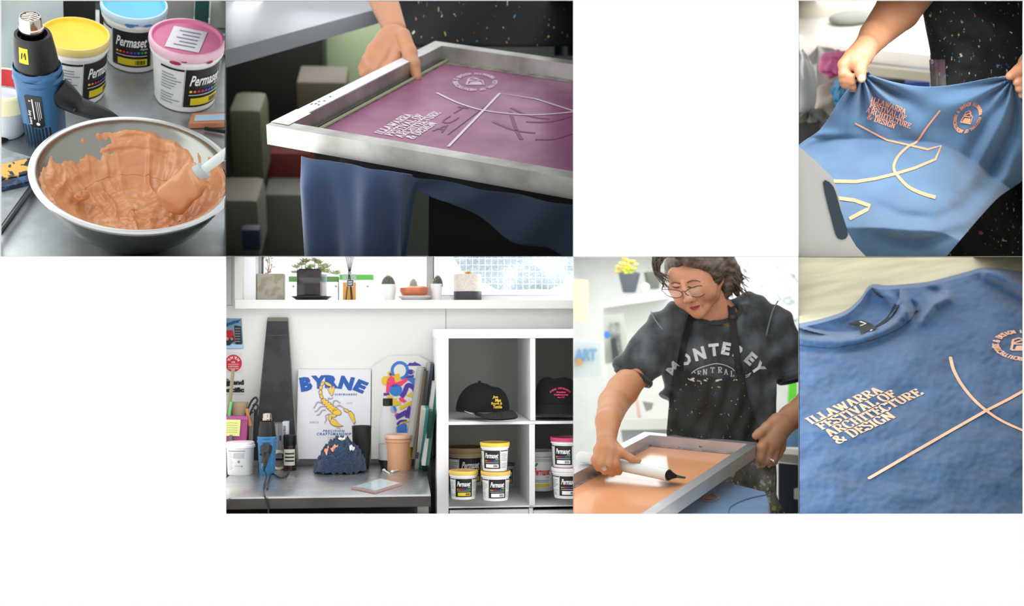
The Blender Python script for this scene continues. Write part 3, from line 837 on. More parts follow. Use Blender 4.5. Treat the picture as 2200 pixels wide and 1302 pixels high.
    ink_bucket('white ink pail with a pink lid and a paper label on top', at(397, 207), .0520, .104, '#e07fa6', '#e6bccb', -math.pi/2+.6, 'ink pails on the steel bench', smear='#a01c44', top_label=True, seed=8)
    # ---- tape roll on a white pot, far left
    b0 = zt(10, 278, 0)
    t = thing('plastic_pot', 'translucent white pot under the tape roll at the far left', 'pot', b0)
    MB().lathe(b0, [(.026, 0), (.031, .01), (.036, .045), (.037, .047), (.034, .047), (.03, .04), (.0, .03)], 40).build('pot_body', M('#b8c0c8', r=.35), t)
    b1 = b0+Vector((0, 0, .0475))
    t = thing('tape_roll', 'roll of cream masking tape with a red core on the white pot', 'tape', b1)
    MB().lathe(b1, [(.0405, 0), (.0425, .002), (.0425, .026), (.0405, .028), (.0375, .028), (.0375, 0)], 48, closed=True).build('tape', M('#cfcaa6', r=.6), t)
    MB().lathe(b1, [(.0375, .001), (.0375, .027), (.0365, .027), (.0365, .001)], 48, closed=True).build('core', M('#a81c1c', r=.55), t, label='red cardboard core')
    # ---- leaning white sheet and things at the back
    e = zt(60, 130, 0)
    t = thing('paper_sheet', 'white sheet with faint blue writing leaning behind the heat gun', 'sheet', e)
    A0, A1 = zt(-30, 205, 0), zt(138, 128, 0); up = Vector((0, .06, .3))
    mb = MB().hexa([A0, A1, A1+Vector((.0, .003, 0)), A0+Vector((0, .003, 0)), A0+up, A1+up, A1+up+Vector((0, .003, 0)), A0+up+Vector((0, .003, 0))])
    mb.build('sheet', M('#b7c3c8', r=.7), t, smooth=False)
    q = MB(); ex = (A1-A0); nrm = ex.cross(up).normalized()
    fn = lambda x, y: A0+ex*x+up*y+nrm*(.002 if nrm.y < 0 else -.002)
    put_text(q, 'mix 2 parts', fn, width=.42, height=.06, cx=.42, cy=.62, mi=0); put_text(q, 'stir well', fn, width=.34, height=.05, cx=.5, cy=.5, mi=0)
    put_disc(q, .42, .86, .06, fn, 1); q.build('writing', [M('#5a94c8', r=.6), M('#c89a90', r=.6)], t)
    q = MB(); p0 = zt(12, 150, 0); q.grid(lambda u, v: p0+Vector((.036*(1-.5*v)*math.cos(2*math.pi*u)-.008*v, .02*math.sin(2*math.pi*u), .082*v)), 24, 10, cu=True); q.ball(p0+Vector((-.008, 0, .08)), (.018, .01, .006), 16)
    tag(q.build('black_pouch', M('#14181c', r=.6)), 'black wedge shaped case standing at the left edge behind the pot', 'case')
    def blk(name, px0, px1, py, hgt, col, lab, cat, dep=.03, lean=.0, r=.5):
        a = zt(px0, py, 0); b_ = zt(px1, py, 0); w_ = (b_-a).length; cx_ = (a+b_)/2
        mb = MB(); q4 = [Vector((-w_/2, 0, 0)), Vector((w_/2, 0, 0)), Vector((w_/2, dep, 0)), Vector((-w_/2, dep, 0))]
        mb.hexa([cx_+p for p in q4]+[cx_+p+Vector((lean, .02, hgt)) for p in q4])
        tag(mb.build(name, M(col, r=r, var=.06), smooth=False), lab, cat)
    blk('black_board', 133, 205, 92, .16, '#16181a', 'tall black board standing behind the yellow lidded pail', 'board')
    blk('grey_case', 345, 415, 48, .14, '#8d8f8a', 'pale grey case standing at the back of the bench', 'case')
    blk('green_folder', 418, 447, 62, .17, '#1f4a46', 'dark green folder standing behind the pink lidded pail', 'folder', dep=.01)
    blk('screen_frame', 452, 500, 60, .12, '#b5bdb4', 'pale metal frame edge standing at the top right of the bench', 'frame')
    blk('dark_jar', 214, 232, 92, .07, '#1c2022', 'small dark jar tucked left of the blue lidded pail', 'jar')
    # white cloth scrap at right
    q = MB(); w_ = zt(482, 105, 0)
    q.grid(lambda u, v: w_+Vector((.03*math.cos(2*math.pi*u)*math.sin(math.pi*v/2), .02*math.sin(2*math.pi*u)*math.sin(math.pi*v/2), .022*math.cos(math.pi*v/2)*(1+.5*nz(u*8, v*4, 1)))), 24, 10, cu=True)
    tag(q.build('paper_wad', M('#c5ccd0', r=.7)), 'crumpled white paper at the right edge beside the pink lidded pail', 'paper')
    # ---- phone in a peach case with cable, right
    a, b_, c2, d = zt(384, 262, .008), zt(412, 236, .008), zt(520, 232, .008), zt(520, 262, .008)
    t = thing('smartphone', 'phone in a peach case lying face up behind the bowl rim', 'phone', a)
    dn = Vector((0, 0, -.008))
    a, b_, c2, d = zt(405, 266, .008), zt(414, 243, .008), zt(540, 238, .008), zt(540, 262, .008)
    MB().hexa([a+dn, d+dn, c2+dn, b_+dn, a, d, c2, b_]).build('case', M('#c0805f', r=.5), t, smooth=False)
    k = Vector((0, 0, .0006)); i4 = [zt(417, 260, .0086), zt(420, 247, .0086), zt(540, 241, .0086), zt(540, 256, .0086)]
    MB().add(i4, [(0, 1, 2, 3)]).build('screen', M('#a8c4d8', r=.08), t, smooth=False)
    MB().tube([zt(440, 276, .004), zt(465, 280, .004), zt(500, 286, .004)], .003, 8).build('black_pen', M('#101113', r=.4)) 
    tag(bpy.data.objects['black_pen'], 'black pen lying right of the bowl rim beside the phone', 'pen')
    tag(MB().tube(cr([zt(-10, 306, .003), zt(20, 292, .003), zt(50, 280, .003), zt(75, 266, .003)], 6), .0042, 8).build('power_cable', M('#0e1012', r=.5)), 'black cable running from the left edge to the heat gun', 'cable')
    # ---- grey tray and inky squeegee at the left
    q4 = [zt(-60, 318, 0), zt(-60, 560, 0), zt(-8, 512, 0), zt(95, 368, 0), zt(84, 355, 0), zt(0, 330, 0)]
    mb = MB().extr(q4, (0, 0, .010))
    t = thing('cutting_mat', 'thin grey inky board lying left of the bowl', 'board', q4[2])
    mb.build('board', mat_mix('grey_board', '#7f8588', '#8f9698', scale=14, r1=.4, r2=.5), t, smooth=False)
    MB().tube([zt(-8, 512, .011), zt(95, 368, .011)], .0035, 8).build('edge_strip', M('#3b3f40', r=.3, m=.6), t)
    s0, s1 = zt(-20, 392, .011), zt(78, 370, .011)
    t = thing('squeegee', 'squeegee crusted with yellow and black ink on the grey board', 'squeegee', s0)
    dv = (s1-s0).normalized(); sv = Vector((-dv.y, dv.x, 0))
    MB().hexa([s0-sv*.016, s1-sv*.016, s1+sv*.012, s0+sv*.012, s0-sv*.013+V3(0, 0, .012), s1-sv*.013+V3(0, 0, .012), s1+sv*.012+V3(0, 0, .016), s0+sv*.012+V3(0, 0, .016)]).build('blade_holder', mat_mix('crust_yellow', '#cf9f4e', '#1c2a34', scale=26, lo=.52, hi=.56, r1=.6, r2=.4, detail=5), t, smooth=False)
    MB().hexa([s0-sv*.024, s1-sv*.024, s1-sv*.016, s0-sv*.016, s0-sv*.024+V3(0, 0, .007), s1-sv*.024+V3(0, 0, .007), s1-sv*.015+V3(0, 0, .010), s0-sv*.015+V3(0, 0, .010)]).build('blade', mat_mix('crust_blue', '#20283a', '#2a5a90', scale=26, lo=.5, hi=.6), t, smooth=False, label='dark blue stained blade')
niche_bowl()
# ================================================================ niche 2: magenta screen in its aluminium frame
def rail(mb, a0, a1, b1, b0, h, mi=0, z0=None):
    """box rail: outer edge a0-a1, inner edge b0-b1 (top, z of points) going down h"""
    d = Vector((0, 0, -h))
    mb.hexa([a0+d, a1+d, b1+d, b0+d, a0, a1, b1, b0], mi)
FEST = ['ILLAWARRA', 'FESTIVAL OF', 'ARCHITECTURE', '& DESIGN']
def festival(mb, fn, h=1.0, ind=(0, .45, .35, .25), mi=0, sub=1, thick=.2):
    """four lines of serif capitals; fn takes (x, y) with cap height 1 and line pitch 1.12, origin at the first line's top left"""
    for k, ln in enumerate(FEST):
        qs, w_ = serif_line(ln, thick=thick)
        put_quads(mb, [tuple((x+ind[k], y-1-1.14*k) for x, y in q) for q in qs], fn, mi, sub)
def seal(mb, fn, r, mi=0, word='ILLAWARRA FESTIVAL OF ARCHITECTURE & DESIGN '):
    """round emblem: ring of lettering around a small house mark; fn(x, y) around the centre"""
    n = len(word)
    for k, ch in enumerate(word):
        if ch == ' ': continue
        a = math.pi/2-2*math.pi*k/n
        qs, w_ = serif_line(ch, thick=.34, thin=.18)
        hh = r*.23
        def tr(x, y): x2, y2 = (x-w_/2)*hh*.8, r*.83+(y)*hh; ca, sa = math.cos(a-math.pi/2), math.sin(a-math.pi/2); return (x2*ca-y2*sa, x2*sa+y2*ca)
        put_quads(mb, [tuple(tr(*p) for p in q) for q in qs], fn, mi)
    for s_, o in ((.42, (0, -.1)), (.26, (-.1, .22))):
        pts = [(-s_+o[0], -s_*.6+o[1]), (s_+o[0], -s_*.6+o[1]), (s_*.8+o[0], s_*.5+o[1]), (0+o[0], s_+o[1]), (-s_*.8+o[0], s_*.5+o[1]), (-s_+o[0], -s_*.6+o[1])]
        put_quads(mb, pline([(x*r, y*r) for x, y in pts], r*.09, smooth=False), fn, mi)
    put_poly(mb, [(-.3*r, -.34*r), (.34*r, -.3*r), (.26*r, -.02*r), (-.22*r, -.06*r)], fn, mi)
APRON = mat_splatter('spattered_apron', '#15181a', r=.75, scale=34, dens=.33, size=.30, base2='#20262a')
SKIN = ('#c98f66', '#e0b294', '#b06a48')
def skin_paint(axisn, seed=0, base='#cf9c78', dark='#b5754f', light='#dfb79c'):
    """skin that reddens a little from place to place"""
    b_, d_, l_ = np.array(lin(base)[:3]), np.array(lin(dark)[:3]), np.array(lin(light)[:3])
    def f(v):
        q = np.sin(v[:, 0]*61+seed)*np.sin(v[:, 1]*53+1.3*seed)*np.sin(v[:, 2]*47+.7)
        w1 = np.clip(.5+.9*q, 0, 1)[:, None]*.5
        return b_*(1-w1)+(d_*.5+l_*.5)*w1
    return f
SKINM = mat_vcol('skin', r=.48, sss=.12, bump=.12, bs=160)
def niche_screen():
    use(PB)
    side_light(PB, 'top', 18, 4.75, 7.5, span=.9)
    side_light(PB, 'top', 8, 6.8, 8.6, span=.45, at=.25)
    side_light(PB, 'left', 14, 4.65, 6.2, span=.8)
    side_light(PB, 'top', 110, 8.0, 12.5, span=.9)
    z = P.z
    FH = .043; W_ = .037
    A = z(572, 268); F0 = z(1231, 383); L0 = z(935, 88)
    fx = (F0-A).normalized(); ly = (L0-A).normalized()
    LF = 1.15; LL = (L0-A).length
    mean = None
    B = A+fx*LF; D = A+ly*LL; Cc = D+fx*LF
    ang = math.degrees(fx.angle(ly)); print('frame angle', ang)
    al = mat_mix('dull_aluminium', '#c9c9c6', '#8f9088', scale=4, lo=.35, hi=.7, r1=.38, r2=.5, m1=.75, m2=.8, detail=6)
    t = thing('screen_frame', 'aluminium print screen with magenta mesh and white festival lettering', 'print screen', A)
    ix = fx*W_; iy = ly*W_
    mb = MB(); rail(mb, A, B, B+iy-ix, A+iy+ix, FH); mb.build('front_rail', al, t, smooth=False)
    mb = MB(); rail(mb, D, A, A+iy+ix, D-iy+ix, FH); mb.build('left_rail', al, t, smooth=False)
    mb = MB(); rail(mb, Cc, D, D-iy+ix, Cc-iy-ix, FH); mb.build('back_rail', al, t, smooth=False)
    dn = Vector((0, 0, -FH+.003))
    def scr(x, y, dz=0): return A+fx*x+ly*y+dn+Vector((0, 0, dz))      # metres along the rails
    mesh = mat_mix('magenta_mesh', '#94507a', '#7c4068', scale=4, lo=.35, hi=.65, r1=.3, r2=.42, detail=4)
    MB().hexa([scr(W_, W_, -.002), scr(LF, W_, -.002), scr(LF, LL-W_, -.002), scr(W_, LL-W_, -.002), scr(W_, W_), scr(LF, W_), scr(LF, LL-W_), scr(W_, LL-W_)]).build('mesh', mesh, t, smooth=False, label='magenta screen mesh')
    # grey ink border along the rails
    q = MB(); g_ = .0006
    for x0, x1, y0, y1 in ((W_, W_+.022, W_, LL-W_), (W_, LF, LL-W_-.028, LL-W_)):
        q.add([scr(x0, y0, g_), scr(x1, y0, g_), scr(x1, y1, g_), scr(x0, y1, g_)], [(0, 1, 2, 3)])
    q.build('blocked_border', mat_mix('blocked_border', '#8b8f78', '#6a4a5c', scale=14, lo=.4, hi=.6, r1=.4, r2=.4), t, smooth=False)
    MB().tube([scr(W_+.008, W_, .003), scr(W_+.008, LL-W_, .003)], .0025, 6).build('mesh_cord', M('#2a1418', r=.5), t)
    MB().tube([scr(W_+.016, W_, .003), scr(W_+.016, LL-W_, .003)], .004, 6).build('inner_channel', M('#9aa082', r=.45), t)
    # tape on the left rail top
    up = lambda x, y, dz=.0008: A+fx*x+ly*y+Vector((0, 0, dz))
    q = MB(); q.grid(lambda u, v: up(.002+u*(W_-.004), .05+v*(LL-.2)), 2, 8); q.build('white_tape', M('#e9eaf0', r=.5), t)
    q = MB(); q.grid(lambda u, v: up(-.0+u*(W_+.006), .018+v*.105+.014*u*math.sin(v*5), .0014), 4, 8); q.build('cream_tape', M('#e4e4cb', r=.55), t)
    q = MB()
    rnd = random.Random(2)
    for k, (x, y) in enumerate(((.008, .165), (.014, .172), (.012, .19), (.02, .2), (.015, .235), (.024, .168))):
        put_poly(q, [(x, y), (x+.004, y+.004), (x+.002, y+.011), (x-.001, y+.006)], lambda a, b: up(a, b, .0018), 0)
    sp = q.build('ink_specks', M('#3a3d44', r=.5), t); sp['kind'] = 'stuff'
    # ---- print stencil: shapes traced on the mesh plane
    inv = lambda px, py: (lambda p: (( (p-A-dn).dot(fx-ly*fx.dot(ly))/(1-fx.dot(ly)**2)), ((p-A-dn).dot(ly-fx*fx.dot(ly))/(1-fx.dot(ly)**2))))(P.z(px, py, -FH+.003))
    S = lambda x, y: scr(x, y, .0012)
    q = MB()
    o = Vector(inv(847, 253)+(0,)); r0 = Vector(inv(909, 244)+(0,)); 
    # text block: origin top left, baseline direction and down direction from the photograph's lines
    p0 = Vector(inv(820, 290)+(0,)); p1 = Vector(inv(889, 248)+(0,)); e = Vector(inv(882, 304)+(0,)); 
    w1 = serif_line('ILLAWARRA')[1]
    xv = (p1-p0)/w1; yv = (e-p0)/3.45
    fest = lambda x, y: S(*((p0+xv*x-yv*(y+1)*1.0)[:2]))
    festival(q, fest, ind=(0, .15, .3, .6), thick=.21)
    q.build('festival_lettering', M('#e6dfe6', r=.5), t, label='white festival lettering on the mesh', smooth=False)
    q = MB(); c = inv(1021, 176); c1 = inv(1066, 176); c2 = inv(1021, 158); 
    rr = math.hypot(c1[0]-c[0], c1[1]-c[1])
    ex = Vector((c1[0]-c[0], c1[1]-c[1], 0)); ey = Vector((c2[0]-c[0], c2[1]-c[1], 0))
    seal(q, lambda x, y: S(c[0]+ex.x*x+ey.x*y, c[1]+ex.y*x+ey.y*y), 1.0)
    q.build('festival_seal', M('#cbb2c4', r=.5), t, label='white round festival seal on the mesh', smooth=False)
    def line(pts, w_, nm, smooth=True, col='#d8cfd8', dz=.0012):
        pp = [inv(*p) for p in pts]; qq = MB()
        put_quads(qq, pline(pp, w_, smooth=smooth), lambda x, y: scr(x, y, dz))
        return qq.build(nm, M(col, r=.5), t, smooth=False)
    line([(938, 200), (985, 222), (1040, 238), (1120, 247), (1180, 246), (1260, 238)], .0065, 'printed_arc')
    line([(963, 316), (1074, 201), (1150, 213), (1235, 240), (1300, 268)], .0065, 'printed_line', smooth=False)
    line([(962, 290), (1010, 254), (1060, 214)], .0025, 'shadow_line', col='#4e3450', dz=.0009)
    for a, b in (((1098, 232), (1180, 256)), ((1060, 262), (1150, 286)), ((1130, 262), (1226, 250)), ((1150, 300), (1231, 285)), ((1096, 240), (1120, 300))):
        line([a, ((a[0]+b[0])/2, (a[1]+b[1])/2+6), b], .009, 'ghost_image', col='#7a4468', dz=.0007)
    q = MB()
    for ch, px, py in (('A', 951, 276), ('U', 966, 258), ('T', 986, 237)):
        c_ = inv(px, py); put_text(q, ch, lambda x, y: scr(c_[0]+x, c_[1]+y, .0008), height=.055, width=.026)
    q.build('ghost_lettering', M('#6c3d5c', r=.5), t, smooth=False)['kind'] = 'stuff'
    # ---- blue shirt hanging over the print board below
    NAVY = M('#243c60', r=.85, var=.05, bs=150, sheen=.3)
    up0 = Vector((0, 0, -FH-.004))
    s0 = z(648, 335, -FH); s1 = z(905, 410, -FH)
    t2 = thing('blue_tee', 'blue tee shirt hanging in folds from the print board under the frame', 'shirt', s0+Vector((0, 0, -.35)))
    ax = fx; s1 = s0+fx*.27
    def drape(u, v):
        x = u*.252; fold = .020*math.sin(u*11+1.5*v+.6)+.005*math.sin(u*23-2*v)+.012*math.sin(u*6)
        p = s0+ax*(x+.035*v*(1-u)*.6-.02*v*u)+Vector((0, 0, -.34*v))+Vector((ax.y, -ax.x, 0))*(fold*min(1, v*5+.15)+.015*v)
        return p
    MB().grid(drape, 90, 30).build('sleeve_side', NAVY, t2, solid=.002, auto=0)
    def arc(u, v):
        x = .235+u*.9; sag = .02+.055*math.sin(min(1, u*1.6)*math.pi*.5)+.16*max(0, u-.12)**.9
        dz = -v*sag*(1+.1*math.sin(u*30))-(0 if u > .03 else .24*v*(1-u/.03))
        return s0+ax*x+Vector((0, 0, dz))+Vector((ax.y, -ax.x, 0))*(.006*math.sin(u*40+v*3)+.012*v)
    MB().grid(arc, 90, 16).build('hem', M('#1d2a3d', r=.9, var=.05), t2, solid=.002, auto=0)  # same fabric as the drape, coloured darker for its shade
    MB().box(s0+fx*.76+ly*.3+Vector((0, 0, -.02)), (1.4, .5, .03), R=Matrix((fx, Vector((-fx.y, fx.x, 0)), Vector((0, 0, 1)))).transposed()).build('print_board', M('#16181a', r=.6)) 
    tag(bpy.data.objects['print_board'], 'dark print board carrying the blue shirt under the frame', 'board') if 'print_board' in bpy.data.objects else None
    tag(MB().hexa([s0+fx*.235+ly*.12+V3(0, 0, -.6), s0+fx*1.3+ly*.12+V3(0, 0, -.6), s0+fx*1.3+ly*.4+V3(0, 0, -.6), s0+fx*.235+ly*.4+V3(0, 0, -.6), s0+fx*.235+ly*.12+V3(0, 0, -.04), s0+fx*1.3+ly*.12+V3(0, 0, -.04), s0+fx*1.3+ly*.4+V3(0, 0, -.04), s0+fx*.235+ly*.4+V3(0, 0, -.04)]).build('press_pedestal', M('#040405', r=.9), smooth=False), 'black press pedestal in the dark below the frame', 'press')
    # ---- printer: arm, hand and apron
    d0 = P.depth(z(880, 115))
    D = lambda px, py, k=1.0: P.d(px, py, d0*k)
    t3 = thing('person', 'person in a spattered dark apron gripping the back left of the screen frame', 'person', z(1040, 60, -.5))
    pm = P.ppm(D(880, 100)); R_ = lambda px: px/pm
    wr = D(848, 62, 1.01); el_ = D(812, -30, 1.05); sh = D(800, -160, 1.1)
    parts = CH([sh, el_, wr], [R_(48), R_(36), R_(25)])
    knk = D(842, 96, .995)
    parts += [ell(D(845, 88, .999), (R_(36), R_(22), R_(36)), roty(.25))]
    parts += CH([D(866, 76, .99), D(880, 112, .985), D(888, 138, .982), D(896, 166, .98)], [R_(16), R_(15), R_(14), R_(10)])
    for (a, b_, c_, e_) in (((856, 92), (850, 124), (832, 148), (812, 160)), ((842, 92), (824, 122), (808, 146), (792, 160)), ((828, 88), (810, 116), (795, 140), (778, 158)), ((820, 80), (800, 106), (788, 128), (776, 146))):
        i_ = a[0]/900
        parts += CH([D(*a, .995), D(*b_, .99), D(*c_, .988), D(*e_, .992)], [R_(12), R_(11), R_(10), R_(7.5)])
    f = U(parts, R_(7))
    lo = [min(D(740, 200, .96)[i], D(940, -60, 1.08)[i], D(740, -60, 1.08)[i])-.03 for i in range(3)]
    hi = [max(D(940, 200, .96)[i], D(940, -60, 1.08)[i], D(740, -60, .96)[i], D(740, -60, 1.08)[i])+.03 for i in range(3)]
    sdf('body', SKINM, t3, f, lo, hi, .0032, skin_paint(None, 2, base='#cf9470', dark='#a86440'))
    def torso(u, v):
        a = math.pi*(u*1.1-.05); px = 1075-235*math.cos(a)*(1+.05*v); py = -90+190*v
        base = D(px, py, 1.16-.06*math.sin(a)+.004*math.sin(u*22+v*4))
        return base
    MB().grid(torso, 60, 24).build('apron', mat_splatter('blurred_apron', '#101411', r=.8, scale=26, dens=.14, size=.30, base2='#12161a'), t3, solid=.004, auto=0)
    mb = MB(); mb.grid(lambda u, v: D(1190+60*u, -40+160*v, 1.22+.01*math.sin(u*9)), 10, 8); mb.build('trousers', M('#2b3b46', r=.8), t3, solid=.004)
    # ---- workshop behind
    zt = lambda px, py: P.z(px, py, .0)
    D = lambda px, py, k=1.0: P.d(px, py, 5.7*k)
    b0 = D(484, 108, 1.28); 
    def slab(name, pts, h, col, lab, cat, r=.5, m=0):
        mb = MB(); mb.extr([Vector(p)-Vector((0, 0, h)) for p in pts], (0, 0, h))
        return tag(mb.build(name, M(col, r=r, m=m, var=.06, bs=9), smooth=False), lab, cat)
    H0 = -.02
    slab('side_bench', [P.z(470, 112, H0), P.z(800, 22, H0), P.z(880, -4, H0), P.z(700, -60, H0), P.z(470, -60, H0)], .045, '#8e9298', 'pale grey bench at the upper left behind the frame', 'bench', .45)
    def block(name, px0, px1, pyb, hgt, k, col, lab, cat, bev=.01, r=.6, dep=.25):
        a = D(px0, pyb, k); b_ = D(px1, pyb, k); w_ = (b_-a).length; c_ = (a+b_)/2
        hh = hgt/P.ppm(a)
        mb = MB().box(c_+Vector((0, dep/2, hh/2)), (w_, dep, hh), bev=bev)
        return tag(mb.build(name, M(col, r=r, var=.08, bs=12)), lab, cat)
    block('storage_cupboard', 690, 880, 230, 195, 2.1, '#a3b38f', 'sage green cupboard standing behind the hand', 'cupboard')
    block('dark_cabinet', 440, 698, 262, 205, 2.0, '#191c16', 'dark open cabinet under the pale bench', 'cabinet')
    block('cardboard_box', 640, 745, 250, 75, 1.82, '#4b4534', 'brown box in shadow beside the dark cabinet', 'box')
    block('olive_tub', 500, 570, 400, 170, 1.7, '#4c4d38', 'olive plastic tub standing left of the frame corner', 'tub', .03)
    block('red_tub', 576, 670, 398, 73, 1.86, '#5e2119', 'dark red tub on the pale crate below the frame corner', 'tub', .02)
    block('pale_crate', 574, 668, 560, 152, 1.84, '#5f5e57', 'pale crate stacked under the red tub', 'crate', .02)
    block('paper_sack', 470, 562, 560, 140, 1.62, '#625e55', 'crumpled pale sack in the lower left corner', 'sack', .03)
    block('small_parts_box', 520, 560, 540, 50, 1.5, '#1e2c40', 'small navy box on the pale sack in the corner', 'box', .01, dep=.05)
    tag(MB().ball(D(500, 45, 1.3), (.03, .03, .02), 12).build('tape_gun', M('#1c2a36', r=.5)), 'dark blue tool left on the pale bench corner', 'tool')
    MB().add([D(380, 620, 2.25), D(1340, 620, 2.25), D(1340, -80, 2.25), D(380, -80, 2.25)], [(0, 1, 2, 3)]).build('wall_back', M('#3b4038', r=.9), None, smooth=False)['kind'] = 'structure'
niche_screen()
# ================================================================ niche 3: printed shirt held up by both hands
def lerp_tab(tab, x):
    if x <= tab[0][0]: return tab[0][1]
    for (a, b), (c, d) in zip(tab, tab[1:]):
        if x <= c: return b+(d-b)*(x-a)/(c-a)
    return tab[-1][1]
def coons(T, R_, B, L, n=24):
    """patch of 2D points from four boundary curves (lists of control points); T, B run left-right, L, R_ top-bottom"""
    def C(pts):
        c = cr([Vector((a, b, 0)) for a, b in pts], 12)
        ln = [0]
        for i in range(1, len(c)): ln.append(ln[-1]+(c[i]-c[i-1]).length)
        def f(t):
            s_ = t*ln[-1]
            for i in range(1, len(c)):
                if s_ <= ln[i]: return c[i-1].lerp(c[i], (s_-ln[i-1])/max(1e-9, ln[i]-ln[i-1]))
            return c[-1]
        return f
    t, r, b, l = C(T), C(R_), C(B), C(L)
    c00, c10, c01, c11 = t(0), t(1), b(0), b(1)
    def f(u, v):
        return (t(u)*(1-v)+b(u)*v)+(l(v)*(1-u)+r(v)*u)-(c00*(1-u)*(1-v)+c10*u*(1-v)+c01*(1-u)*v+c11*u*v)
    return f
def seg_d(px, py, pts):
    best = 1e9; bt = 0; n = len(pts)-1
    for i in range(n):
        ax, ay = pts[i]; bx, by = pts[i+1]; dx, dy = bx-ax, by-ay
        t = max(0, min(1, ((px-ax)*dx+(py-ay)*dy)/(dx*dx+dy*dy)))
        d = math.hypot(px-ax-dx*t, py-ay-dy*t)
        if d < best: best = d; bt = (i+t)/n
    return best, bt
def ridge(px, py, pts, w_, taper=True):
    d, t = seg_d(px, py, pts)
    k = math.sin(math.pi*min(1, max(0, t*.9+.05))) if taper else 1
    return math.exp(-(d/w_)**2)*k
def fabric(name, c1, c2, scale=5, bump=.25):
    if name in _mc: return _mc[name]
    mt = mat_mix(name, c1, c2, scale=scale, lo=.35, hi=.65, r1=.85, r2=.9, detail=3, sheen=.25)
    nt = mt.node_tree; b = nt.nodes['Principled BSDF']; tc = [n for n in nt.nodes if n.type == 'TEX_COORD'][0]
    n2 = nt.nodes.new('ShaderNodeTexNoise'); n2.inputs['Scale'].default_value = 260; n2.inputs['Detail'].default_value = 2
    nt.links.new(tc.outputs['Object'], n2.inputs['Vector'])
    bp = nt.nodes.new('ShaderNodeBump'); bp.inputs['Strength'].default_value = bump; bp.inputs['Distance'].default_value = .01
    nt.links.new(n2.outputs['Fac'], bp.inputs['Height']); nt.links.new(bp.outputs['Normal'], b.inputs['Normal'])
    return mt
PEACHINK = M('#e39a76', r=.6, var=.03)
def niche_held():
    use(PC)
    side_light(PC, 'top', 17, 4.68, 5.12, span=.9)
    side_light(PC, 'top', 60, 8.2, 12.0, span=.9)
    side_light(PC, 'left', 26, 7.0, 11.0, span=.9)
    HL, HR = (1852, 158), (2176, 168)
    def dep(px, py):
        crest = 300+.02*(px-1958); w0 = px-2040; crest += .75*(w0+math.sqrt(w0*w0+1600))/2
        v = py-crest
        u_ = min(py, crest)-160; d = 5.38+.0011*u_
        k = max(0, v); d -= .0033*min(k, 190)-.0002*max(0, k-190)
        for (hx, hy), sg, ph in ((HL, 1, .3), (HR, -1, 1.1)):
            dx, dy = px-hx, py-hy; r_ = math.hypot(dx, dy)+1e-6; a = math.atan2(dy, dx)
            d += .036*math.sin(a*13+ph)*math.exp(-r_/130)*min(1, r_/18)
        d += -.085*ridge(px, py, [(2176, 168), (2140, 260), (2090, 360), (2055, 420)], 24)+.075*ridge(px, py, [(2150, 200), (2105, 300), (2060, 410)], 18)
        d += .07*ridge(px, py, [(2185, 190), (2170, 290), (2120, 390), (2050, 470)], 20)-.055*ridge(px, py, [(2200, 250), (2160, 380), (2080, 470), (1960, 500)], 20)
        d += .055*ridge(px, py, [(1860, 430), (1930, 465), (2010, 475), (2090, 440)], 16)-.04*ridge(px, py, [(1840, 480), (1930, 500), (2030, 500)], 18)+.055*ridge(px, py, [(1860, 500), (1960, 520), (2060, 500)], 16)
        d += .05*ridge(px, py, [(1862, 165), (1900, 190), (1950, 215)], 10)-.02*ridge(px, py, [(1870, 180), (1915, 215), (1960, 250)], 12)
        d += -.03*ridge(px, py, [(1716, 318), (1760, 290), (1800, 288)], 10)+.03*ridge(px, py, [(1720, 326), (1775, 303), (1850, 300)], 9)
        d += .006*nz(px*.03, py*.03, 3)
        return max(4.66, d)
    pt = lambda px, py, o=0: P.d(px, py, dep(px, py)-o)
    cf = coons([(1844, 156), (1862, 153), (1880, 164), (1920, 176), (1965, 184), (2010, 186), (2060, 181), (2110, 172), (2164, 162), (2186, 166)],
               [(2186, 166), (2232, 240), (2215, 365), (2140, 430), (2060, 520), (2010, 580)],
               [(1700, 590), (1850, 620), (2010, 580)], [(1844, 156), (1805, 215), (1765, 275), (1700, 332), (1680, 450), (1700, 590)])
    t = thing('blue_tee', 'blue tee shirt with peach line print stretched between two hands', 'shirt', pt(1958, 540))
    MB().grid(lambda u, v: (lambda q: pt(q.x, q.y))(cf(u, v)), 150, 150).build('cloth', fabric('blue_cotton', '#476686', '#507292'), t, solid=.0015, auto=0)
    S = lambda x, y: pt(x, y, .006)
    q = MB()
    festival(q, lambda x, y: S(1873+10.6*x+3.2*y+1.5*math.sin(x*.5), 207+3.9*x-10.6*y), ind=(0, .05, -.25, .3), thick=.2)
    q.build('festival_lettering', PEACHINK, t, smooth=False, label='peach festival lettering')
    q = MB(); seal(q, lambda x, y: S(2079+26*x+13*y, 253+5*x-31*y), 1.0); q.build('festival_seal', PEACHINK, t, smooth=False, label='peach round festival seal')
    for nm, pts, w_, sm in (('printed_line', [(1837, 265), (1906, 301), (1950, 311), (1993, 321), (2022, 313), (2010, 342), (1965, 361), (1925, 373), (1880, 384), (1840, 390), (1780, 389)], (3.2, 7.5), False),
                        ('printed_arc', [(2020, 237), (1990, 275), (1970, 304), (1952, 314), (1930, 335), (1920, 358), (1927, 375), (1950, 400), (1980, 415), (2010, 424)], (3.2, 8), True),
                        ('printed_corner', [(1790, 424), (1835, 430), (1869, 442), (1863, 450), (1825, 470)], (8, 8), False)):
        q = MB(); put_quads(q, pline([p for p in pts], w_, smooth=sm, n=5), lambda x, y: S(x, y), sub=6); q.build(nm, PEACHINK, t, smooth=False)
    # back layer of the shirt glimpsed right of the front
    # ---- person
    t3 = thing('person', 'person in a dark apron flecked with dried paint holding up the blue shirt', 'person', P.d(2100, 500, 5.9))
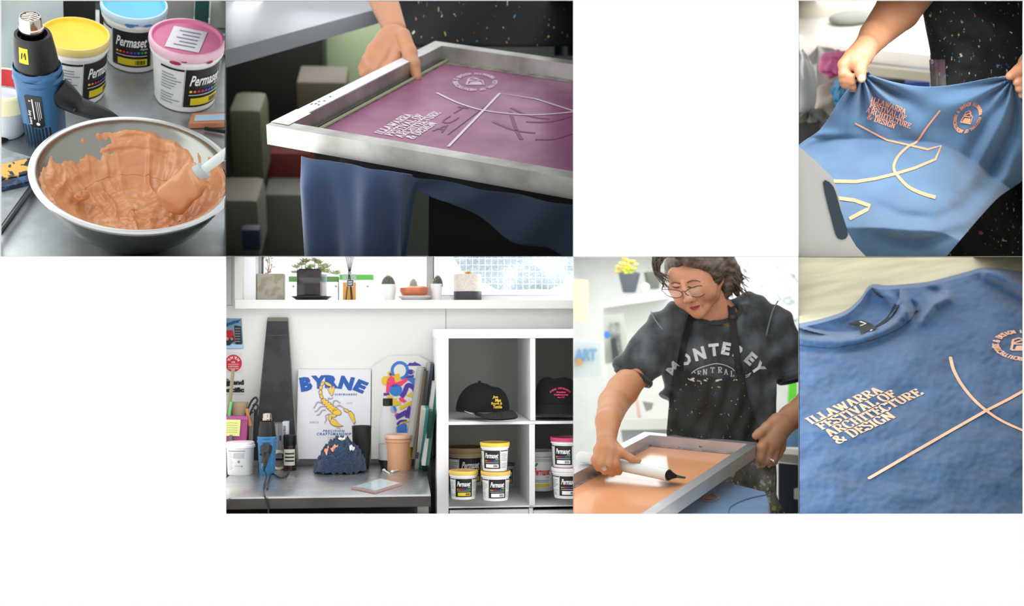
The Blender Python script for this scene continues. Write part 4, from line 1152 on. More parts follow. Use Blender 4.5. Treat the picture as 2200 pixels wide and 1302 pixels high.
    lt = [(-60, 1972), (0, 1977), (60, 1988), (110, 1998), (150, 2000), (190, 2003), (260, 2010), (620, 2010)]
    def tor(u, v, off=0):
        py = -50+660*v; a = math.pi*(u*.98+.01); l = lerp_tab(lt, py)
        px = 2118-(2118-l)*math.cos(a)
        w_ = .012*math.sin(py*.035+u*9)+.010*math.sin(py*.06-u*14)+.006*nz(px*.05, py*.05, 1)
        return P.d(px, py, 5.95-.20*math.sin(a)-w_+off)
    MB().grid(tor, 90, 110).build('apron', mat_splatter('paint_flecked_apron', '#141a18', r=.75, scale=34, dens=.36, size=.30, base2='#1e2524'), t3, solid=.004, auto=0)
    MB().grid(lambda u, v: tor(-.005+.24*u, .27+.12*v, -.012-.004*math.sin(u*25)), 20, 10).build('shorts', mat_splatter('shorts_cloth', '#6b5560', r=.85, scale=26, dens=.5, size=.45, base2='#7c7a76'), t3, solid=.003, auto=0, label='grey and pink stained shorts')
    def hand_px(parts_px, k, blend, name, lo, hi, base='#b47d58', dark='#94553a', h=.0024, extra=None):
        fs = []
        for ch in parts_px:
            pts = [P.d(x, y, d) for x, y, d, r_ in ch]; rs = [r_/P.ppm(p) for (x, y, d, r_), p in zip(ch, pts)]
            fs += CH(pts, rs) if len(pts) > 1 else [ell(pts[0], (rs[0],)*3)]
        if extra: fs += extra
        L_ = [P.d(x, y, d) for x in (lo[0], hi[0]) for y in (lo[1], hi[1]) for d in (lo[2], hi[2])]
        a = [min(p[i] for p in L_) for i in range(3)]; b = [max(p[i] for p in L_) for i in range(3)]
        return U(fs, blend/P.ppm(L_[0])), a, b, h, skin_paint(None, 1, base=base, dark=dark)
    dh = 5.38
    arm = [[(1975, -60, 5.75, 62), (1930, 20, 5.62, 48), (1880, 75, 5.48, 33), (1862, 100, 5.42, 27)],
           [(1860, 100, 5.40, 26), (1848, 118, 5.38, 27), (1838, 132, 5.37, 22)],
           [(1862, 112, 5.38, 18), (1850, 138, 5.355, 13.5), (1849, 152, 5.345, 12), (1851, 169, 5.34, 9.5)],       # thumb
           [(1828, 118, 5.37, 14), (1812, 138, 5.37, 12), (1812, 158, 5.37, 10.5), (1828, 166, 5.37, 9)],
           [(1838, 124, 5.40, 13), (1815, 148, 5.39, 11.5), (1813, 170, 5.385, 10.5), (1830, 176, 5.38, 9)],
           [(1842, 128, 5.42, 12), (1820, 158, 5.41, 11), (1816, 180, 5.40, 10), (1832, 186, 5.40, 8.5)],
           [(1850, 130, 5.44, 11), (1830, 168, 5.43, 10), (1826, 188, 5.42, 8.5), (1838, 192, 5.42, 7)]]
    f, a, b, h, pn = hand_px(arm, 1, 4.5, 'arm', (1780, -60, 5.2), (2060, 215, 5.95))
    bm_ = MB(); sculpt_into(bm_, f, a, b, .0036, pn)
    MB().ball(P.d(1851, 168, 5.305), (7/P.ppm(P.d(1851, 168, 5.3)), .0018, 9/P.ppm(P.d(1851, 168, 5.3))), 12).build('thumb_nail', M('#e3b9a0', r=.3), t3)
    arm = [[(2290, 60, 5.6, 40), (2240, 110, 5.5, 30), (2214, 136, 5.42, 26)],
           [(2212, 138, 5.4, 22), (2188, 152, 5.36, 13), (2170, 163, 5.34, 9.5)],
           [(2220, 160, 5.4, 18), (2200, 178, 5.37, 13), (2186, 176, 5.35, 10)],
           [(2226, 175, 5.4, 16), (2206, 196, 5.38, 12), (2190, 190, 5.36, 9)], [(2230, 190, 5.42, 14), (2210, 208, 5.4, 11), (2196, 204, 5.38, 8)]]
    f, a, b, h, pn = hand_px(arm, 1, 4.5, 'arm', (2150, 40, 5.2), (2330, 240, 5.7))
    sculpt_into(bm_, f, a, b, .0034, pn)
    c0, c1 = P.d(2118, 60, 6.12), P.d(2118, 560, 6.12); rr = 70/P.ppm(c0)
    sculpt_into(bm_, cap(c0, c1, rr, rr), [min(c0[i], c1[i])-rr-.03 for i in range(3)], [max(c0[i], c1[i])+rr+.03 for i in range(3)], .012, pn)
    bm_.build('body', SKINM, t3, auto=0)
    # ---- workshop behind
    Z = -.6
    zt = lambda px, py: P.z(px, py, Z)
    mb = MB(); pts = [zt(1640, 80), zt(2080, 127), zt(2080, 20), zt(1990, 12), zt(1760, 18), zt(1640, 50)]
    mb.extr([p-V3(0, 0, .06) for p in pts], (0, 0, .06)); 
    t = thing('white_bench', 'white topped bench behind the person holding the shirt', 'bench', pts[0])
    mb.build('bench_top', M('#e3e0da', r=.4), t, smooth=False)
    q = MB(); a_, b_ = zt(1640, 90), zt(2080, 134); dn = V3(0, 0, -.10); bk = V3(0, .03, 0)
    q.hexa([a_+dn, b_+dn, b_+dn+bk, a_+dn+bk, a_-V3(0, 0, .06), b_-V3(0, 0, .06), b_-V3(0, 0, .06)+bk, a_-V3(0, 0, .06)+bk]).build('apron_rail', M('#a9a496', r=.5), t, smooth=False, label='beige front rail')
    MB().add([P.d(1600, 620, 12.5), P.d(2300, 620, 12.5), P.d(2300, -80, 12.5), P.d(1600, -80, 12.5)], [(0, 1, 2, 3)]).build('wall_back', M('#cfcabf', r=.9), None, smooth=False)['kind'] = 'structure'
    c = zt(1832, 47); tag(MB().ball(c+V3(0, 0, .02), (.105, .07, .025), 20).build('computer_mouse', M('#7d7f78', r=.5)), 'dark grey rounded mouse on the white bench beside the forearm', 'mouse')
    c = zt(1790, 22); q = MB(); q.grid(lambda u, v: c+V3((.22+.03*math.sin(9*u))*math.cos(2*math.pi*u)*math.sin(math.pi*v/2), .1*math.sin(2*math.pi*u)*math.sin(math.pi*v/2), .16*math.cos(math.pi*v/2)), 24, 8, cu=True)
    tag(q.build('folded_cloth', M('#e4dfd3', r=.8)), 'heap of pale cloth at the back of the white bench', 'cloth')
    def blob(name, px, py, d, rx, ry, col, lab, cat, seed=1, dy=.12, r=.5, lump=.35):
        c_ = P.d(px, py, d); m_ = P.ppm(c_); rx /= m_; ry /= m_
        q = MB().grid(lambda u, v: c_+V3(rx*math.cos(2*math.pi*u)*math.sin(math.pi*v), dy*math.sin(2*math.pi*u)*math.sin(math.pi*v), ry*math.cos(math.pi*v))*(1+lump*nz(math.cos(2*math.pi*u)*2, math.sin(2*math.pi*u)*2, v*5+seed)), 40, 24, cu=True)
        return tag(q.build(name, M(col, r=r, var=.06, bs=10)), lab, cat)
    blob('plastic_bag', 1760, 190, 8.3, 72, 85, '#b9bab6', 'crumpled clear plastic bag under the white bench', 'bag', 3)
    blob('white_bag', 1722, 200, 7.6, 30, 90, '#d8dcdd', 'tall white plastic bag at the left edge under the bench', 'bag', 9, lump=.2)
    blob('beige_bag', 1815, 235, 7.9, 62, 60, '#a79f92', 'beige sack in front of the plastic bags', 'bag', 5)
    blob('pink_pouch', 1795, 135, 7.9, 34, 12, '#c2578e', 'small pink pouch lying on the plastic bag', 'pouch', 5)
    blob('blue_pouch', 1810, 195, 7.4, 22, 14, '#2f8cc0', 'small bright blue pouch between the bags', 'pouch', 7)
    blob('grey_basket', 1740, 290, 7.4, 60, 45, '#6c6b63', 'grey basket low on the left behind the shirt', 'basket', 2)
    def blk(name, x0, x1, y0, y1, d, col, lab, cat, dy=.25, r=.6):
        a_, b_ = P.d(x0, y1, d), P.d(x1, y0, d); c_ = (a_+b_)/2; m_ = P.ppm(c_)
        return tag(MB().box(c_, ((x1-x0)/m_, dy, (y1-y0)/m_), bev=.008).build(name, M(col, r=r, var=.05)), lab, cat)
    blk('black_crate', 1862, 1942, 146, 330, 10.2, '#15171c', 'black crate in shadow under the white bench', 'crate')
    blk('blue_crate', 1944, 1996, 150, 330, 10.1, '#173f8c', 'royal blue crate under the bench beside the apron', 'crate')
    blk('dark_box', 1700, 1760, 285, 420, 7.2, '#1d1c18', 'dark box behind the lower left sleeve', 'box')
    # ---- out-of-focus press arm in front, lower left
    tp = thing('press_clamp', 'pale grey press arm with a dark slot in the lower left foreground', 'press', P.d(1750, 545, 4.72))
    pts = [(1700, 330), (1740, 336), (1768, 362), (1790, 385), (1804, 430), (1812, 480), (1840, 530), (1866, 575), (1700, 590)]
    f_ = lambda x, y, d: P.d(x, y, d)
    c_ = cr([V3(x, y, 0) for x, y in pts], 3, closed=True)
    fr = [f_(p.x, p.y, 4.67) for p in c_]; bk_ = [f_(1760+(p.x-1760)*1.0, p.y, 4.74) for p in c_]
    n_ = len(fr); from mathutils.geometry import tessellate_polygon
    tri = [tuple(t_) for t_ in tessellate_polygon([[V3(p.x, p.y, 0) for p in c_]])]
    MB().add(fr+bk_, tri+[tuple(i+n_ for i in t_) for t_ in tri]+[(i, (i+1) % n_, n_+(i+1) % n_, n_+i) for i in range(n_)]).build('arm_casting', M('#bdbdb8', r=.5, var=.08, bs=6), tp, smooth=False)
    q = MB(); c2 = cr([V3(x, y, 0) for x, y in ((1768, 392), (1790, 400), (1806, 450), (1822, 505), (1800, 512), (1786, 470))], 3, closed=True)
    q.add([f_(p.x, p.y, 4.664) for p in c2], [tuple(t_) for t_ in tessellate_polygon([[V3(p.x, p.y, 0) for p in c2]])]); q.build('slot', M('#2c3a44', r=.6), tp, smooth=False)
niche_held()

# ================================================================ niche 6: printed shirt laid flat
def niche_flat():
    use(PF)
    side_light(PF, 'top', 10, 5.0, 7.2, span=.9)
    side_light(PF, 'left', 17, 4.7, 6.4, span=.9)
    z = P.z
    tag(MB().box((0, .35, -.02), (2.6, 2.0, .03)).build('plywood_table', mat_mix('pale_plywood', '#bab59c', '#aaa48d', scale=2.2, lo=.4, hi=.6, r1=.6, r2=.7, stretch=(1, 6, 1)), smooth=False), 'pale beige table top under the printed blue shirt', 'table')
    top = [(1690, 700), (1716, 695), (1760, 686), (1815, 668), (1848, 641), (1870, 612), (1905, 613), (1960, 609), (2000, 604), (2040, 594), (2080, 583), (2125, 575), (2230, 588)]
    tc_ = cr([V3(a, b, 0) for a, b in top], 6); tab = [(p.x, p.y) for p in tc_]
    up = [(1690, 697), (1725, 708), (1760, 717), (1800, 722), (1839, 720), (1881, 705), (1908, 686), (1926, 662), (1932, 648)]
    lo = [(1690, 740), (1760, 747), (1804, 746), (1870, 732), (1925, 710), (1956, 688), (1968, 668)]
    mid = [(1690, 720), (1725, 729), (1765, 733), (1805, 734), (1850, 728), (1895, 712), (1928, 692), (1947, 668), (1946, 650), (1925, 632), (1900, 622)]
    upt = [(p.x, p.y) for p in cr([V3(a, b, 0) for a, b in up], 6)]
    def ht(px, py):
        ty = lerp_tab(tab, px); e = max(0, min(1, (py-ty)/9)); h = .010+.006*nz(px*.012, py*.02, 2)
        d, t_ = seg_d(px, py, mid)
        h += .015*math.exp(-(d/12)**2)
        h -= .004*math.exp(-((d-24)/7)**2)*(1 if py > lerp_tab(lo, px) else 0)
        if px < 1932 and py < lerp_tab(upt, px):       # inside the neck: falls to the back panel, then rises to the back collar
            k = lerp_tab(upt, px)-py; g = max(0, min(1, (py-ty)/42))
            h = .016-.016*min(1, k/9)+.020*(1-g)**1.5
        h += .016*ridge(px, py, [(1880, 618), (1915, 640), (1948, 672), (1958, 700)], 10)+.018*ridge(px, py, [(2036, 622), (2036, 640), (2005, 655), (1980, 690), (1972, 700)], 11)
        h -= .012*ridge(px, py, [(1950, 640), (1966, 660), (1970, 690)], 7)-.0*px+.010*ridge(px, py, [(1990, 620), (2010, 625), (2022, 632)], 8)
        h += .022*ridge(px, py, [(2120, 585), (2165, 600), (2230, 640)], 15, False)-.012*ridge(px, py, [(2110, 595), (2160, 625), (2230, 665)], 14, False)
        h += .0022*nz(px*.02+py*.01, py*.03-px*.006, 5)+.0012*nz(px*.07, py*.09, 9)
        h += .004*ridge(px, py, [(1800, 790), (1900, 800), (1990, 760), (2080, 700)], 30)
        h += .005*ridge(px, py, [(2020, 1000), (2100, 960), (2200, 980)], 40, False)
        return h*e+.0005
    def surf(px, py, o=0):
        h = ht(px, py)+o; p = z(px, py, 0); return V3(p.x, p.y-h*.0, h) if False else z(px, py, h)
    t = thing('blue_tee', 'blue tee shirt laid flat with its collar towards the upper left', 'shirt', z(1958, 850, 0))
    MB().grid(lambda u, v: (lambda x: surf(x, lerp_tab(tab, x)+(1125-lerp_tab(tab, x))*v**1.15))(1695+530*u), 260, 230).build('cloth', fabric('denim_blue_cotton', '#2f5178', '#3a5f8a', scale=7, bump=.35), t, auto=0)
    S = lambda o=.0012: (lambda x, y: surf(x, y, o))
    # rib seam lines of the collar, woven label, painted neck shade, shoulder tape
    for k, (pts, w_) in enumerate(((lo, 1.6),)):
        q = MB(); put_quads(q, pline(pts, w_, n=6), S(.0008)); q.build('collar_seam', M('#31506f', r=.9), t)
    q = MB(); put_poly(q, [(1820, 696), (1848, 687), (1872, 695), (1884, 706), (1862, 712), (1850, 718), (1844, 702)], S(.006)); q.build('neck_label', M('#0d1216', r=.6), t, smooth=False, label='black woven neck label')
    q = MB(); put_poly(q, [(1837, 693), (1850, 690), (1862, 695), (1850, 700), (1840, 699)], S(.0068)); q.build('label_mark', M('#d8dadc', r=.6), t, smooth=False)
    q = MB(); put_disc(q, 1870, 706, 5.5, S(.0069), n=10, ry=4.5); q.build('label_size_mark', M('#d8e6ee', r=.6), t, smooth=False)
    q = MB(); put_quads(q, pline([(1926, 655), (1919, 668), (1907, 684), (1888, 698), (1872, 707)], (11, 3), n=6), S(.003)); q.build('neck_shade_strip', M('#17242e', r=.9), t, label='shade inside the neck drawn as a dark strip')  # dark strip painted as the shade inside the neck opening
    q = MB(); put_quads(q, pline([(1872, 618), (1884, 632), (1897, 640)], (5, 3), n=5), S(.004)); q.build('shoulder_tape', M('#1a2c3c', r=.9), t)
    # print
    def pxof(v): return P.px(v)
    p0, p1 = z(1744, 924, 0), z(1900, 853, 0); xv = (p1-p0)/serif_line('ILLAWARRA')[1]; yv = Vector((-xv.y, xv.x, 0))*.93
    def onp(x, y):
        g = p0+xv*x+yv*(y+1); a = pxof((g.x, g.y, .01)); return surf(a[0], a[1], .0012)
    q = MB(); festival(q, onp, ind=(0, .18, .15, .05), thick=.235); q.build('festival_lettering', M('#f3bd9d', r=.6), t, smooth=False, label='peach festival lettering')
    Gp = lambda x, y: V3(*z(x, y, .01))
    def gl(pts, wd, nm, smooth):
        pp = [(Gp(*p).x, Gp(*p).y) for p in pts]; q = MB()
        put_quads(q, pline(pp, wd, n=6, smooth=smooth), lambda x, y: (lambda a: surf(a[0], a[1], .0013))(pxof((x, y, .01))), sub=6)
        for e in (pp[0], pp[-1]): put_disc(q, e[0], e[1], (wd[0] if isinstance(wd, tuple) else wd)/2, lambda x, y: (lambda a: surf(a[0], a[1], .0013))(pxof((x, y, .01))), n=12)
        q.build(nm, M('#f3bd9d', r=.6), t, smooth=False)
    gl([(1868, 1027), (1950, 979), (2040, 927), (2119, 882), (2170, 856), (2230, 822)], .0052, 'printed_line', False)
    gl([(2042, 768), (2049, 795), (2066, 826), (2090, 856), (2119, 882), (2160, 908), (2230, 938)], .0048, 'printed_arc', True)
    c = Gp(2197, 741); R_ = 57/P.ppm(c)
    def on2(x, y): a = pxof((c.x+x, c.y+y, .01)); return surf(a[0], a[1], .0013)
    q = MB(); seal(q, lambda x, y: on2(x, y), R_); q.build('festival_seal', M('#f0bda4', r=.6), t, smooth=False, label='peach round festival seal')
niche_flat()
# ================================================================ niche 4: workshop corner with window, steel table and cube shelf
def mat_wired(name):
    """obscured wired glass: pale mottled pane with a fine grid pressed in"""
    mt = bpy.data.materials.new(name); mt.use_nodes = True
    nt = mt.node_tree; b = nt.nodes['Principled BSDF']; N = nt.nodes.new; L = nt.links.new
    tc = N('ShaderNodeTexCoord'); 
    n1 = N('ShaderNodeTexNoise'); n1.inputs['Scale'].default_value = 260; n1.inputs['Detail'].default_value = 2
    n2 = N('ShaderNodeTexNoise'); n2.inputs['Scale'].default_value = 7; n2.inputs['Detail'].default_value = 3
    L(tc.outputs['Object'], n1.inputs['Vector']); L(tc.outputs['Object'], n2.inputs['Vector'])
    cr_ = N('ShaderNodeValToRGB'); e = cr_.color_ramp.elements; e[0].position = .35; e[0].color = lin('#74858e'); e[1].position = .62; e[1].color = lin('#dfe8ee')
    x = e_ = cr_.color_ramp.elements.new(.5); x.color = lin('#a9b9c2')
    ad = N('ShaderNodeMath'); ad.operation = 'MULTIPLY_ADD'; L(n2.outputs['Fac'], ad.inputs[0]); ad.inputs[1].default_value = .45; 
    m1 = N('ShaderNodeMath'); m1.operation = 'MULTIPLY'; m1.inputs[1].default_value = .55; L(n1.outputs['Fac'], m1.inputs[0]); L(m1.outputs[0], ad.inputs[2])
    L(ad.outputs[0], cr_.inputs[0])
    br = N('ShaderNodeTexBrick'); br.offset = 0; br.inputs['Scale'].default_value = 32; br.inputs['Mortar Size'].default_value = .03; br.inputs['Brick Width'].default_value = 1; br.inputs['Row Height'].default_value = 1
    br.inputs['Color1'].default_value = (0, 0, 0, 1); br.inputs['Color2'].default_value = (0, 0, 0, 1); br.inputs['Mortar'].default_value = (1, 1, 1, 1)
    sx = N('ShaderNodeSeparateXYZ'); cx_ = N('ShaderNodeCombineXYZ'); L(tc.outputs['Object'], sx.inputs[0]); L(sx.outputs[0], cx_.inputs[0]); L(sx.outputs[2], cx_.inputs[1]); L(cx_.outputs[0], br.inputs['Vector'])
    mx = N('ShaderNodeMixRGB'); L(br.outputs['Color'], mx.inputs[0]); L(cr_.outputs[0], mx.inputs[1]); mx.inputs[2].default_value = (.95, .98, 1, 1)
    # a pane that passes the sky's light, tinted by its texture
    tr = N('ShaderNodeBsdfTranslucent'); L(mx.outputs[0], tr.inputs['Color'])
    gl = N('ShaderNodeBsdfTransparent'); L(mx.outputs[0], gl.inputs['Color'])
    mm = N('ShaderNodeMixShader'); mm.inputs[0].default_value = .75; L(tr.outputs[0], mm.inputs[1]); L(gl.outputs[0], mm.inputs[2])
    L(mm.outputs[0], nt.nodes['Material Output'].inputs['Surface'])
    return mt
def niche_workshop():
    use(PE)
    Y = P.y
    YW, YT0, YT1 = .58, -.44, .56
    ZT = Y(858, 1063, YT0).z
    side_light(PE, 'top', 7, 4.68, 5.4, span=.95)
    side_light(PE, 'top', 1.2, 5.45, 5.78, span=.95)
    side_light(PE, 'top', 12, 5.96, 6.5, span=.95)
    side_light(PE, 'left', 4, 5.95, 6.5, span=.6, at=.1)
    side_light(PE, 'right', 6, 5.95, 6.5, span=.6, at=.1)
    side_light(PE, 'left', 2, 4.68, 5.5, span=.8)
    side_light(PE, 'right', 2.5, 4.65, 4.95, span=.8)
    WH = M('#e4e4e1', r=.7, var=.01, bs=8)
    def bx(px0, px1, py0, py1, y0, y1, ref=None):
        """box whose front face (at depth y0) covers the given pixels"""
        a, b = Y(px0, py1, y0), Y(px1, py0, y0)
        return [V3(a.x, y0, a.z), V3(b.x, y0, a.z), V3(b.x, y1, a.z), V3(a.x, y1, a.z), V3(a.x, y0, b.z), V3(b.x, y0, b.z), V3(b.x, y1, b.z), V3(a.x, y1, b.z)]
    # wall with the window opening
    mb = MB(); o1 = Y(548, 642, YW)
    mb.hexa(bx(400, 1320, 652, 1300, YW, YW+.10)); mb.hexa(bx(400, 520, 440, 652, YW, YW+.10))
    mb.build('wall_back', WH, None, smooth=False)['kind'] = 'structure'
    for k, (x0, x1, y0, y1) in enumerate(((957.3, 958.6, 661, 800), (484, 500, 655.5, 656.5), (497.6, 498.6, 540, 655))):
        struct(MB().hexa(bx(x0, x1, y0, y1, YW-.001, YW+.001)).build('trim_%d' % (10+k), M('#8f8f8a', r=.8), None, smooth=False))
    # sill and frame
    mb = MB(); mb.hexa(bx(505, 1330, 644.5, 663, YW-.07, YW+.16)); mb.build('window_1', M('#e6e5e0', r=.5, var=.01), None, smooth=False)
    w1 = bpy.data.objects['window_1']; w1['kind'] = 'structure'
    mb = MB(); mb.hexa(bx(504, 521, 440, 646, YW-.06, YW+.10)); mb.build('window_frame', M('#dbdad3', r=.6), w1, smooth=False)
    mb = MB(); mb.hexa(bx(521, 549, 440, 652, YW+.0, YW+.17)); mb.build('window_reveal', M('#f4f4fb', r=.7), w1, smooth=False)
    mb = MB(); mb.hexa(bx(549, 561, 440, 652, YW+.12, YW+.16)); mb.build('window_stile', M('#cfd4dc', r=.5), w1, smooth=False)
    mb = MB(); mb.hexa(bx(562, 566, 440, 652, YW+.14, YW+.16)); mb.build('window_gasket', M('#5a6a78', r=.5), w1, smooth=False)
    mb = MB(); mb.hexa(bx(916.5, 931, 440, 652, YW+.11, YW+.15)); mb.build('window_mullion', M('#c4c6c8', r=.4), w1, smooth=False)
    mb = MB(); mb.hexa(bx(931, 932.6, 440, 600, YW+.105, YW+.16)); mb.build('window_gasket', M('#3f4d5c', r=.5), w1, smooth=False)
    mb = MB(); mb.hexa(bx(931, 1330, 634.6, 652, YW+.11, YW+.15)); mb.build('window_bottom_rail', M('#f3f3f5', r=.4), w1, smooth=False)
    mb = MB(); mb.hexa(bx(933, 1330, 634, 634.8, YW+.108, YW+.112)); mb.build('window_seal', M('#8b8f94', r=.4), w1, smooth=False)
    mb = MB(); mb.hexa(bx(932, 1330, 440, 640, YW+.13, YW+.136)); mb.build('window_pane', mat_glass('clear_glass', '#ffffff', 0, 1.02), w1, smooth=False)
    q = MB(); pts = [(968, 540), (992, 583), (1040, 592), (1047, 618), (1120, 622), (1190, 618), (1224, 600), (1240, 570), (1260, 540)]
    pts = [(968, 520), (974, 552), (990, 580), (1010, 598), (1048, 612), (1060, 618), (1072, 626), (1100, 624), (1140, 621), (1180, 622), (1205, 612), (1222, 596), (1234, 580), (1300, 520)]
    put_poly(q, pts, lambda x, y: Y(x, y, YW+.128)); q.build('obscured_film', mat_wired('wired_glass'), w1, smooth=False, label='mottled wired glass')
    # outside: planter with a turf strip seen through the clear pane
    def ext(name, x0, x1, y0, y1, yy, dy, col, par=None): 
        mb = MB(); mb.hexa(bx(x0, x1, y0, y1, yy, yy+dy)); return mb.build(name, M(col, r=.7, var=.08, bs=14), par, smooth=False)
    for k, (x0, x1) in enumerate(((620, 726), (729, 802))):
        t = thing('planter_box', 'weathered white board planter with turf on top outside the window, %s' % ('behind the square pot' if k == 0 else 'right of the reed diffuser'), 'planter', Y(x0, 640, YW+.35))
        ext('boards', x0, x1, 606-4*k, 652, YW+.35, .12, '#dcd9dc', t); ext('turf', x0, x1, 594-4*k, 606-4*k, YW+.36, .10, '#3a5a30' if k == 0 else '#3a7a2c', t)
        for bx_ in ((630, 722) if k == 0 else (790,)):
            MB().ball(Y(bx_, 615, YW+.345), .006, 10).build('bolt', M('#6f6a6c', r=.4, m=.6), t)
    struct(MB().hexa(bx(545, 1330, 650, 664, YW+.165, YW+.6)).build('trim_13', M('#e8e8e8', r=.8), None, smooth=False))
    # ------------------------------------------------ things on the sill
    def yb(px, py, y): return Y(px, py, y)
    ys = YW+.03
    zs = Y(700, 644.5, YW-.07).z
    c = Y(580, 644, ys); c.z = zs
    t = thing('concrete_pot', 'square concrete pot with a dried plant at the left end of the sill', 'plant pot', c)
    a, b = Y(552, 588, ys), Y(608, 643, ys); w_ = b.x-a.x; h_ = a.z-zs
    CON = mat_mix('concrete', '#aaa596', '#99907f', scale=22, r1=.8, r2=.9, bump=.2)
    MB().hexa([V3(a.x, ys, zs), V3(b.x, ys, zs), V3(b.x, ys+w_, zs), V3(a.x, ys+w_, zs), V3(a.x, ys, a.z), V3(b.x, ys, a.z), V3(b.x, ys+w_, a.z), V3(a.x, ys+w_, a.z)]).build('pot_body', CON, t, smooth=False)
    q = MB(); rnd = random.Random(5)
    for px, py in ((571, 553), (577, 548), (584, 566), (569, 575)):
        q.tube(cr([Y(575, 588, ys+.04), Y((575+px)/2+3, (588+py)/2, ys+.04), Y(px, py, ys+.04)], 4), .0018, 5)
    for k in range(16):
        px = 574+rnd.uniform(-8, 13); py = rnd.uniform(550, 588); q.tube([Y(px, py, ys+.04), Y(px+rnd.uniform(-9, 9), py+rnd.uniform(-4, 9), ys+.035)], [.0022, .0006], 5)
    q.build('dried_plant', M('#b98d72', r=.8), t)
    def sq_pot(): pass
    c = Y(663, 640, ys+.02); c.z = zs
    t = thing('glazed_pot', 'black square glazed pot of succulents on a saucer', 'plant pot', c)
    r0 = (Y(712, 640, ys).x-Y(624, 640, ys).x)/2
    MB().lathe(V3(Y(668, 640, ys).x, ys+r0*.6, zs), [(r0*.72, 0), (r0*.78, .004), (r0, .017), (r0*1.0, .020), (r0*.95, .019), (r0*.74, .008), (.0001, .008)], 40).build('saucer', M('#22272c', r=.3), t)
    a, b = Y(637, 579, ys), Y(689, 632, ys); w_ = b.x-a.x; zb = zs+.010; m_ = V3((a.x+b.x)/2, ys+w_/2, 0)
    MB().box((m_.x, m_.y, (zb+a.z)/2), (w_, w_, a.z-zb), bev=.007).build('pot_body', mat_mix('dark_glaze', '#1d1f20', '#4a2f26', scale=18, lo=.5, hi=.75, r1=.12, r2=.16, detail=3), t)
    MB().box((m_.x, m_.y, a.z+.001), (w_*.84, w_*.84, .006)).build('soil', M('#3a2c22', r=.9), t, smooth=False)
    def rosette(mb, c, r, n=11, tilt=0.0, seed=0):
        rd = random.Random(seed)
        for k in range(n):
            a_ = 2*math.pi*k/n*1.0+rd.random(); el = .25+.9*(k % 3)/3+tilt
            d = V3(math.cos(a_)*math.cos(el), math.sin(a_)*math.cos(el), math.sin(el)); s_ = d.cross(V3(0, 0, 1)).normalized(); L_ = r*(1.05-.2*(k % 3))
            mb.add([c, c+d*L_*.5+s_*L_*.2, c+d*L_, c+d*L_*.5-s_*L_*.2, c+d*L_*.5+V3(0, 0, -L_*.16)], [(0, 1, 4), (1, 2, 4), (2, 3, 4), (3, 0, 4), (0, 3, 2, 1)])
    LEAF = mat_mix('succulent_green', '#a9bd8e', '#c9b07c', scale=40, lo=.45, hi=.7, r1=.5, r2=.5)
    for k, (px, py, r_) in enumerate(((637, 572, 12), (648, 566, 12), (656, 560, 14), (668, 571, 12), (676, 558, 12), (684, 563, 13), (697, 573, 17), (700, 582, 14), (722, 586, 14), (632, 583, 9), (690, 577, 12), (663, 576, 11))):
        q = MB(); rosette(q, Y(px, py+4, ys+.02+.01*(k % 3)), r_/520*1.35, 18, tilt=.25, seed=k)
        q.tube([Y(px, py+3, ys+.03), Y(min(684, max(642, px)), 582, ys+.04)], .002, 5); q.build('rosette', LEAF, t, smooth=False)
    c = Y(696, 632, ys+.07); c.z = zs
    t = thing('glass_jar', 'clear glass jar behind the black square pot', 'jar', c)
    MB().lathe(c, [(.014, 0), (.014, Y(0, 588, ys+.07).z-zs)], 24).build('jar_body', M('#aeb9c6', r=.08, alpha=.55), t)
    # reed diffuser
    x0, x1 = Y(736, 0, ys).x, Y(765.5, 0, ys).x; w_ = x1-x0; zt_ = Y(0, 586, ys).z; zl = Y(0, 606, ys).z
    t = thing('reed_diffuser', 'reed diffuser bottle with amber liquid and black reeds', 'diffuser', V3((x0+x1)/2, ys, zs))
    mx_ = (x0+x1)/2
    MB().box((mx_, ys+w_/2, (zs+zl)/2), (w_*.96, w_*.9, zl-zs), bev=.003).build('liquid', M('#d99a3c', r=.1, alpha=.85), t)
    MB().box((mx_, ys+w_/2, (zt_+zl)/2), (w_, w_*.95, zt_-zl), bev=.006).build('bottle', M('#b9c8ce', r=.05, alpha=.45), t)
    MB().lathe((mx_, ys+w_/2, zt_-.002), [(.008, 0), (.008, .010), (.006, .012)], 20).build('neck', M('#8fa3ad', r=.1), t)
    for k in range(6):
        a_ = -1+2*k/5; MB().tube([V3(mx_+.004*a_, ys+w_/2, zt_+.008), V3(mx_+.018*a_, ys+w_/2+.01*(k % 2), Y(0, 545, ys).z)], .0013, 5).build('reed', M('#191c22', r=.6), t)
    q = MB()
    for s_ in (-1, 1, .6): q.tube([V3(mx_+.002*s_, ys-.001, zt_-.004), V3(mx_+.019*s_*.8, ys-.001, zs+.003)], .002, 5)
    q.build('reed_ends', M('#15171a', r=.6), t)
    q = MB(); put_poly(q, [(745, 600.5), (760, 600.5), (760, 616), (745, 616)], lambda x, y: Y(x, y, ys-.002), 0); put_poly(q, [(746, 601.5), (759, 601.5), (759, 615), (746, 615)], lambda x, y: Y(x, y, ys-.003), 1)
    for k in range(3): put_poly(q, [(748, 604+3.4*k), (757, 604+3.4*k), (757, 605.4+3.4*k), (748, 605.4+3.4*k)], lambda x, y: Y(x, y, ys-.004), 0)
    q.build('label', [M('#e8e6e0', r=.5), M('#2b2d31', r=.5)], t, smooth=False)
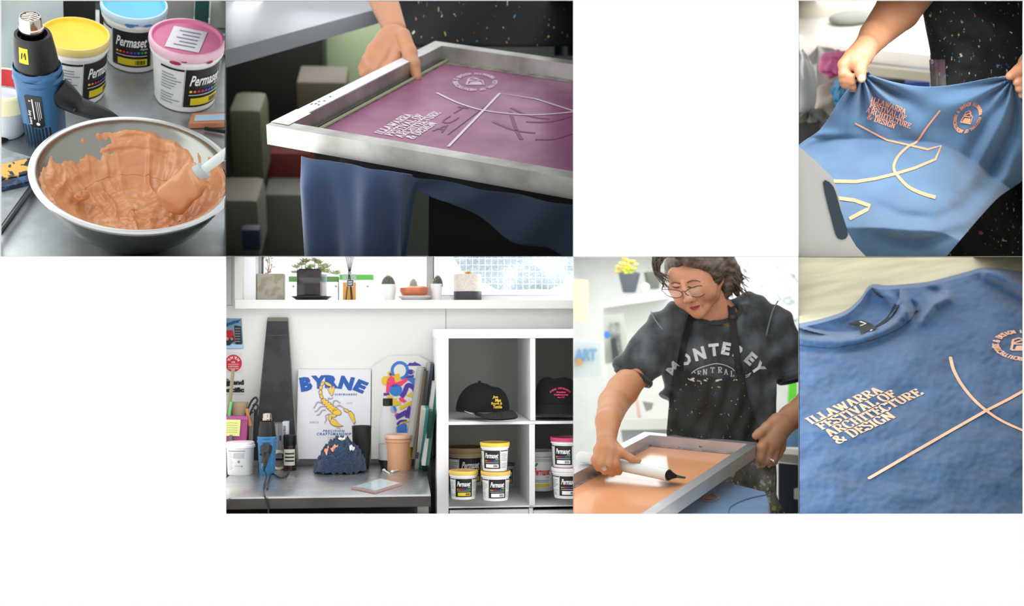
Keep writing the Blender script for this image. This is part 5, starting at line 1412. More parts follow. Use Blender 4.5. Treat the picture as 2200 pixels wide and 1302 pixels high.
    def spiky(mb, c, r, n, seed, L_=.009):
        rd = random.Random(seed)
        for k in range(n):
            a_ = rd.uniform(0, 6.283); e_ = rd.uniform(-.3, 1.5); d = V3(math.cos(a_)*math.cos(e_), math.sin(a_)*math.cos(e_), math.sin(e_))
            p = V3(c.x+d.x*r[0], c.y+d.y*r[0], c.z+d.z*r[1]); s_ = d.orthogonal().normalized()*.0008
            mb.add([p+s_, p-s_, p+d*L_], [(0, 1, 2)])
    def cactus_pot(label, x0, x1, y0, cx0, cx1, cy0, potcol, shape='cyl', spine='#e8e4d8', body='#7f9a6a', seed=1):
        c = Y((x0+x1)/2, 641, ys); c.z = zs; r_ = (x1-x0)/2/P.ppm(c); zt_ = Y(0, y0, ys).z-zs
        c.y += r_
        t = thing('cactus_pot', label, 'plant pot', c, 'small cacti on the sill')
        MB().lathe(c, [(r_*.78, 0), (r_*.8, .002), (r_, zt_*.96), (r_*.97, zt_), (r_*.88, zt_*.97), (r_*.85, zt_*.85), (.0001, zt_*.86)], 32).build('pot_body', M(potcol, r=.35), t)
        rc = (cx1-cx0)/2/P.ppm(c); zc = (Y(0, cy0, ys).z-Y(0, y0, ys).z)
        cc = c+V3(((cx0+cx1)/2-(x0+x1)/2)/P.ppm(c), 0, zt_*.85)
        q = MB()
        q.grid(lambda u, v: cc+V3(rc*(1+.09*math.cos(u*2*math.pi*12))*math.cos(2*math.pi*u)*math.cos(math.pi/2*v), rc*(1+.09*math.cos(u*2*math.pi*12))*math.sin(2*math.pi*u)*math.cos(math.pi/2*v), (zc+zt_*.15)*math.sin(math.pi/2*v)), 96, 12, cu=True)
        q.build('cactus', M(body, r=.6, var=.1), t)
        q = MB(); spiky(q, cc, (rc, zc+zt_*.15), 190, seed); s_ = q.build('spines', M(spine, r=.6), t, smooth=False); s_['kind'] = 'stuff'
        return t
    cactus_pot('white pot with a dark green cactus right of the reed diffuser', 818, 852, 609, 820, 848, 590, '#f0eef0', seed=2, body='#5e6b55')
    cactus_pot('little white pot with a spiny cactus beside the window mullion', 925.5, 951, 608, 931, 951, 590, '#efecee', seed=3, body='#4e5a44')
    c = Y(890, 641, ys+.03); c.z = zs; r_ = 30/520*1.17
    t = thing('copper_bowl', 'copper coloured bowl with a woolly cactus on a white saucer', 'bowl', c)
    MB().lathe(c, [(r_*.75, 0), (r_*.8, .001), (r_*1.2, .019), (r_*1.18, .021), (r_*.7, .006), (.0001, .006)], 40).build('saucer', M('#ecebec', r=.3), t)
    MB().lathe(c, [(r_*.62, .018), (r_*.86, .024), (r_*1.0, .042), (r_*.98, .058), (r_*.74, .066), (r_*.70, .063), (.0001, .062)], 40).build('bowl_body', M('#c8764f', r=.3, m=.3), t)
    cc = c+V3(-.004, 0, .062); rc = .0185
    MB().grid(lambda u, v: cc+V3(rc*math.cos(2*math.pi*u)*math.cos(math.pi/2*v), rc*math.sin(2*math.pi*u)*math.cos(math.pi/2*v), .036*math.sin(math.pi/2*v)), 30, 10, cu=True).build('cactus', M('#a5ab98', r=.7), t)
    q = MB(); spiky(q, cc, (rc, .036), 260, 8, .005); q.build('spines', M('#dcd6c8', r=.6), t, smooth=False)['kind'] = 'stuff'
    c = Y(1006.5, 641, ys); c.z = zs; r_ = 30.5/P.ppm(c); c.y += r_; k_ = 1/P.ppm(c)
    t = thing('banded_pot', 'round speckled cream pot with a black base band and a small succulent', 'plant pot', c)
    zt_ = Y(0, 586, c.y-r_).z-zs; zb = Y(0, 624.5, c.y-r_).z-zs
    MB().lathe(c, [(r_*.96, 0), (r_*.98, .004), (r_*1.0, zb)], 44).build('base_band', M('#3a4046', r=.4), t, label='black base band')
    MB().lathe(c, [(r_*1.0, zb), (r_*1.005, zt_*.9), (r_*.97, zt_), (r_*.85, zt_), (r_*.8, zt_*.9), (.0001, zt_*.9)], 44).build('pot_body', mat_mix('speckled_cream', '#ece4da', '#ddd2c6', scale=90, r1=.5, r2=.6, stretch=(1, 1, 3)), t)
    q = MB(); rosette(q, c+V3(0, 0, zt_*.98), .03, 16, .3, 5); rosette(q, c+V3(.006, -.01, zt_*.98), .022, 10, .5, 6); q.build('succulent', mat_mix('yellow_succulent', '#d9c35a', '#cf8a4a', scale=50, r1=.5, r2=.5), t, smooth=False)
    # ------------------------------------------------ table
    t = thing('steel_table', 'stainless steel work table along the white wall', 'table', V3(0, 0, ZT-.5))
    xr = Y(925.5, 1063, YT0).x; xl = Y(440, 1063, YT0).x
    th = Y(0, 1063, YT0).z-Y(0, 1089, YT0).z
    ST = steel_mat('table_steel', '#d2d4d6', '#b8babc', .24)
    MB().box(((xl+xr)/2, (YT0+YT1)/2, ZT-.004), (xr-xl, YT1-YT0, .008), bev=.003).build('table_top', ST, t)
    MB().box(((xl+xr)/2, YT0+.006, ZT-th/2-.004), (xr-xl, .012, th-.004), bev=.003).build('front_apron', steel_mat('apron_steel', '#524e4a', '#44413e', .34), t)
    a, b = Y(896, 1090, YT0+.03), Y(921, 1090, YT0+.03)
    MB().box(((a.x+b.x)/2, YT0+.055, ZT-th-.3), (b.x-a.x, .045, .6), bev=.006).build('leg', steel_mat('leg_steel', '#8b8c86', '#74756f', .35), t)
    for px in (493, 788, 888):
        p = Y(px, 1073 if px == 493 else 1072, YT0-.001); MB().ball(p, (.004, .0015, .004), 10).build('rivet', M('#5a5044' if px == 493 else '#3a3a3a', r=.5), t)
    struct(MB().hexa([V3(-2, YT0+.2, ZT-1), V3(xr-.06, YT0+.2, ZT-1), V3(xr-.06, YT0+.25, ZT-1), V3(-2, YT0+.25, ZT-1)]+[V3(-2, YT0+.2, ZT-th-.02), V3(xr-.06, YT0+.2, ZT-th-.02), V3(xr-.06, YT0+.25, ZT-th-.02), V3(-2, YT0+.25, ZT-th-.02)]).build('trim_20', M('#1b1b1c', r=.8), None, smooth=False))  # dark slab stands in for the shade under the table
    ti = lambda px, py: P.z(px, py, ZT)
    MB().hexa(bx(926, 944, 985, 1200, .22, .24)).build('trim_21', M('#26262a', r=.8), None, smooth=False)['kind'] = 'structure'  # dark sheet stands in for the shaded gap between table and shelf
    # ------------------------------------------------ shelf
    SW = M('#e9e9ea', r=.5, var=.0); SI = M('#cfcfcc', r=.6, var=.0)
    t = thing('cube_shelf', 'white cube shelf against the wall right of the steel table', 'shelf', Y(1090, 1100, 0))
    y0, y1 = 0.0, .555
    g = lambda nm, r, ya=y0, yb_=y1, m_=SW: MB().hexa(bx(*r, ya, yb_)).build(nm, m_, t, smooth=False)
    g('top_board', (936, 1330, 708, 727)); g('side_board', (939, 963.5, 726, 1260)); g('divider', (1139.5, 1150, 727, 904)); g('divider', (1137.5, 1149, 912, 1090)); g('middle_board', (963, 1330, 903.5, 913)); g('bottom_board', (963, 1330, 1083, 1092))
    g('back_panel', (960, 1330, 726, 1095), y1, y1+.01, M('#a6a6a0', r=.8, var=.0)); g('drawer_front', (966, 1135.5, 1094, 1260), .01, .04); g('drawer_front', (1146, 1330, 1094, 1260), .01, .04); g('divider', (1137, 1145, 1092, 1260))
    # ------------------------------------------------ pails on the lower shelves
    z1 = Y(0, 1083, 0).z; z0 = Y(0, 903.5, 0).z
    def pail(px, pyb, wd, label, lidc, rimc, a0, zfl=None, hr=2.05, **kw):
        """pail of lid width wd pixels whose base front edge is at pixel pyb on the shelf"""
        p = P.z(px, pyb, zfl); R = wd/2/1.07/P.ppm(p); p.y += R*.86
        R = wd/2/1.07/P.ppm(p)
        return ink_bucket(label, p, R, R*hr, lidc, rimc, a0, 'ink pails on the cube shelf', **kw), p, R
    A = -math.pi/2
    pail(997, 1074, 63, 'ink pail with an orange yellow lid standing alone at the front of the lower shelf', '#c9a070', '#e2c256', A-.02, z1, seed=2)
    _, p, R = pail(1067, 1077, 65, 'ink pail with a yellow lid under another yellow pail', '#d8a23a', '#e6b85a', A+.06, z1, seed=4, code='#ececec')
    ink_bucket('ink pail with a bright yellow lid on top of the yellow stack', p+V3(-.003, 0, R*2.05+.001), R*.985, R*2.0, '#b98a3a', '#e0c840', A-.35, 'ink pails on the cube shelf', seed=6, code='#ececec')
    _, p, R = pail(1222, 1072, 68, 'ink pail with a white rim at the bottom of the red stack', '#d88aa0', '#e6dfe0', A-.02, z1, seed=9, code='#ececec')
    ink_bucket('ink pail with a crimson lid on top of the stack at the right edge', p+V3(-.004, 0, R*2.05+.001), R, R*2.0, '#6a2030', '#c23a66', A-.38, 'ink pails on the cube shelf', seed=12, code='#ececec')
    p = P.z(1003, 1046, z1); R = 41/P.ppm(p); p.y += R
    ink_bucket('large brown lidded ink pail at the back behind the yellow pails', p, R, R*2.0, '#6a4a30', '#a58a62', A+.25, 'ink pails on the cube shelf', tubc='#b39c7c', seed=15)
    p = P.z(1166, 1056, z1); R = 31/P.ppm(p); p.y += R*.9
    ink_bucket('white pail with red lettering behind the crimson lidded stack', p, R, R*2.75, '#b5b5b2', '#c2c4c4', A-.05, 'ink pails on the cube shelf', kind='white', tubc='#bfc1c1', seed=17)
    p = P.z(1094, 1044, z1); p.y += .03
    ink_bucket('small grey jar behind the yellow stack', p, .026, .098, '#3a4440', '#39423f', A, None, tubc='#8a928f', paper=False, seed=19)
    # ------------------------------------------------ caps
    def ray_ell(px, py, c, r, k=1.01):
        o = P.eye-c; d = P.ray(px, py); o2 = V3(*(o[i]/(r[i]*k) for i in range(3))); d2 = V3(*(d[i]/(r[i]*k) for i in range(3)))
        A_, B_, C_ = d2.dot(d2), 2*o2.dot(d2), o2.dot(o2)-1; D_ = B_*B_-4*A_*C_
        s_ = (-B_-math.sqrt(max(0, D_)))/(2*A_)
        return P.eye+d*s_
    zc = P.y(0, 903, .0).z
    p = P.z(1040, 893, z0); c = V3(P.z(1046, 893, z0).x, p.y+.10, z0+.012)
    s_ = 1/P.ppm(c); t = thing('baseball_cap', 'black baseball cap with yellow lettering on the upper shelf', 'cap', V3(c.x, c.y, z0))
    R_ = (52*s_, 50*s_, 56*s_); cf = lambda q, k=0: q
    dome = SUB(U([ell(c+V3(0, 0, .012), R_), ell(c+V3(-14*s_, .0, .008), (48*s_, 46*s_, 50*s_))], .01), half(c+V3(0, 0, .002), V3(0.0, 0, -1)) if False else (lambda X: (c.z+.0)-X[..., 2]+0*X[..., 0]), .001)
    dome = ISEC(U([ell(c+V3(-12*s_, 0, .006), (50*s_, 46*s_, 58*s_)), ell(c+V3(20*s_, -2*s_, 6*s_), (32*s_, 44*s_, 46*s_)), ell(c+V3(-16*s_, 0, .004), (46*s_, 46*s_, 50*s_))], .008), lambda X: c.z-X[..., 2])
    seam = dome
    CAPM = M('#08090a', r=.9, var=.04, bump=.1, bs=200)
    sdf('crown', CAPM, t, dome, tuple(c+V3(-.17, -.14, -.02)), tuple(c+V3(.14, .14, .16)), .003)
    BR = [((1017, 886.5), (1021, 890.5)), ((1030, 888.5), (1030, 893)), ((1045, 888), (1046, 899)), ((1062, 886), (1066, 901)), ((1080, 884), (1088, 900)), ((1092, 882), (1106, 898)), ((1097, 880), (1113, 894))]
    dc = P.depth(c); fi = cr([V3(*a_, 0) for a_, b_ in BR], 5); fo = cr([V3(*b_, 0) for a_, b_ in BR], 5)
    def brim(u, v):
        k = min(len(fi)-1, int(round(u*(len(fi)-1)))); i_, o_ = fi[k], fo[k]; di = dc-.13*math.sin(math.pi*(.12+.62*u)); a_ = P.d(i_.x, i_.y, di); b_ = P.z(o_.x, o_.y, z0+.004+.012*math.cos(math.pi*u)**2*0)
        return a_.lerp(b_, v)+V3(0, 0, .006*math.sin(math.pi*v))
    MB().grid(brim, 60, 8).grid(lambda u, v: brim(u, v)-V3(0, 0, .0045), 60, 8).build('brim', CAPM, t, auto=0)
    MB().ball(c+V3(-12*s_, 0, 62*s_), .006, 10).build('top_button', CAPM, t)
    MB().tube(cr([ray_ell(979, 868, c, R_), ray_ell(992, 880, c, R_), P.d(1006, 886, P.depth(c)-.14), P.d(1016, 889, P.depth(c)-.14)], 4), .0016, 5).build('strap_edge', M('#b9b9b6', r=.5), t, label='grey strap edge')
    q = MB(); cy0 = c+V3(20*s_, -2*s_, 6*s_); RL = (32*s_, 44*s_, 46*s_)
    for s__, x, y, w_ in (('Jon', 1064, 853.5, 12), ('Man', 1070, 860, 13), ('Rough &', 1067, 867.5, 24), ('Tumble', 1069, 874, 19)):
        q = MB(); put_text(q, s__, lambda a_, b_: ray_ell(a_, 2*y-b_, cy0, RL, 1.035), width=w_, height=7.2, cx=x, cy=y, bold=.035, shear=.2)
        q.build('lettering_word', M('#e2bd35', r=.6), t, smooth=False, label='yellow script lettering')
    c = P.z(1206, 894, z0); c.y += .13; s_ = 1/P.ppm(c)
    t = thing('bucket_hat', 'black soft hat with pink lettering on the upper shelf at the right', 'hat', V3(c.x, c.y, z0))
    R2 = (52*s_, 50*s_, 86*s_); rh = lambda X: .004*np.sin(X[..., 2]*160)
    crown = ISEC(U([ell(c+V3(0, 0, -.002), (54*s_, 50*s_, 74*s_)), ell(c+V3(-22*s_, 0, 45*s_), (24*s_, 30*s_, 34*s_)), ell(c+V3(16*s_, 0, 46*s_), (30*s_, 30*s_, 32*s_))], .02), lambda X: c.z-X[..., 2])
    sdf('crown', CAPM, t, crown, tuple(c+V3(-.17, -.14, -.02)), tuple(c+V3(.17, .14, .20)), .0035)
    MB().lathe(c, [(52*s_, .045), (58*s_, .018), (60*s_, .0), (58*s_, -.0), (54*s_, .018), (49*s_, .045)], 60, closed=True).build('brim', CAPM, t)
    MB().lathe(c, [(60.3*s_, .002), (60.6*s_, .004), (60.3*s_, .006)], 60, caps=False).build('brim_stitching', M('#2c2c2c', r=.8), t)
    q = MB(); RC = (54*s_, 50*s_, 74*s_)
    fh = lambda yy: (lambda a_, b_: ray_ell(a_, 2*yy-b_, c, RC, 1.03))
    n_ = len('BYRNE SURFBOARDS')
    for k, ch in enumerate('BYRNE SURFBOARDS'):
        if ch == ' ': continue
        tt = -1+2*k/(n_-1); px = 1204+21*tt; py = 833+8*tt*tt+1.0; an = -tt*.55
        vs_, fs_ = text2d(ch, .04); x0_ = min(v[0] for v in vs_); x1_ = max(v[0] for v in vs_)
        sc_ = 5.6; q.add([fh(py)(px+((x-(x0_+x1_)/2)*math.cos(an)-(y-.35)*math.sin(an))*sc_*.75, py+((x-(x0_+x1_)/2)*math.sin(an)+(y-.35)*math.cos(an))*sc_) for x, y in vs_], fs_)
    for s__, y, w_, h_ in (('Precision', 842.5, 20, 4.2), ('Craftsmanship', 848.5, 31, 4.4), ('Since 1977', 853.5, 16, 2.8)):
        put_text(q, s__, fh(y), width=w_, height=h_, cx=1205.5, cy=y, bold=.04, shear=.2)
    q.build('lettering', M('#e83a70', r=.6), t, smooth=False, label='pink lettering')
    # ------------------------------------------------ leaning black board
    def board4(name, pts, dep, mat_, par, yb_=YW, foot=.10):
        """a leaning slab from four front corner pixels tl, tr, br, bl: its foot stands forward of the wall"""
        tl, tr, br, bl = pts
        a = [Y(*bl, yb_-foot), Y(*br, yb_-foot), Y(*tr, yb_-.02), Y(*tl, yb_-.02)]
        mb = MB(); k = V3(0, dep, 0); mb.hexa([a[0], a[1], a[1]+k, a[0]+k, a[3], a[2], a[2]+k, a[3]+k])
        return mb.build(name, mat_, par, smooth=False)
    t = thing('tapered_board', 'tall tapered black ink board with grey edges leaning on the wall', 'board', Y(592, 985, .45))
    board4('board', [(574, 684), (619, 684), (641, 990), (543, 990)], .012, M('#77786e', r=.6), t, foot=.13)
    def bface(pts, m_, nm, o=.003): 
        q = MB(); f = lambda x, y: Y(x, y, (YW-.02-.11*(y-684)/306)-o); put_poly(q, pts, f); return q.build(nm, m_, t, smooth=False)
    bface([(574, 690), (618, 691), (638, 988), (546, 988)], mat_mix('rubber_black', '#131518', '#1e2124', scale=9, r1=.6, r2=.5), 'black_face')
    bface([(575, 682), (618, 682), (619, 690), (574, 690)], M('#6d7062', r=.7), 'top_edge', .005)
    for a, b in (((575, 721), (616, 720)),):
        q = MB(); put_quads(q, pline([a, b], 1.2, smooth=False), lambda x, y: Y(x, y, (YW-.02-.11*(y-684)/306)-.005)); q.build('scratch', M('#4b5048', r=.7), t)
    # ------------------------------------------------ prints against the wall
    t = thing('surf_print', 'white BYRNE surfboards print with a yellow scorpion leaning on the wall', 'print', Y(718, 985, .45))
    board4('canvas', [(641, 794), (797, 793.5), (795, 986), (636, 986)], .012, M('#dcdce0', r=.7, var=.01), t, foot=.10)
    yp = lambda y: YW-.02-.08*(y-794)/192
    S = lambda x, y: Y(x, y, yp(y)-.0015)
    S2 = lambda x, y: Y(x, y, yp(y)-.0030)
    S3 = lambda x, y: Y(x, y, yp(y)-.0040)
    BL = M('#1552a4', r=.5); q = MB()
    for ch, px, py, an, w_, h_ in (('B', 657.5, 825, .16, 26, 31), ('Y', 685, 821, .04, 33, 29), ('R', 713, 820, -.02, 30, 28), ('N', 744, 823, -.16, 34, 29), ('E', 774.5, 830, -.38, 28, 27)):
        vs_, fs_ = text2d(ch, .068 if ch == 'E' else .075, .12 if ch in 'NE' else 0); x0_ = min(v[0] for v in vs_); x1_ = max(v[0] for v in vs_); y0_ = min(v[1] for v in vs_); y1_ = max(v[1] for v in vs_)
        def lt(x, y):
            u = (x-(x0_+x1_)/2)*w_/(x1_-x0_); v = (y-(y0_+y1_)/2)*h_/(y1_-y0_); return S(px+u*math.cos(an)-v*math.sin(an), py-(u*math.sin(an)+v*math.cos(an)))
        q.add([lt(*v) for v in vs_], fs_)
    tx = lambda s__, x, y, w_, h_, sh=.25, bo=.03, sp=1.3, q=None: (lambda q: (put_text(q, s__, lambda a_, b_: S(a_, 2*y-b_), width=w_, height=h_, cx=x, cy=y, bold=bo, shear=sh, space=sp), q.build('small_lettering', BL, t, smooth=False)))(MB())
    tx('SURFBOARDS', 743, 847.5, 48, 4.6); tx('1977', 750.5, 866.5, 13, 4.4, 0, 0, 1.8); tx('SINCE', 675, 907.5, 18, 4.4, 0, 0, 1.6)
    tx('PRECISION', 717, 926, 47, 5.2); tx('CRAFTSMANSHIP', 717.5, 932.5, 74, 5.6); tx('FINEST', 716, 940, 22, 3, 0, 0, 1.7); tx('CUSTOMS', 717, 944, 26, 2.6, 0, 0, 1.6)
    q.build('lettering', BL, t, smooth=False, label='blue lettering')
    YE, PU = M('#e6bf33', r=.5), M('#5a4aa8', r=.5)
    q = MB(); qo = MB()
    def seg(x, y, rx, ry, an=0, o=1.1):
        R2_ = lambda fn, g: (lambda a_, b_: fn(x+a_*math.cos(an)-b_*math.sin(an), y+a_*math.sin(an)+b_*math.cos(an)))
        put_disc(qo, 0, 0, rx+o, R2_(S2, 0), 0, 18, ry=ry+o); put_disc(q, 0, 0, rx, R2_(S3, 0), 0, 18, ry=ry)
    for a in ((692.5, 824.5, 4.6, 2.8, -.7), (689.3, 833, 2.9, 4.6, .15), (688.5, 843, 3, 4.6, -.05), (690.5, 852, 3, 4.4, -.35), (705, 825.5, 8.2, 2.7, .5), (695, 860, 5.2, 3, -.3), (699, 864.5, 6.6, 3.1, -.35), (704, 869, 7.2, 3.2, -.4), (708.5, 873.5, 7.6, 3.2, -.4), (713, 877.5, 8, 3.2, -.4), (717.5, 881, 8, 3.2, -.4), (723, 885.5, 10, 6, .25),
              (709, 897, 3, 7, .1), (716, 893, 6, 3, .15), (744, 882, 5.5, 2.8, .5)): seg(*a)
    for pts in ([(704, 834), (711, 836), (716, 832), (718, 830), (716, 846), (713, 850)], [(710, 903), (714, 900), (721, 902), (726, 909), (736, 915), (727, 916), (716, 914), (710, 909)], [(723, 916), (732, 921), (722, 918)], [(749, 885), (754, 884), (760, 891), (763, 905), (760, 911), (756, 902), (751, 893)]):
        put_poly(q, pts, S3); c_ = (sum(p[0] for p in pts)/len(pts), sum(p[1] for p in pts)/len(pts)); put_poly(qo, [(c_[0]+(p[0]-c_[0])*1.16, c_[1]+(p[1]-c_[1])*1.16) for p in pts], S2)
    for pts in ([(692, 866), (683, 864), (679, 869), (674, 877)], [(697, 873), (688, 874), (682, 882), (676, 884)], [(700, 881), (692, 882), (686, 890), (680, 892)], [(708, 889), (700, 893), (701, 901), (698, 909)], [(705, 860), (706, 855), (711, 857), (715, 854)], [(716, 868), (717, 862), (723, 861), (731, 866)], [(723, 874), (728, 871), (735, 874), (740, 878)], [(703, 832), (709, 845), (713, 850)], [(711, 832), (718, 831), (715, 845)]):
        put_quads(qo, pline(pts, 2.3, n=4), S2); put_quads(q, pline(pts, .9, n=4), S3, 1)
    q.build('scorpion', [YE, M('#e8c7b0', r=.5)], t, smooth=False, label='yellow scorpion drawing'); qo.build('scorpion_outline', PU, t, smooth=False)
    t = thing('art_print', 'pale card with a bright illustration of a figure in a pink jumper', 'print', Y(860, 985, .45))
    card = [(797, 986), (799, 790), (836, 765), (898, 764), (930, 782), (938, 986)]
    yq = lambda y: YW-.02-.07*(y-765)/220; T = lambda o: (lambda x, y: Y(x, y, yq(y)-.0012*o))
    q = MB(); put_poly(q, card, T(0)); put_poly(q, card, T(-4)); q.build('card', M('#dadad5', r=.7, var=.01), t, smooth=False)
    cols = ['#2f73c4', '#e83a6c', '#dcb52c', '#4b2f96', '#dadad5', '#c8402c']; mats = [M(c_, r=.55) for c_ in cols]
    def art(nm, lay, items, label=None):
        q = MB()
        for it in items:
            if it[0] == 'p': put_poly(q, it[2], T(lay), it[1])
            elif it[0] == 'd': put_disc(q, it[2], it[3], it[4], T(lay), it[1], 28, ry=it[5] if len(it) > 5 else None)
            else: put_quads(q, pline(it[2], it[3], n=5), T(lay), it[1])
        q.build(nm, mats, t, smooth=False, label=label)
    ring = [(859+16.5*math.cos(a_*.2618), 796+17*math.sin(a_*.2618)) for a_ in range(25)]
    art('blue_ring', 1, [('l', 0, ring, 6.5), ('l', 0, [(870, 808), (884, 815), (900, 830)], 12), ('p', 3, [(872, 786), (877, 783), (880, 779), (887, 780), (891, 777), (896, 780), (901, 782), (906, 786)]), ('p', 3, [(895, 795), (903, 792), (910, 796)]), ('l', 2, [(828, 815), (836, 818), (860, 810)], 18)])
    art('figure', 2, [('d', 2, 828, 818, 8.5, 10), ('d', 2, 837, 802, 4.5, 4.5), ('p', 1, [(829, 843), (831, 818), (839, 807), (847, 812), (849, 822), (862, 818), (873, 811), (877, 816), (862, 829), (848, 832), (838, 830), (836, 843)]), ('l', 3, [(872, 811), (882, 809), (889, 807)], 4.5), ('d', 3, 839, 804, 3.2), ('d', 3, 882, 799, 5), ('l', 3, [(873, 799), (882, 794), (890, 799), (882, 804), (873, 799)], 1.2),
                       ('d', 0, 850, 838, 14, 13), ('l', 3, [(862, 853), (869, 843), (876, 828), (888, 833), (893, 846)], 10), ('l', 3, [(824, 847), (832, 847), (836, 845)], 6)])
    art('shapes', 3, [('p', 2, [(831, 849), (842, 850), (845, 856), (852, 856), (852, 862), (860, 862), (862, 870), (846, 872), (836, 866)]), ('p', 1, [(856, 856), (862, 853), (874, 862), (868, 865), (860, 862)]), ('p', 2, [(872, 850), (884, 842), (886, 854)]), ('l', 2, [(858, 878), (886, 864)], 7), ('d', 0, 845, 880, 7, 8), ('l', 3, [(850, 897), (868, 888), (874, 884)], 10), ('l', 3, [(876, 898), (879, 882), (884, 876)], 12), ('p', 1, [(846, 892), (854, 886), (856, 890), (850, 896)]), ('l', 3, [(853, 913), (860, 905), (874, 904)], 5), ('p', 2, [(858, 909), (874, 903), (879, 906), (862, 912)]), ('p', 0, [(850, 918), (868, 908), (874, 912), (874, 940), (850, 942)]), ('p', 4, [(854, 930), (864, 923), (863, 938)]), ('p', 5, [(864, 936), (874, 936), (872, 945), (864, 945)])])
    # wall cards on the left
    yw = YW-.002; Wf = lambda o=0: (lambda x, y: Y(x, y, YW-.003-.001*o))
    def card_(nm, pts, col, lab, cat): 
        a = [Y(*p, YW-.001) for p in pts]; return tag(MB().extr(a, (0, -.0015, 0)).build(nm, M(col, r=.5, var=.01), None, smooth=False), lab, cat)
    def attach(par, nm, fill, mats_, label=None):
        q = MB(); fill(q); q.build(nm, mats_, par, smooth=False, label=label)
    o = card_('gig_poster', [(470, 684), (519, 684), (523, 749), (470, 750)], '#6d97ac', 'small blue and red illustrated poster high on the left wall', 'poster')
    def f(q):
        put_poly(q, [(470, 720), (484, 710), (500, 709), (506, 735), (470, 735)], Wf(0), 0); put_poly(q, [(470, 738), (486, 736), (505, 740), (522, 738), (522.5, 748), (470, 749)], Wf(1), 1)
        put_poly(q, [(503, 699), (518, 701), (520, 740), (506, 740)], Wf(2), 2); put_poly(q, [(484, 735), (488, 724), (494, 728), (501, 722), (503, 732), (494, 742), (486, 742)], Wf(3), 2)
        put_disc(q, 488, 728, 3.6, Wf(4), 4); put_disc(q, 498, 728, 3, Wf(4), 3)
        put_text(q, 'Shimmer', lambda a_, b_: Wf(4)(a_, 2*697-b_-(.35*(a_-486))+.008*(a_-500)**2), width=42, height=9, cx=496, cy=697, bold=.05, shear=.2, mi=5)
        for k in range(6): put_poly(q, [(505, 705+5.6*k), (516, 705+5.6*k), (516.3, 706.6+5.6*k), (505, 706.6+5.6*k)], Wf(5), 3)
    attach(o, 'artwork', f, [M(c_, r=.5) for c_ in ('#b81a24', '#a9cfe8', '#22262c', '#8f9498', '#c98d6c', '#1b3f7a')])
    o = card_('white_card', [(470, 757), (519, 757), (522, 800), (470, 801)], '#dcdde0', 'white card carrying a round red YUM YUM sticker on the left wall', 'card')
    def f(q):
        put_disc(q, 501.5, 780.5, 18, Wf(1), 0, 36, ry=18.5)
        for k, ch in enumerate('YUM YUM'):
            if ch == ' ': continue
            a_ = math.pi/2+.95-1.9*k/6; vs_, fs_ = text2d(ch, .03); x0_ = min(v[0] for v in vs_); x1_ = max(v[0] for v in vs_)
            px, py = 501.5+12.5*math.cos(a_), 780.5-12.5*math.sin(a_); r_ = a_-math.pi/2
            q.add([Wf(2)(px+((x-(x0_+x1_)/2)*math.cos(r_)-(y-.36)*math.sin(r_))*8, py-((x-(x0_+x1_)/2)*math.sin(r_)+(y-.36)*math.cos(r_))*8) for x, y in vs_], fs_, 1)
        put_text(q, 'CO', lambda a_, b_: Wf(2)(a_, 2*778-b_), width=8, height=4, cx=501, cy=778, bold=.03, mi=1)
        put_text(q, 'EVERYTHING', lambda a_, b_: Wf(2)(a_, 2*787.5-b_), width=22, height=3.4, cx=501.5, cy=787.5, bold=.03, mi=1)
        for y in (782.6, 792): put_quads(q, pline([(490, y), (513, y)], 1, smooth=False), Wf(2), 1)
    attach(o, 'round_sticker', f, [M('#cf2036', r=.4), M('#f0dfe0', r=.4)], 'round red sticker with white lettering')
    o = card_('lettered_card', [(470, 815), (524, 816), (524, 847), (470, 848)], '#d8d8d4', 'white card with heavy black words grand pacific on the left wall', 'card')
    def f(q):
        put_disc(q, 486, 822, 9, Wf(0), 1); 
        put_text(q, 'grand', lambda a_, b_: Wf(1)(a_, 2*823-b_), width=39, height=14, cx=504.5, cy=823, bold=.07, mi=0)
        put_text(q, 'pacific', lambda a_, b_: Wf(1)(a_, 2*839-b_), width=44, height=14, cx=502.5, cy=839, bold=.07, mi=0)
    attach(o, 'card_print', f, [M('#151515', r=.5), M('#9a6a48', r=.5)])
    # ------------------------------------------------ on the table, left
    def tb(px, py): return P.z(px, py, ZT)
    p = tb(513, 1022); R = 30/P.ppm(p); p.y += R*.9; p = V3(p.x, p.y, ZT)
    t = thing('white_tub', 'white plastic tub with a printed back label at the left edge of the table', 'tub', p)
    h = R*2.35
    MB().lathe(p, [(R*.86, 0), (R*.9, .004), (R*.97, h*.82), (R*1.0, h*.84)], 44).build('tub', M('#e3e3e2', r=.4), t)
    MB().lathe(p, [(R*1.02, h*.82), (R*1.06, h*.84), (R*1.06, h*.9), (R*1.0, h*.92), (R*1.0, h*.97), (R*.96, h*1.0), (.001, h*.99)], 44).build('lid', M('#e9e4e4', r=.4), t)
    q = MB(); g_ = cylmap(p, lambda z: R*(.9+.07*z/h), -math.pi/2, .0015)
    curved_rect(q, g_, -R*.9, R*.45, h*.735, h*.75, 0)
    for k in range(10): curved_rect(q, g_, -R*.9, -R*(.55-.06*(k % 3)), h*(.68-.055*k), h*(.665-.055*k), 1, 3)
    curved_rect(q, g_, -R*.4, R*.38, h*.52, h*.68, 1); 
    put_disc(q, 0, h*.42, R*.09, g_, 2); curved_rect(q, g_, -R*.28, R*.3, h*.27, h*.3, 1); put_disc(q, R*.2, h*.28, R*.05, g_, 3)
    q.build('label', [M('#33262c', r=.5), M('#b4b5b6', r=.5), M('#5aa05a', r=.5), M('#4a6a4a', r=.5)], t)
    yb1 = .30
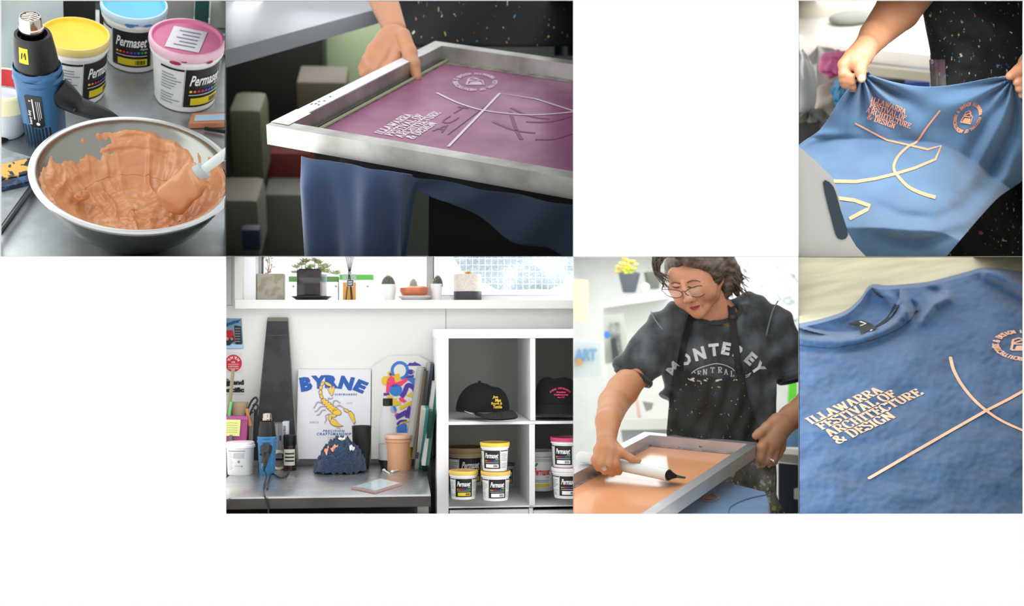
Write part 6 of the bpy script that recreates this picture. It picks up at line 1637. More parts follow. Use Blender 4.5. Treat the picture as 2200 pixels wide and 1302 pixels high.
    def upr(nm, pts, yy, dy, m_, par=None, sm=False):
        a = [Y(x, y, yy) for x, y in pts]; return MB().extr(a, (0, dy, 0)).build(nm, m_, par, smooth=sm)
    t = thing('brush_box', 'magenta box of tools with a yellow sticky note and a clip on the table', 'box', Y(505, 960, yb1))
    upr('box_body', [(470, 899), (532, 899), (526, 985), (470, 985)], yb1, .14, M('#9c3f7c', r=.5, var=.05), t)
    upr('box_rim', [(470, 895), (533, 895), (532, 902), (470, 902)], yb1-.004, .15, M('#a34e86', r=.45), t)
    upr('sticky_note', [(470, 901), (517, 902), (514.5, 937), (470, 936)], yb1-.006, .001, M('#d8dc8c', r=.7, var=.03), t)
    q = MB(); 
    for k in range(5): put_quads(q, pline([(487, 909+5*k), (497, 908.5+5*k), (510, 909.5+5*k)], .9, n=3), lambda x, y: Y(x, y, yb1-.008))
    q.build('note_writing', M('#9aa070', r=.7), t, smooth=False)
    upr('bulldog_clip', [(493, 935), (499, 935), (499, 947), (491, 947)], yb1-.012, .012, M('#5f666c', r=.3, m=.6), t)
    def stick(nm, a, b, ra, rb, yy, col, lab, cat, n=4):
        return tag(MB().tube([Y(*a, yy), Y(*b, yy)], [ra, rb], n).build(nm, M(col, r=.6)), lab, cat)
    stick('wooden_stirrer', (501, 792), (487, 940), .0078, .0085, yb1+.05, '#948b70', 'flat olive wooden stirrer standing tall in the magenta box', 'stirrer')
    stick('green_marker', (497, 863), (489, 920), .0055, .0055, yb1+.03, '#5cc276', 'bright green marker pen in the magenta box', 'pen', 12)
    stick('screwdriver', (530, 878), (537, 915), .0068, .0085, yb1+.02, '#b77a48', 'orange wooden tool handle at the right of the magenta box', 'tool', 10)
    q = MB(); c_ = Y(512, 886, yb1+.08); q.grid(lambda u, v: c_+V3((.024+.018*v)*math.cos(2*math.pi*u)*(1+.05*math.cos(40*u)), .016*math.sin(2*math.pi*u), -.03+.075*v), 50, 6, cu=True)
    tag(q.build('paint_brush', M('#a08e72', r=.8, var=.1)), 'wide bristle brush head poking out of the magenta box', 'brush')
    t = thing('scissors', 'pair of scissors with black handles upright in the magenta box', 'scissors', Y(533, 900, yb1+.06))
    for pts in ([(528, 895), (532, 880), (540, 862), (549, 854), (553, 860), (550, 866), (543, 872)], [(536, 893), (541, 880), (549, 868), (554, 874), (551, 882), (545, 880)]):
        MB().tube(cr([Y(x, y, yb1+.06) for x, y in pts], 5), .0045, 8).build('handle', M('#16181a', r=.4), t)
    MB().tube([Y(532, 890, yb1+.06), Y(526, 940, yb1+.06)], .004, 6).build('blade', M('#a9acae', r=.25, m=.8), t)
    o = upr('dark_ruler', [(541, 885), (552, 883), (560, 985), (540, 985)], .36, .02, M('#191a1a', r=.6)); tag(o, 'dark upright ruler between the magenta box and the heat gun', 'ruler')
    o = upr('grey_ruler', [(534, 896), (545, 886), (541, 985), (535, 985)], .34, .02, M('#77766a', r=.6)); tag(o, 'thin weathered grey ruler right of the magenta box', 'ruler')
    o = MB().tube(cr([tb(478, 992), tb(510, 995), tb(545, 993), tb(562, 994)], 5), .006, 8).build('steel_rod', M('#8e9092', r=.3, m=.8)); tag(o, 'thin steel rod lying on the table behind the white tub', 'rod')
    # ------------------------------------------------ heat gun and its neighbours
    b = tb(572, 1022)
    bb = V3(b.x, b.y+.03, ZT)
    R1 = rotz(-math.pi/2)
    cx_ = lambda px, py, z_=.01: P.z(px, py, ZT+z_)
    cord = [bb+V3(.0, -.10, .03), cx_(572, 1024, .02), cx_(566, 1048, .006), P.y(568, 1064, YT0-.008), P.y(575, 1085, YT0-.012), P.y(580, 1125, YT0-.012)]
    sc_ = (Y(0, 893, b.y+.03).z-ZT)/.2485
    heat_gun('blue heat gun standing upright on the steel table, seen from behind its handle', bb, sc_, R1, cord=cord, plate=None, bc='#2f6f9c')
    o = MB().tube(cr([cx_(574, 1050, .006), cx_(578, 1030, .008), cx_(585, 1018, .008), cx_(600, 1026, .006), cx_(612, 1024, .006), cx_(620, 1012, .006), cx_(616, 1004, .006), cx_(596, 1003, .006)], 6), .0034, 8).build('cable_loop', M('#1d1f24', r=.5))
    tag(o, 'loop of black cable lying on the table right of the heat gun', 'cable')
    # disc cases
    t = thing('case_row', 'two grey plastic disc cases standing behind the heat gun', 'case', Y(596, 965, .40))
    for k, (x0, x1, c_) in enumerate(((586, 598, '#888c90'), (598.5, 606, '#7a7e84'))):
        upr('case', [(x0, 911), (x1, 911), (x1, 985), (x0, 985)], .38, .10, M(c_, r=.3), t)
        upr('case_mark', [((x0+x1)/2-1.5, 936), ((x0+x1)/2+1.5, 936), ((x0+x1)/2+1.5, 946), ((x0+x1)/2-1.5, 946)], .377, .002, M('#202225', r=.4), t)
    t = thing('white_booklet', 'white booklet with an upright dark title standing beside the grey cases', 'book', Y(613, 965, .42))
    upr('booklet', [(606.5, 907), (619, 907), (619, 985), (606.5, 985)], .41, .09, M('#d5d7df', r=.6), t)
    q = MB(); put_text(q, 'COLOUR', lambda a_, b_: Y(611.5+b_, 928+a_, .408), width=26, height=4.6, bold=.03); q.build('title', M('#2a2c34', r=.6), t, smooth=False)
    p = V3(Y(621.5, 975, .33).x, .36, ZT); R = 13.8/P.ppm(p)
    t = thing('dark_jar', 'small dark jar with a cream striped label behind the tape roll', 'jar', p)
    h = Y(0, 941, .33).z-ZT
    MB().lathe(p, [(R, 0), (R, h*.66), (R*.96, h*.7)], 30).build('jar_body', M('#2b1712', r=.15), t)
    MB().lathe(p, [(R*1.0, h*.70), (R*1.05, h*.72), (R*1.05, h*.98), (R*.9, h), (.001, h)], 30).build('lid', M('#141416', r=.35), t)
    q = MB(); g_ = cylmap(p, lambda z: R, -math.pi/2, .001); curved_rect(q, g_, -R*1.0, R*.9, h*.15, h*.6, 0)
    g_ = cylmap(p, lambda z: R, -math.pi/2, .002)
    for k in range(3): curved_rect(q, g_, -R*.7, R*.75, h*(.26+.1*k), h*(.30+.1*k), 1)
    q.build('label', [M('#cfd2c0', r=.6), M('#17181a', r=.6)], t)
    p = V3(Y(601, 990, .38).x, .38, ZT); 
    t = thing('tape_roll', 'roll of cream masking tape leaning upright behind the heat gun', 'tape', p)
    cc = Y(597, 972, .38); rr = 21/P.ppm(cc); cc.z = ZT+rr+.001
    Rr = rotz(.55) @ rotx(math.pi/2)
    MB().lathe(cc, [(rr, -.012), (rr, .012), (rr*.74, .012), (rr*.74, -.012)], 48, R=Rr, closed=True).build('tape', M('#d9d4bf', r=.6), t)
    MB().lathe(cc, [(rr*.745, -.0125), (rr*.745, .0125), (rr*.71, .0125), (rr*.71, -.0125)], 48, R=Rr, closed=True).build('core', M('#a98a6a', r=.6), t)
    o = upr('white_box', [(592, 975), (608, 974), (608, 1003.5), (592, 1004)], tb(600, 1003).y, .03, M('#d4d4d6', r=.6)); tag(o, 'small white box between the heat gun and the tape roll', 'box')
    c_ = tb(633, 992)
    t = thing('phone_stand', 'black conical stand with a tilted black plate near the wall', 'stand', c_)
    MB().lathe(c_+V3(0, .02, 0), [(.026, 0), (.024, .004), (.006, .018), (.010, .026)], 30).build('base', M('#101012', r=.4), t)
    MB().box(c_+V3(-.01, .02, .032), (.092, .05, .008), R=roty(.13), bev=.003).build('plate', M('#17181a', r=.4), t)
    o = MB().tube(cr([tb(560, 990), tb(600, 993), tb(640, 994), tb(670, 992), tb(700, 988)], 5), .0026, 6).build('white_cable', M('#c9c8bc', r=.5)); tag(o, 'white cable running along the back of the table', 'cable')
    # ------------------------------------------------ crumpled shirt
    c_ = V3(Y(727, 990, .26).x, .26, ZT); m_ = 1/P.ppm(c_)
    t = thing('crumpled_shirt', 'navy shirt crumpled in a heap on the steel table', 'shirt', c_)
    zt_ = (Y(0, 944, c_.y).z-ZT)*.93
    def heap(u, v):
        a = 2*math.pi*u; r_ = math.sin(math.pi/2*v)**.8; x, y = math.cos(a)*r_, math.sin(a)*r_
        hh = max(0, 1-r_**2.1)**.72
        X = 54*m_*x*(1+.08*math.sin(3*a+1)); Yy = .085*y*(1+.1*math.sin(5*a))
        peak = .16*(x < .4)*0
        f1 = 1-abs(nz(x*1.1+.5, y*1.1, hh*1.2, 2.6))*2.2; f2 = 1-abs(nz(x+3, y*1.4, hh*2, 5.5))*2.2; f3 = 1-abs(nz(x-2, y*2, hh*2, 11))*2.0
        k = .78+.24*f1+.11*f2+.02*f3
        sk = 10*m_*hh
        return V3(c_.x+X*(.80+.2*k)*1.04+sk*.6, c_.y+Yy*(.8+.2*k), ZT+.001+zt_*hh*k*.98+.012*max(0, f2)*(1-hh))
    MB().grid(heap, 220, 90, cu=True).build('cloth', fabric('navy_cotton', '#263f5e', '#1c3048', bump=.3), t, auto=0)
    def onheap(u0, v0, du, dv, nm, m_, lab=None):
        q = MB(); q.grid(lambda u, v: heap(u0+du*u, v0+dv*v)+V3(0, -.003, .0035), 10, 8); q.build(nm, m_, t, auto=0, label=lab)
    onheap(.58, .34, .07, .16, 'print_patch', PEACHINK, 'peach print showing on a fold'); onheap(.66, .22, .06, .16, 'print_patch', PEACHINK)
    onheap(.70, .02, .16, .12, 'neck_label', M('#e3e3e2', r=.7), 'white neck label'); onheap(.86, .30, .05, .14, 'side_label', M('#d8dade', r=.7), 'white side label')
    # ------------------------------------------------ black cup, bottle, peach pail
    p = V3(Y(777, 990, .35).x, .35, ZT); R = 21/P.ppm(p); h = Y(0, 924, p.y-R).z-ZT
    t = thing('ribbed_cup', 'black ribbed cup standing behind the crumpled shirt', 'cup', p)
    def cup(u, v):
        a = 2*math.pi*u; r_ = R*(.70+.30*v**.7)*(1+.012*math.cos(a*44)*(v < .82)); return p+V3(r_*math.cos(a), r_*math.sin(a), h*v)
    MB().grid(cup, 176, 14, cu=True).build('cup_body', M('#191919', r=.45), t)
    MB().lathe(p, [(R*1.0, h*.97), (R*1.03, h*.985), (R*1.0, h), (R*.93, h*.99), (R*.85, h*.6), (.001, h*.55)], 44, caps=False).build('rim', M('#222223', r=.4), t)
    p = V3(Y(833, 990, .35).x, .35, ZT); R = 19.8/P.ppm(p); h = Y(0, 862, p.y).z-ZT
    t = thing('soda_bottle', 'clear plastic bottle with a black cap and black base', 'bottle', p)
    MB().lathe(p, [(R*.72, 0), (R*.78, h*.02), (R*.98, h*.115), (R*.99, h*.14), (R*.96, h*.14), (R*.7, h*.05)], 40, closed=True).build('base_cup', M('#121214', r=.4), t, label='black base')
    pr = [(R*.70, h*.05), (R*.97, h*.13), (R*1.0, h*.3), (R*1.0, h*.55), (R*.97, h*.68), (R*.75, h*.82), (R*.5, h*.90), (R*.48, h*.93)]
    pri = [(r_*.955, z_) for r_, z_ in pr]
    MB().lathe(p, pr+pri[::-1], 48, closed=True).build('bottle_body', M('#e4eaee', r=.05, alpha=.17, var=0), t)
    MB().lathe(p, [(R*.5, h*.895), (R*.54, h*.9), (R*.54, h*.995), (R*.5, h), (.001, h)], 30).build('cap', M('#131315', r=.4), t, label='black screw cap')
    MB().lathe(p, [(R*1.005, h*.14), (R*1.01, h*.36)], 40, caps=False).build('label_band', M('#b9bab8', r=.4, alpha=.8), t, label='pale printed band')
    p = tb(857, 1012); R = 30/P.ppm(p); p = V3(p.x, p.y+R*.9, ZT); h = (Y(0, 943, p.y-R).z-ZT)*.985
    t = thing('peach_pail', 'peach coloured ink pail with a yellow sticker on the table', 'bucket', p)
    MB().lathe(p, [(R*.86, 0), (R*.88, .004), (R*.99, h*.78), (R*1.05, h*.80), (R*1.05, h*.86), (R*1.0, h*.87), (R*1.0, h*.9)], 48).build('tub', M('#d9a37c', r=.38, var=.02), t)
    MB().lathe(p, [(R*1.02, h*.885), (R*1.08, h*.90), (R*1.08, h*.96), (R*1.04, h), (R*.98, h), (R*.96, h*.96), (.001, h*.96)], 48).build('lid', M('#dcb49c', r=.4, var=.04), t)
    q = MB(); g_ = cylmap(p, lambda z: R*(.87+.14*z/h), -math.pi/2+.98, .0015); curved_rect(q, g_, -R*.14, R*.3, h*.32, h*.64, 0); q.build('sticker', M('#d0cc28', r=.5), t, label='yellow sticker')
    for k, ((x0, y0), (x1, y1)) in enumerate((((825, 1010), (836, 1017)), ((843, 1013), (857, 1010)))):
        a, b_ = P.z(x0, y0, ZT+.006), P.z(x1, y1, ZT+.003)
        o = MB().ball(a, (.0075, .006, .006), 14).tube([a, b_], [.0045, .0032], 10).build('earbud', M('#ececec', r=.3))
        tag(o, 'white earbud lying %s' % ('left of the peach pail' if k == 0 else 'against the base of the peach pail'), 'earbud', 'pair of earbuds')
    q4 = [(754, 1046), (818, 1027.5), (864.5, 1038), (806, 1056)]
    a = [P.z(x, y, ZT+.009) for x, y in q4]; t = thing('phone', 'phone in a pink bumper case lying on the front of the table', 'phone', a[0])
    c4 = sum(a, V3(0, 0, 0))/4
    MB().extr([p_-V3(0, 0, .008) for p_ in a], (0, 0, .008)).build('bumper', M('#a2827e', r=.4), t, smooth=False)
    MB().add([c4+(p_-c4)*.90+V3(0, 0, .0008) for p_ in a], [(0, 1, 2, 3)]).build('glass', M('#b9cbd2', r=.06, var=.1), t, smooth=False)
    # ------------------------------------------------ leaning screens at the right end of the table
    def lean(nm, top, bot, lab, cat, layers, y0_=.30, y1_=.05, dep=.012, group='screens leaning at the right end of the table'):
        """top/bot: pixel of the left edge at top and foot; layers: list of (width px top, width px bottom, colour)"""
        t = thing(nm, lab, cat, Y(*bot, y1_), group)
        xa, ya = top; xb, yb_ = bot
        for k, (wt, wb, col, pn) in enumerate(layers):
            a = [Y(xb, yb_, y1_), Y(xb+wb, yb_+.6, y1_), Y(xa+wt, ya, y0_), Y(xa, ya, y0_)]
            kk = V3(0, .25, 0)
            MB().hexa([a[0], a[1], a[1]+kk, a[0]+kk, a[3], a[2], a[2]+kk, a[3]+kk]).build(pn, M(col, r=.4, var=.05), t, smooth=False)
            xa += wt; xb += wb
        return t
    lean('stacked_screen', (897, 793), (872, 960), 'pale aluminium screen edge, leftmost of the leaning screens', 'screen', [(9, 10, '#a9a9a6', 'frame_edge'), (5, 5, '#8c8f84', 'frame_side'), (4, 5, '#22262a', 'mesh_edge')], .33, .30)
    lean('inky_screen', (910, 797), (885, 985), 'dark screen with orange and blue ink smears along its edge', 'screen', [(5, 6, '#5a4438', 'smeared_edge'), (5, 7, '#14251f', 'dark_edge')], .30, .22)
    lean('tall_screen', (918, 781), (896, 985), 'tallest pale edged screen with a slate side', 'screen', [(7, 7, '#9c9c96', 'frame_edge'), (7, 7, '#3c4658', 'frame_side')], .36, .32)
    lean('dark_screen', (933, 787), (912, 990), 'nearly black screen at the far right of the leaning row', 'screen', [(7, 10, '#1a2224', 'frame_edge')], .36, .30)
    lean('green_screen', (930, 822), (906, 1000), 'white edged screen with a dark green side', 'screen', [(7, 8, '#b4b4b0', 'frame_edge'), (7, 8, '#1d5a4a', 'frame_side')], .16, .10)
    lean('front_screen', (907, 880), (891, 1009), 'short white edged screen with a teal side in front', 'screen', [(8, 8, '#b7b4aa', 'frame_edge'), (7, 8, '#2c8078', 'frame_side')], .0, tb(891, 1009).y)
    lean('last_screen', (922, 884), (909, 1012), 'short dark green screen beside the teal sided one', 'screen', [(8, 9, '#153a30', 'frame_edge')], .0, tb(909, 1012).y)
    for k, (px, py) in enumerate(((906, 922), (900, 905), (898, 960))):
        pass
niche_workshop()
# ================================================================ niche 5: printer pulling peach ink across a screen
def march(f, px, py, d0=5.0, d1=6.6, n=90):
    """camera depth at which the rays through the pixels first meet the sculpted solid"""
    px = np.asarray(px, float); py = np.asarray(py, float)
    Mi = np.array(P.Mi); eye = _a(P.eye)
    R3 = Mi[:3, :3]
    dr = np.stack([(px-CX)/FPX, np.ones_like(px), (CY-py)/FPX], -1) @ R3.T
    t = np.full(px.shape, d0); hit = np.zeros(px.shape, bool); L_ = np.linalg.norm(dr, axis=-1)
    for _ in range(n):
        s_ = f(eye+dr*t[..., None]); hit |= s_ < .0006
        t = np.where(hit | (t > d1), t, t+np.maximum(s_*.8, .0004)/L_)
    return t, hit
def niche_printer():
    use(PD)
    side_light(PD, 'left', 11, 4.9, 8.5, span=.95)
    side_light(PD, 'top', 9, 4.8, 6.6, span=.9)
    side_light(PD, 'top', 75, 7.5, 12.5, span=.9)
    z = P.z; D = P.d
    H0 = 5.98; U1 = H0/FPX
    Q = lambda px, py, k=0: P.d(px, py, H0+k*U1)
    pm = P.ppm(Q(1530, 700)); m = lambda px: px/pm
    m3 = lambda *a: tuple(x/pm for x in a)
    # ---- screen
    BR, BL = z(1634, 951), z(1384, 928)
    v = (z(1395, 1105)-BR).normalized(); u = (BL-BR).normalized(); v = (v-u*v.dot(u)*.6).normalized()
    LU = (BL-BR).length; LV = 1.2; W_ = .034; FH = .040
    al = mat_mix('bright_aluminium', '#d9dbe2', '#c3c5cb', scale=5, lo=.35, hi=.7, r1=.3, r2=.4, m1=.7, m2=.7)
    t = thing('screen_frame', 'aluminium print screen flooded with peach ink, tilted towards the viewer', 'print screen', BR)
    iu, iv = u*W_, v*W_
    mb = MB(); rail(mb, BR, BR+u*LU, BR+u*LU-iu+iv, BR+iu+iv, FH); mb.build('back_rail', al, t, smooth=False)
    mb = MB(); rail(mb, BR, BR+v*LV, BR+v*LV+iu, BR+iu+iv, FH); mb.build('right_rail', al, t, smooth=False)
    mb = MB(); e = BR+u*LU; rail(mb, e, e+v*LV, e+v*LV-iu, e-iu+iv, FH); mb.build('left_rail', al, t, smooth=False)
    S = lambda x, y, dz=0: BR+u*x+v*y+V3(0, 0, -FH+.004+dz)
    MB().hexa([S(W_, W_, -.002), S(LU-W_, W_, -.002), S(LU-W_, LV, -.002), S(W_, LV, -.002), S(W_, W_), S(LU-W_, W_), S(LU-W_, LV), S(W_, LV)]).build('mesh', mat_mix('peach_flooded_mesh', '#efb185', '#e9a678', scale=4, lo=.3, hi=.7, r1=.13, r2=.18, detail=2), t, smooth=False, label='mesh flooded with peach ink')
    q = MB()
    for x0, x1, y0, y1 in ((W_, LU-W_, W_, W_+.018), (LU-W_-.012, LU-W_, W_, LV)): q.add([S(x0, y0, .001), S(x1, y0, .001), S(x1, y1, .001), S(x0, y1, .001)], [(0, 1, 2, 3)])
    q.build('taped_border', mat_mix('tape_grey', '#a99c9c', '#8c7276', scale=20, r1=.4, r2=.5), t, smooth=False)
    q = MB(); rnd = random.Random(3)
    pts = [S(LU-W_-.02+.012*rnd.random(), .38+.05*k, .004) for k in range(6)]
    for (x, y, s_) in ((1254, 1012, 1), (1268, 1006, .8)):
        c = z(x, y, -FH+.006)
        q.grid(lambda a, b: c+v*(.075*s_*math.cos(2*math.pi*a)*math.sin(math.pi/2*b)*-1)+u*(.012*math.sin(2*math.pi*a)*math.sin(math.pi/2*b))+V3(0, 0, .010*s_*math.cos(math.pi/2*b)*(1+.5*nz(a*5, b*4, x))), 24, 8, cu=True)
    q.build('ink_ridge', M('#dd9468', r=.25), t)
    q = MB()
    for (x, y, r_) in ((1352, 971, .006), (1366, 965, .004), (1379, 960, .005), (1402, 948, .007)): q.ball(z(x, y, -FH+.008), (r_*1.6, r_, r_*.6), 10)
    q.build('ink_crumbs', M('#c8784c', r=.3), t)['kind'] = 'stuff'
    # ---- squeegee
    a, b = z(1250, 982, .020), z(1437, 1021, .004)
    ax = (b-a).normalized(); dv_ = (z(1492, 1030, -.026)-b); dv_ = dv_-ax*dv_.dot(ax)*.35
    t = thing('squeegee', 'white handled squeegee being dragged through the peach ink', 'squeegee', b)
    r_ = .0178
    mb = MB(); n_ = 24; prof = []
    dn_ = dv_.normalized(); si = ax.cross(dn_).normalized()
    for k in range(n_):
        an = math.pi*2*k/n_; prof.append(dn_*(math.cos(an)*r_*(1 if math.cos(an) < 0 else 1.0))+si*math.sin(an)*r_)
    LT_ = [p+dn_*(.030 if p.dot(dn_) > r_*.75 else 0)-si*(si.dot(p)*.72 if p.dot(dn_) > r_*.75 else 0) for p in prof]
    mb.add([a+p for p in LT_]+[b+p for p in LT_], [(k, (k+1) % n_, n_+(k+1) % n_, n_+k) for k in range(n_)])
    mb.ball(a, r_, 16); mb.build('handle', M('#dbe3e3', r=.3, var=.01), t, auto=50, label='pale plastic handle')
    mb = MB(); mb.add([b+ax*.001+p*.82 for p in LT_], [tuple(range(n_))]); mb.build('hollow_end', M('#07090a', r=.6), t, smooth=False)
    mb = MB(); k0 = dn_*(r_+.018); k1 = dn_*(r_+.060); th = si*.0045
    mb.hexa([a+k0-th, b+ax*.002+k0-th, b+ax*.002+k0+th, a+k0+th, a+k1-th*.6, b+ax*.002+k1-th*.6, b+ax*.002+k1+th*.6, a+k1+th*.6]).build('blade', mat_mix('blade_green', '#1f5a4c', '#2f7a9a', scale=30, r1=.4, r2=.4), t, smooth=False)
    # ---- blue shirt on the platen under the screen
    zt = -.085
    top = [z(1400, 1130, zt), z(1470, 1062, zt), z(1545, 1036, zt), z(1590, 1044, zt), z(1628, 1054, zt), z(1643, 1062, zt), z(1648, 1110, zt), z(1650, 1180, zt)]
    t = thing('blue_tee', 'blue tee shirt pulled over the print board below the peach screen', 'shirt', z(1560, 1100, zt-.3))
    cc = sum(top, V3(0, 0, 0))/len(top)
    rim = cr(top, 8, closed=True)
    def cl(uu, vv):
        k = int(round(uu*len(rim))) % len(rim); p = rim[k]
        if vv < .4: return cc.lerp(p, vv/.4*.985)
        w = (vv-.4)/.6; o = (p-cc); o.z = 0; o.normalize()
        return p+o*(.012*math.sin(min(1, w*4)*math.pi/2)+.008*math.sin(k*.9)*w)+V3(0, 0, -.010*(1-math.cos(min(1, w*4)*math.pi/2))-.45*max(0, w-.12))
    MB().grid(cl, len(rim), 30, cu=True).build('cloth', fabric('light_blue_cotton', '#5b82b0', '#6c92be'), t, auto=0)
    q = MB(); c = z(1520, 1069, zt+.002); sx = m(23)*.95
    seal(q, lambda x, y: c+V3(x*.034, y*.045, .001), 1.0); q.build('festival_seal', M('#d98f6c', r=.6), t, smooth=False, label='peach round festival seal')
    q = MB(); put_quads(q, pline([(1648, 1062), (1610, 1070), (1580, 1082), (1566, 1095), (1572, 1120)], 1.4, n=5), lambda x, y: z(x, y, zt+.0025)); q.build('seam', M('#3f6390', r=.8), t, smooth=False)
    # ---- woman
    t = thing('person', 'woman with brown bob, glasses and spattered apron leaning over a print screen', 'person', Q(1560, 1300, 60))
    skin = [ell(Q(1494, 578, 8), m3(54, 62, 56)), ell(Q(1490, 615, -8), m3(51, 48, 44)),
            ell(Q(1470, 592, -26), m3(36, 26, 26)), ell(Q(1500, 592, -24), m3(34, 26, 26))]
    skin += CH([Q(1538, 606, 6), Q(1530, 634, -2), Q(1511, 662, -22), Q(1501, 668, -28)], [m(15), m(13), m(11.5), m(11)])
    skin += CH([Q(1446, 620, -14), Q(1466, 645, -28), Q(1494, 668, -30)], [m(11), m(14), m(13)])
    skin += [ell(Q(1520, 630, -24), m3(18, 20, 16)), ell(Q(1460, 631, -33), m3(10, 12, 11)), ell(Q(1493, 656, -34), m3(16, 13, 15)), ell(Q(1503, 673, -34), m3(13, 9, 11))]
    head = U(skin, m(9))
    head = SUB(head, U([ell(Q(1452, 615, -54), m3(11, 6, 9)), ell(Q(1489, 614, -56), m3(13, 6, 10))], m(3)), m(6))
    feat = CH([Q(1466, 606, -46), Q(1471, 622, -56), Q(1480, 642, -65)], [m(5.5), m(5.5), m(7.5)])+[ell(Q(1481, 644, -64), m3(8.5, 7, 8)), ell(Q(1473, 646, -56), m3(5, 4.5, 6)), ell(Q(1490, 644, -55), m3(5.5, 4.8, 6.5))]
    feat += [ell(Q(1453, 615, -41), m3(9, 5, 5.5)), ell(Q(1488, 614, -43), m3(11, 5.2, 5.5))]
    feat += [ell(Q(1553, 592, 8), m3(6.5, 14, 10)), ell(Q(1550, 604, 4), m3(5, 6, 6))]
    head = U([head]+feat, m(3.2))
    neck = U(CH([Q(1532, 640, 26), Q(1552, 690, 46)], [m(28), m(42)])+[cap(Q(1508, 662, 2), Q(1532, 700, 26), m(13), m(24))], m(8))
    body = U([head, neck], m(6))
    def spaint(v_):
        base = skin_paint(None, 3, base='#bb8465', dark='#a2654a', light='#c99678')(v_)
        ink = lambda c, r: np.clip(1.6-1.6*np.linalg.norm((v_-_a(c))/np.array(m3(*r)), axis=1)**2, 0, 1)[:, None]
        k3 = np.maximum(ink(Q(1516, 645, -40), (12, 10, 20)), ink(Q(1456, 632, -40), (9, 7, 14)))*.15
        return base*(1-k3)+np.array(lin('#c9756a')[:3])*k3
    L0 = [Q(x, y, k) for x in (1425, 1600) for y in (500, 745) for k in (-95, 100)]
    lo = [min(p[i] for p in L0) for i in range(3)]; hi = [max(p[i] for p in L0) for i in range(3)]
    bm_ = MB(); sculpt_into(bm_, body, lo, hi, m(1.6), spaint)
    def face(nm, polys, lines, off, mat_, label=None):
        q = MB()
        from mathutils.geometry import tessellate_polygon
        for pl_ in polys:
            c_ = cr([V3(x, y, 0) for x, y in pl_], 4, closed=True)
            q.add(on(np.array([p.x for p in c_]), np.array([p.y for p in c_]), off, body), [tuple(x) for x in tessellate_polygon([c_])])
        for pts, w_ in lines:
            qs = pline(pts, w_, n=6); pp = [p for qd in qs for p in qd]
            q.add(on(np.array([p[0] for p in pp]), np.array([p[1] for p in pp]), off, body), [tuple(range(4*k, 4*k+4)) for k in range(len(qs))])
        return q.build(nm, mat_, t, auto=0, label=label)
    def on(pxs, pys, off, f):
        dd, hit = march(f, pxs, pys, 5.3, 6.5)
        return [P.d(x, y, (d_ if h_ else H0+60*U1)-off*U1) for x, y, d_, h_ in zip(np.ravel(pxs), np.ravel(pys), np.ravel(dd), np.ravel(hit))]
    face('lips', [[(1481, 661), (1486, 658.8), (1490, 659.3), (1496, 657.2), (1504.5, 655.5), (1501, 661.5), (1495, 666), (1489, 666.8), (1484.5, 664)]], [], 2.4, M('#a8263f', r=.35), 'crimson lips')
    face('mouth_line', [], [([(1483, 662.3), (1489, 663), (1497, 660.8), (1504, 656)], (.8, .8))], 3.0, M('#5a1420', r=.6))
    face('eyebrow', [], [([(1442, 609.5), (1450, 607), (1461, 609.5)], (1.6, 2.8))], 1.0, M('#5d4035', r=.8))
    face('eyebrow', [], [([(1476, 608), (1486, 603.5), (1497, 602.8), (1505, 606)], (3.0, 1.4))], 1.0, M('#5d4035', r=.8))
    face('lashes', [], [([(1444, 615), (1451, 617.6), (1460, 616.8)], (1.2, 2.2))], 1.2, M('#2b1b18', r=.8))
    face('lashes', [], [([(1478, 616), (1488, 617.8), (1499, 614)], (2.4, 1.4))], 1.2, M('#2b1b18', r=.8))
    face('nostril', [], [([(1484.5, 649.5), (1487.5, 648.5)], (1.4, 1.4))], .8, M('#5f2f22', r=.8))
    face('cheek_crease', [], [([(1495, 645), (1503, 649), (1509, 656), (1511, 662)], (.6, 1.1))], .5, M('#a8694c', r=.7))
    # hair
    outer = ell(Q(1493, 574, 12), m3(66, 72, 66))
    hs = [SUB(outer, U([ell(Q(1484, 624, -48), m3(54, 48, 52)), ell(Q(1472, 600, -60), m3(42, 27, 36))], m(6)), m(3))]
    hs += CH([Q(1462, 520, -40), Q(1424, 548, -40), Q(1419, 568, -34)], [m(16), m(7), m(3)])
    hs += CH([Q(1450, 535, -58), Q(1480, 556, -58), Q(1512, 570, -44), Q(1534, 578, -22)], [m(16), m(15), m(13), m(11)])
    hs += CH([Q(1545, 545, 0), Q(1560, 590, 16), Q(1562, 620, 18), Q(1556, 648, 14)], [m(24), m(17), m(14), m(5)])
    hs += CH([Q(1552, 560, 24), Q(1574, 600, 30), Q(1584, 632, 32)], [m(26), m(18), m(6)])
    hs += CH([Q(1550, 550, 14), Q(1576, 578, 24), Q(1596, 600, 32)], [m(26), m(13), m(2.5)])
    hf0 = U(hs, m(7))
    def hf(X):
        pxx = (X-_a(Q(1493, 574, 12)))*pm
        an = np.arctan2(pxx[..., 0]+40, pxx[..., 2]+60)
        return hf0(X)-(np.sin(an*60+.05*pxx[..., 1])*.35+np.sin(an*23+1+.04*pxx[..., 2])*.2)/pm
    L0 = [Q(x, y, k) for x in (1395, 1625) for y in (490, 668) for k in (-100, 100)]
    vs_, fs_ = sculpt(hf, [min(p[i] for p in L0) for i in range(3)], [max(p[i] for p in L0) for i in range(3)], m(1.7))
    hb = MB(); hb.add(vs_.tolist(), fs_.tolist()); rnd = random.Random(11)
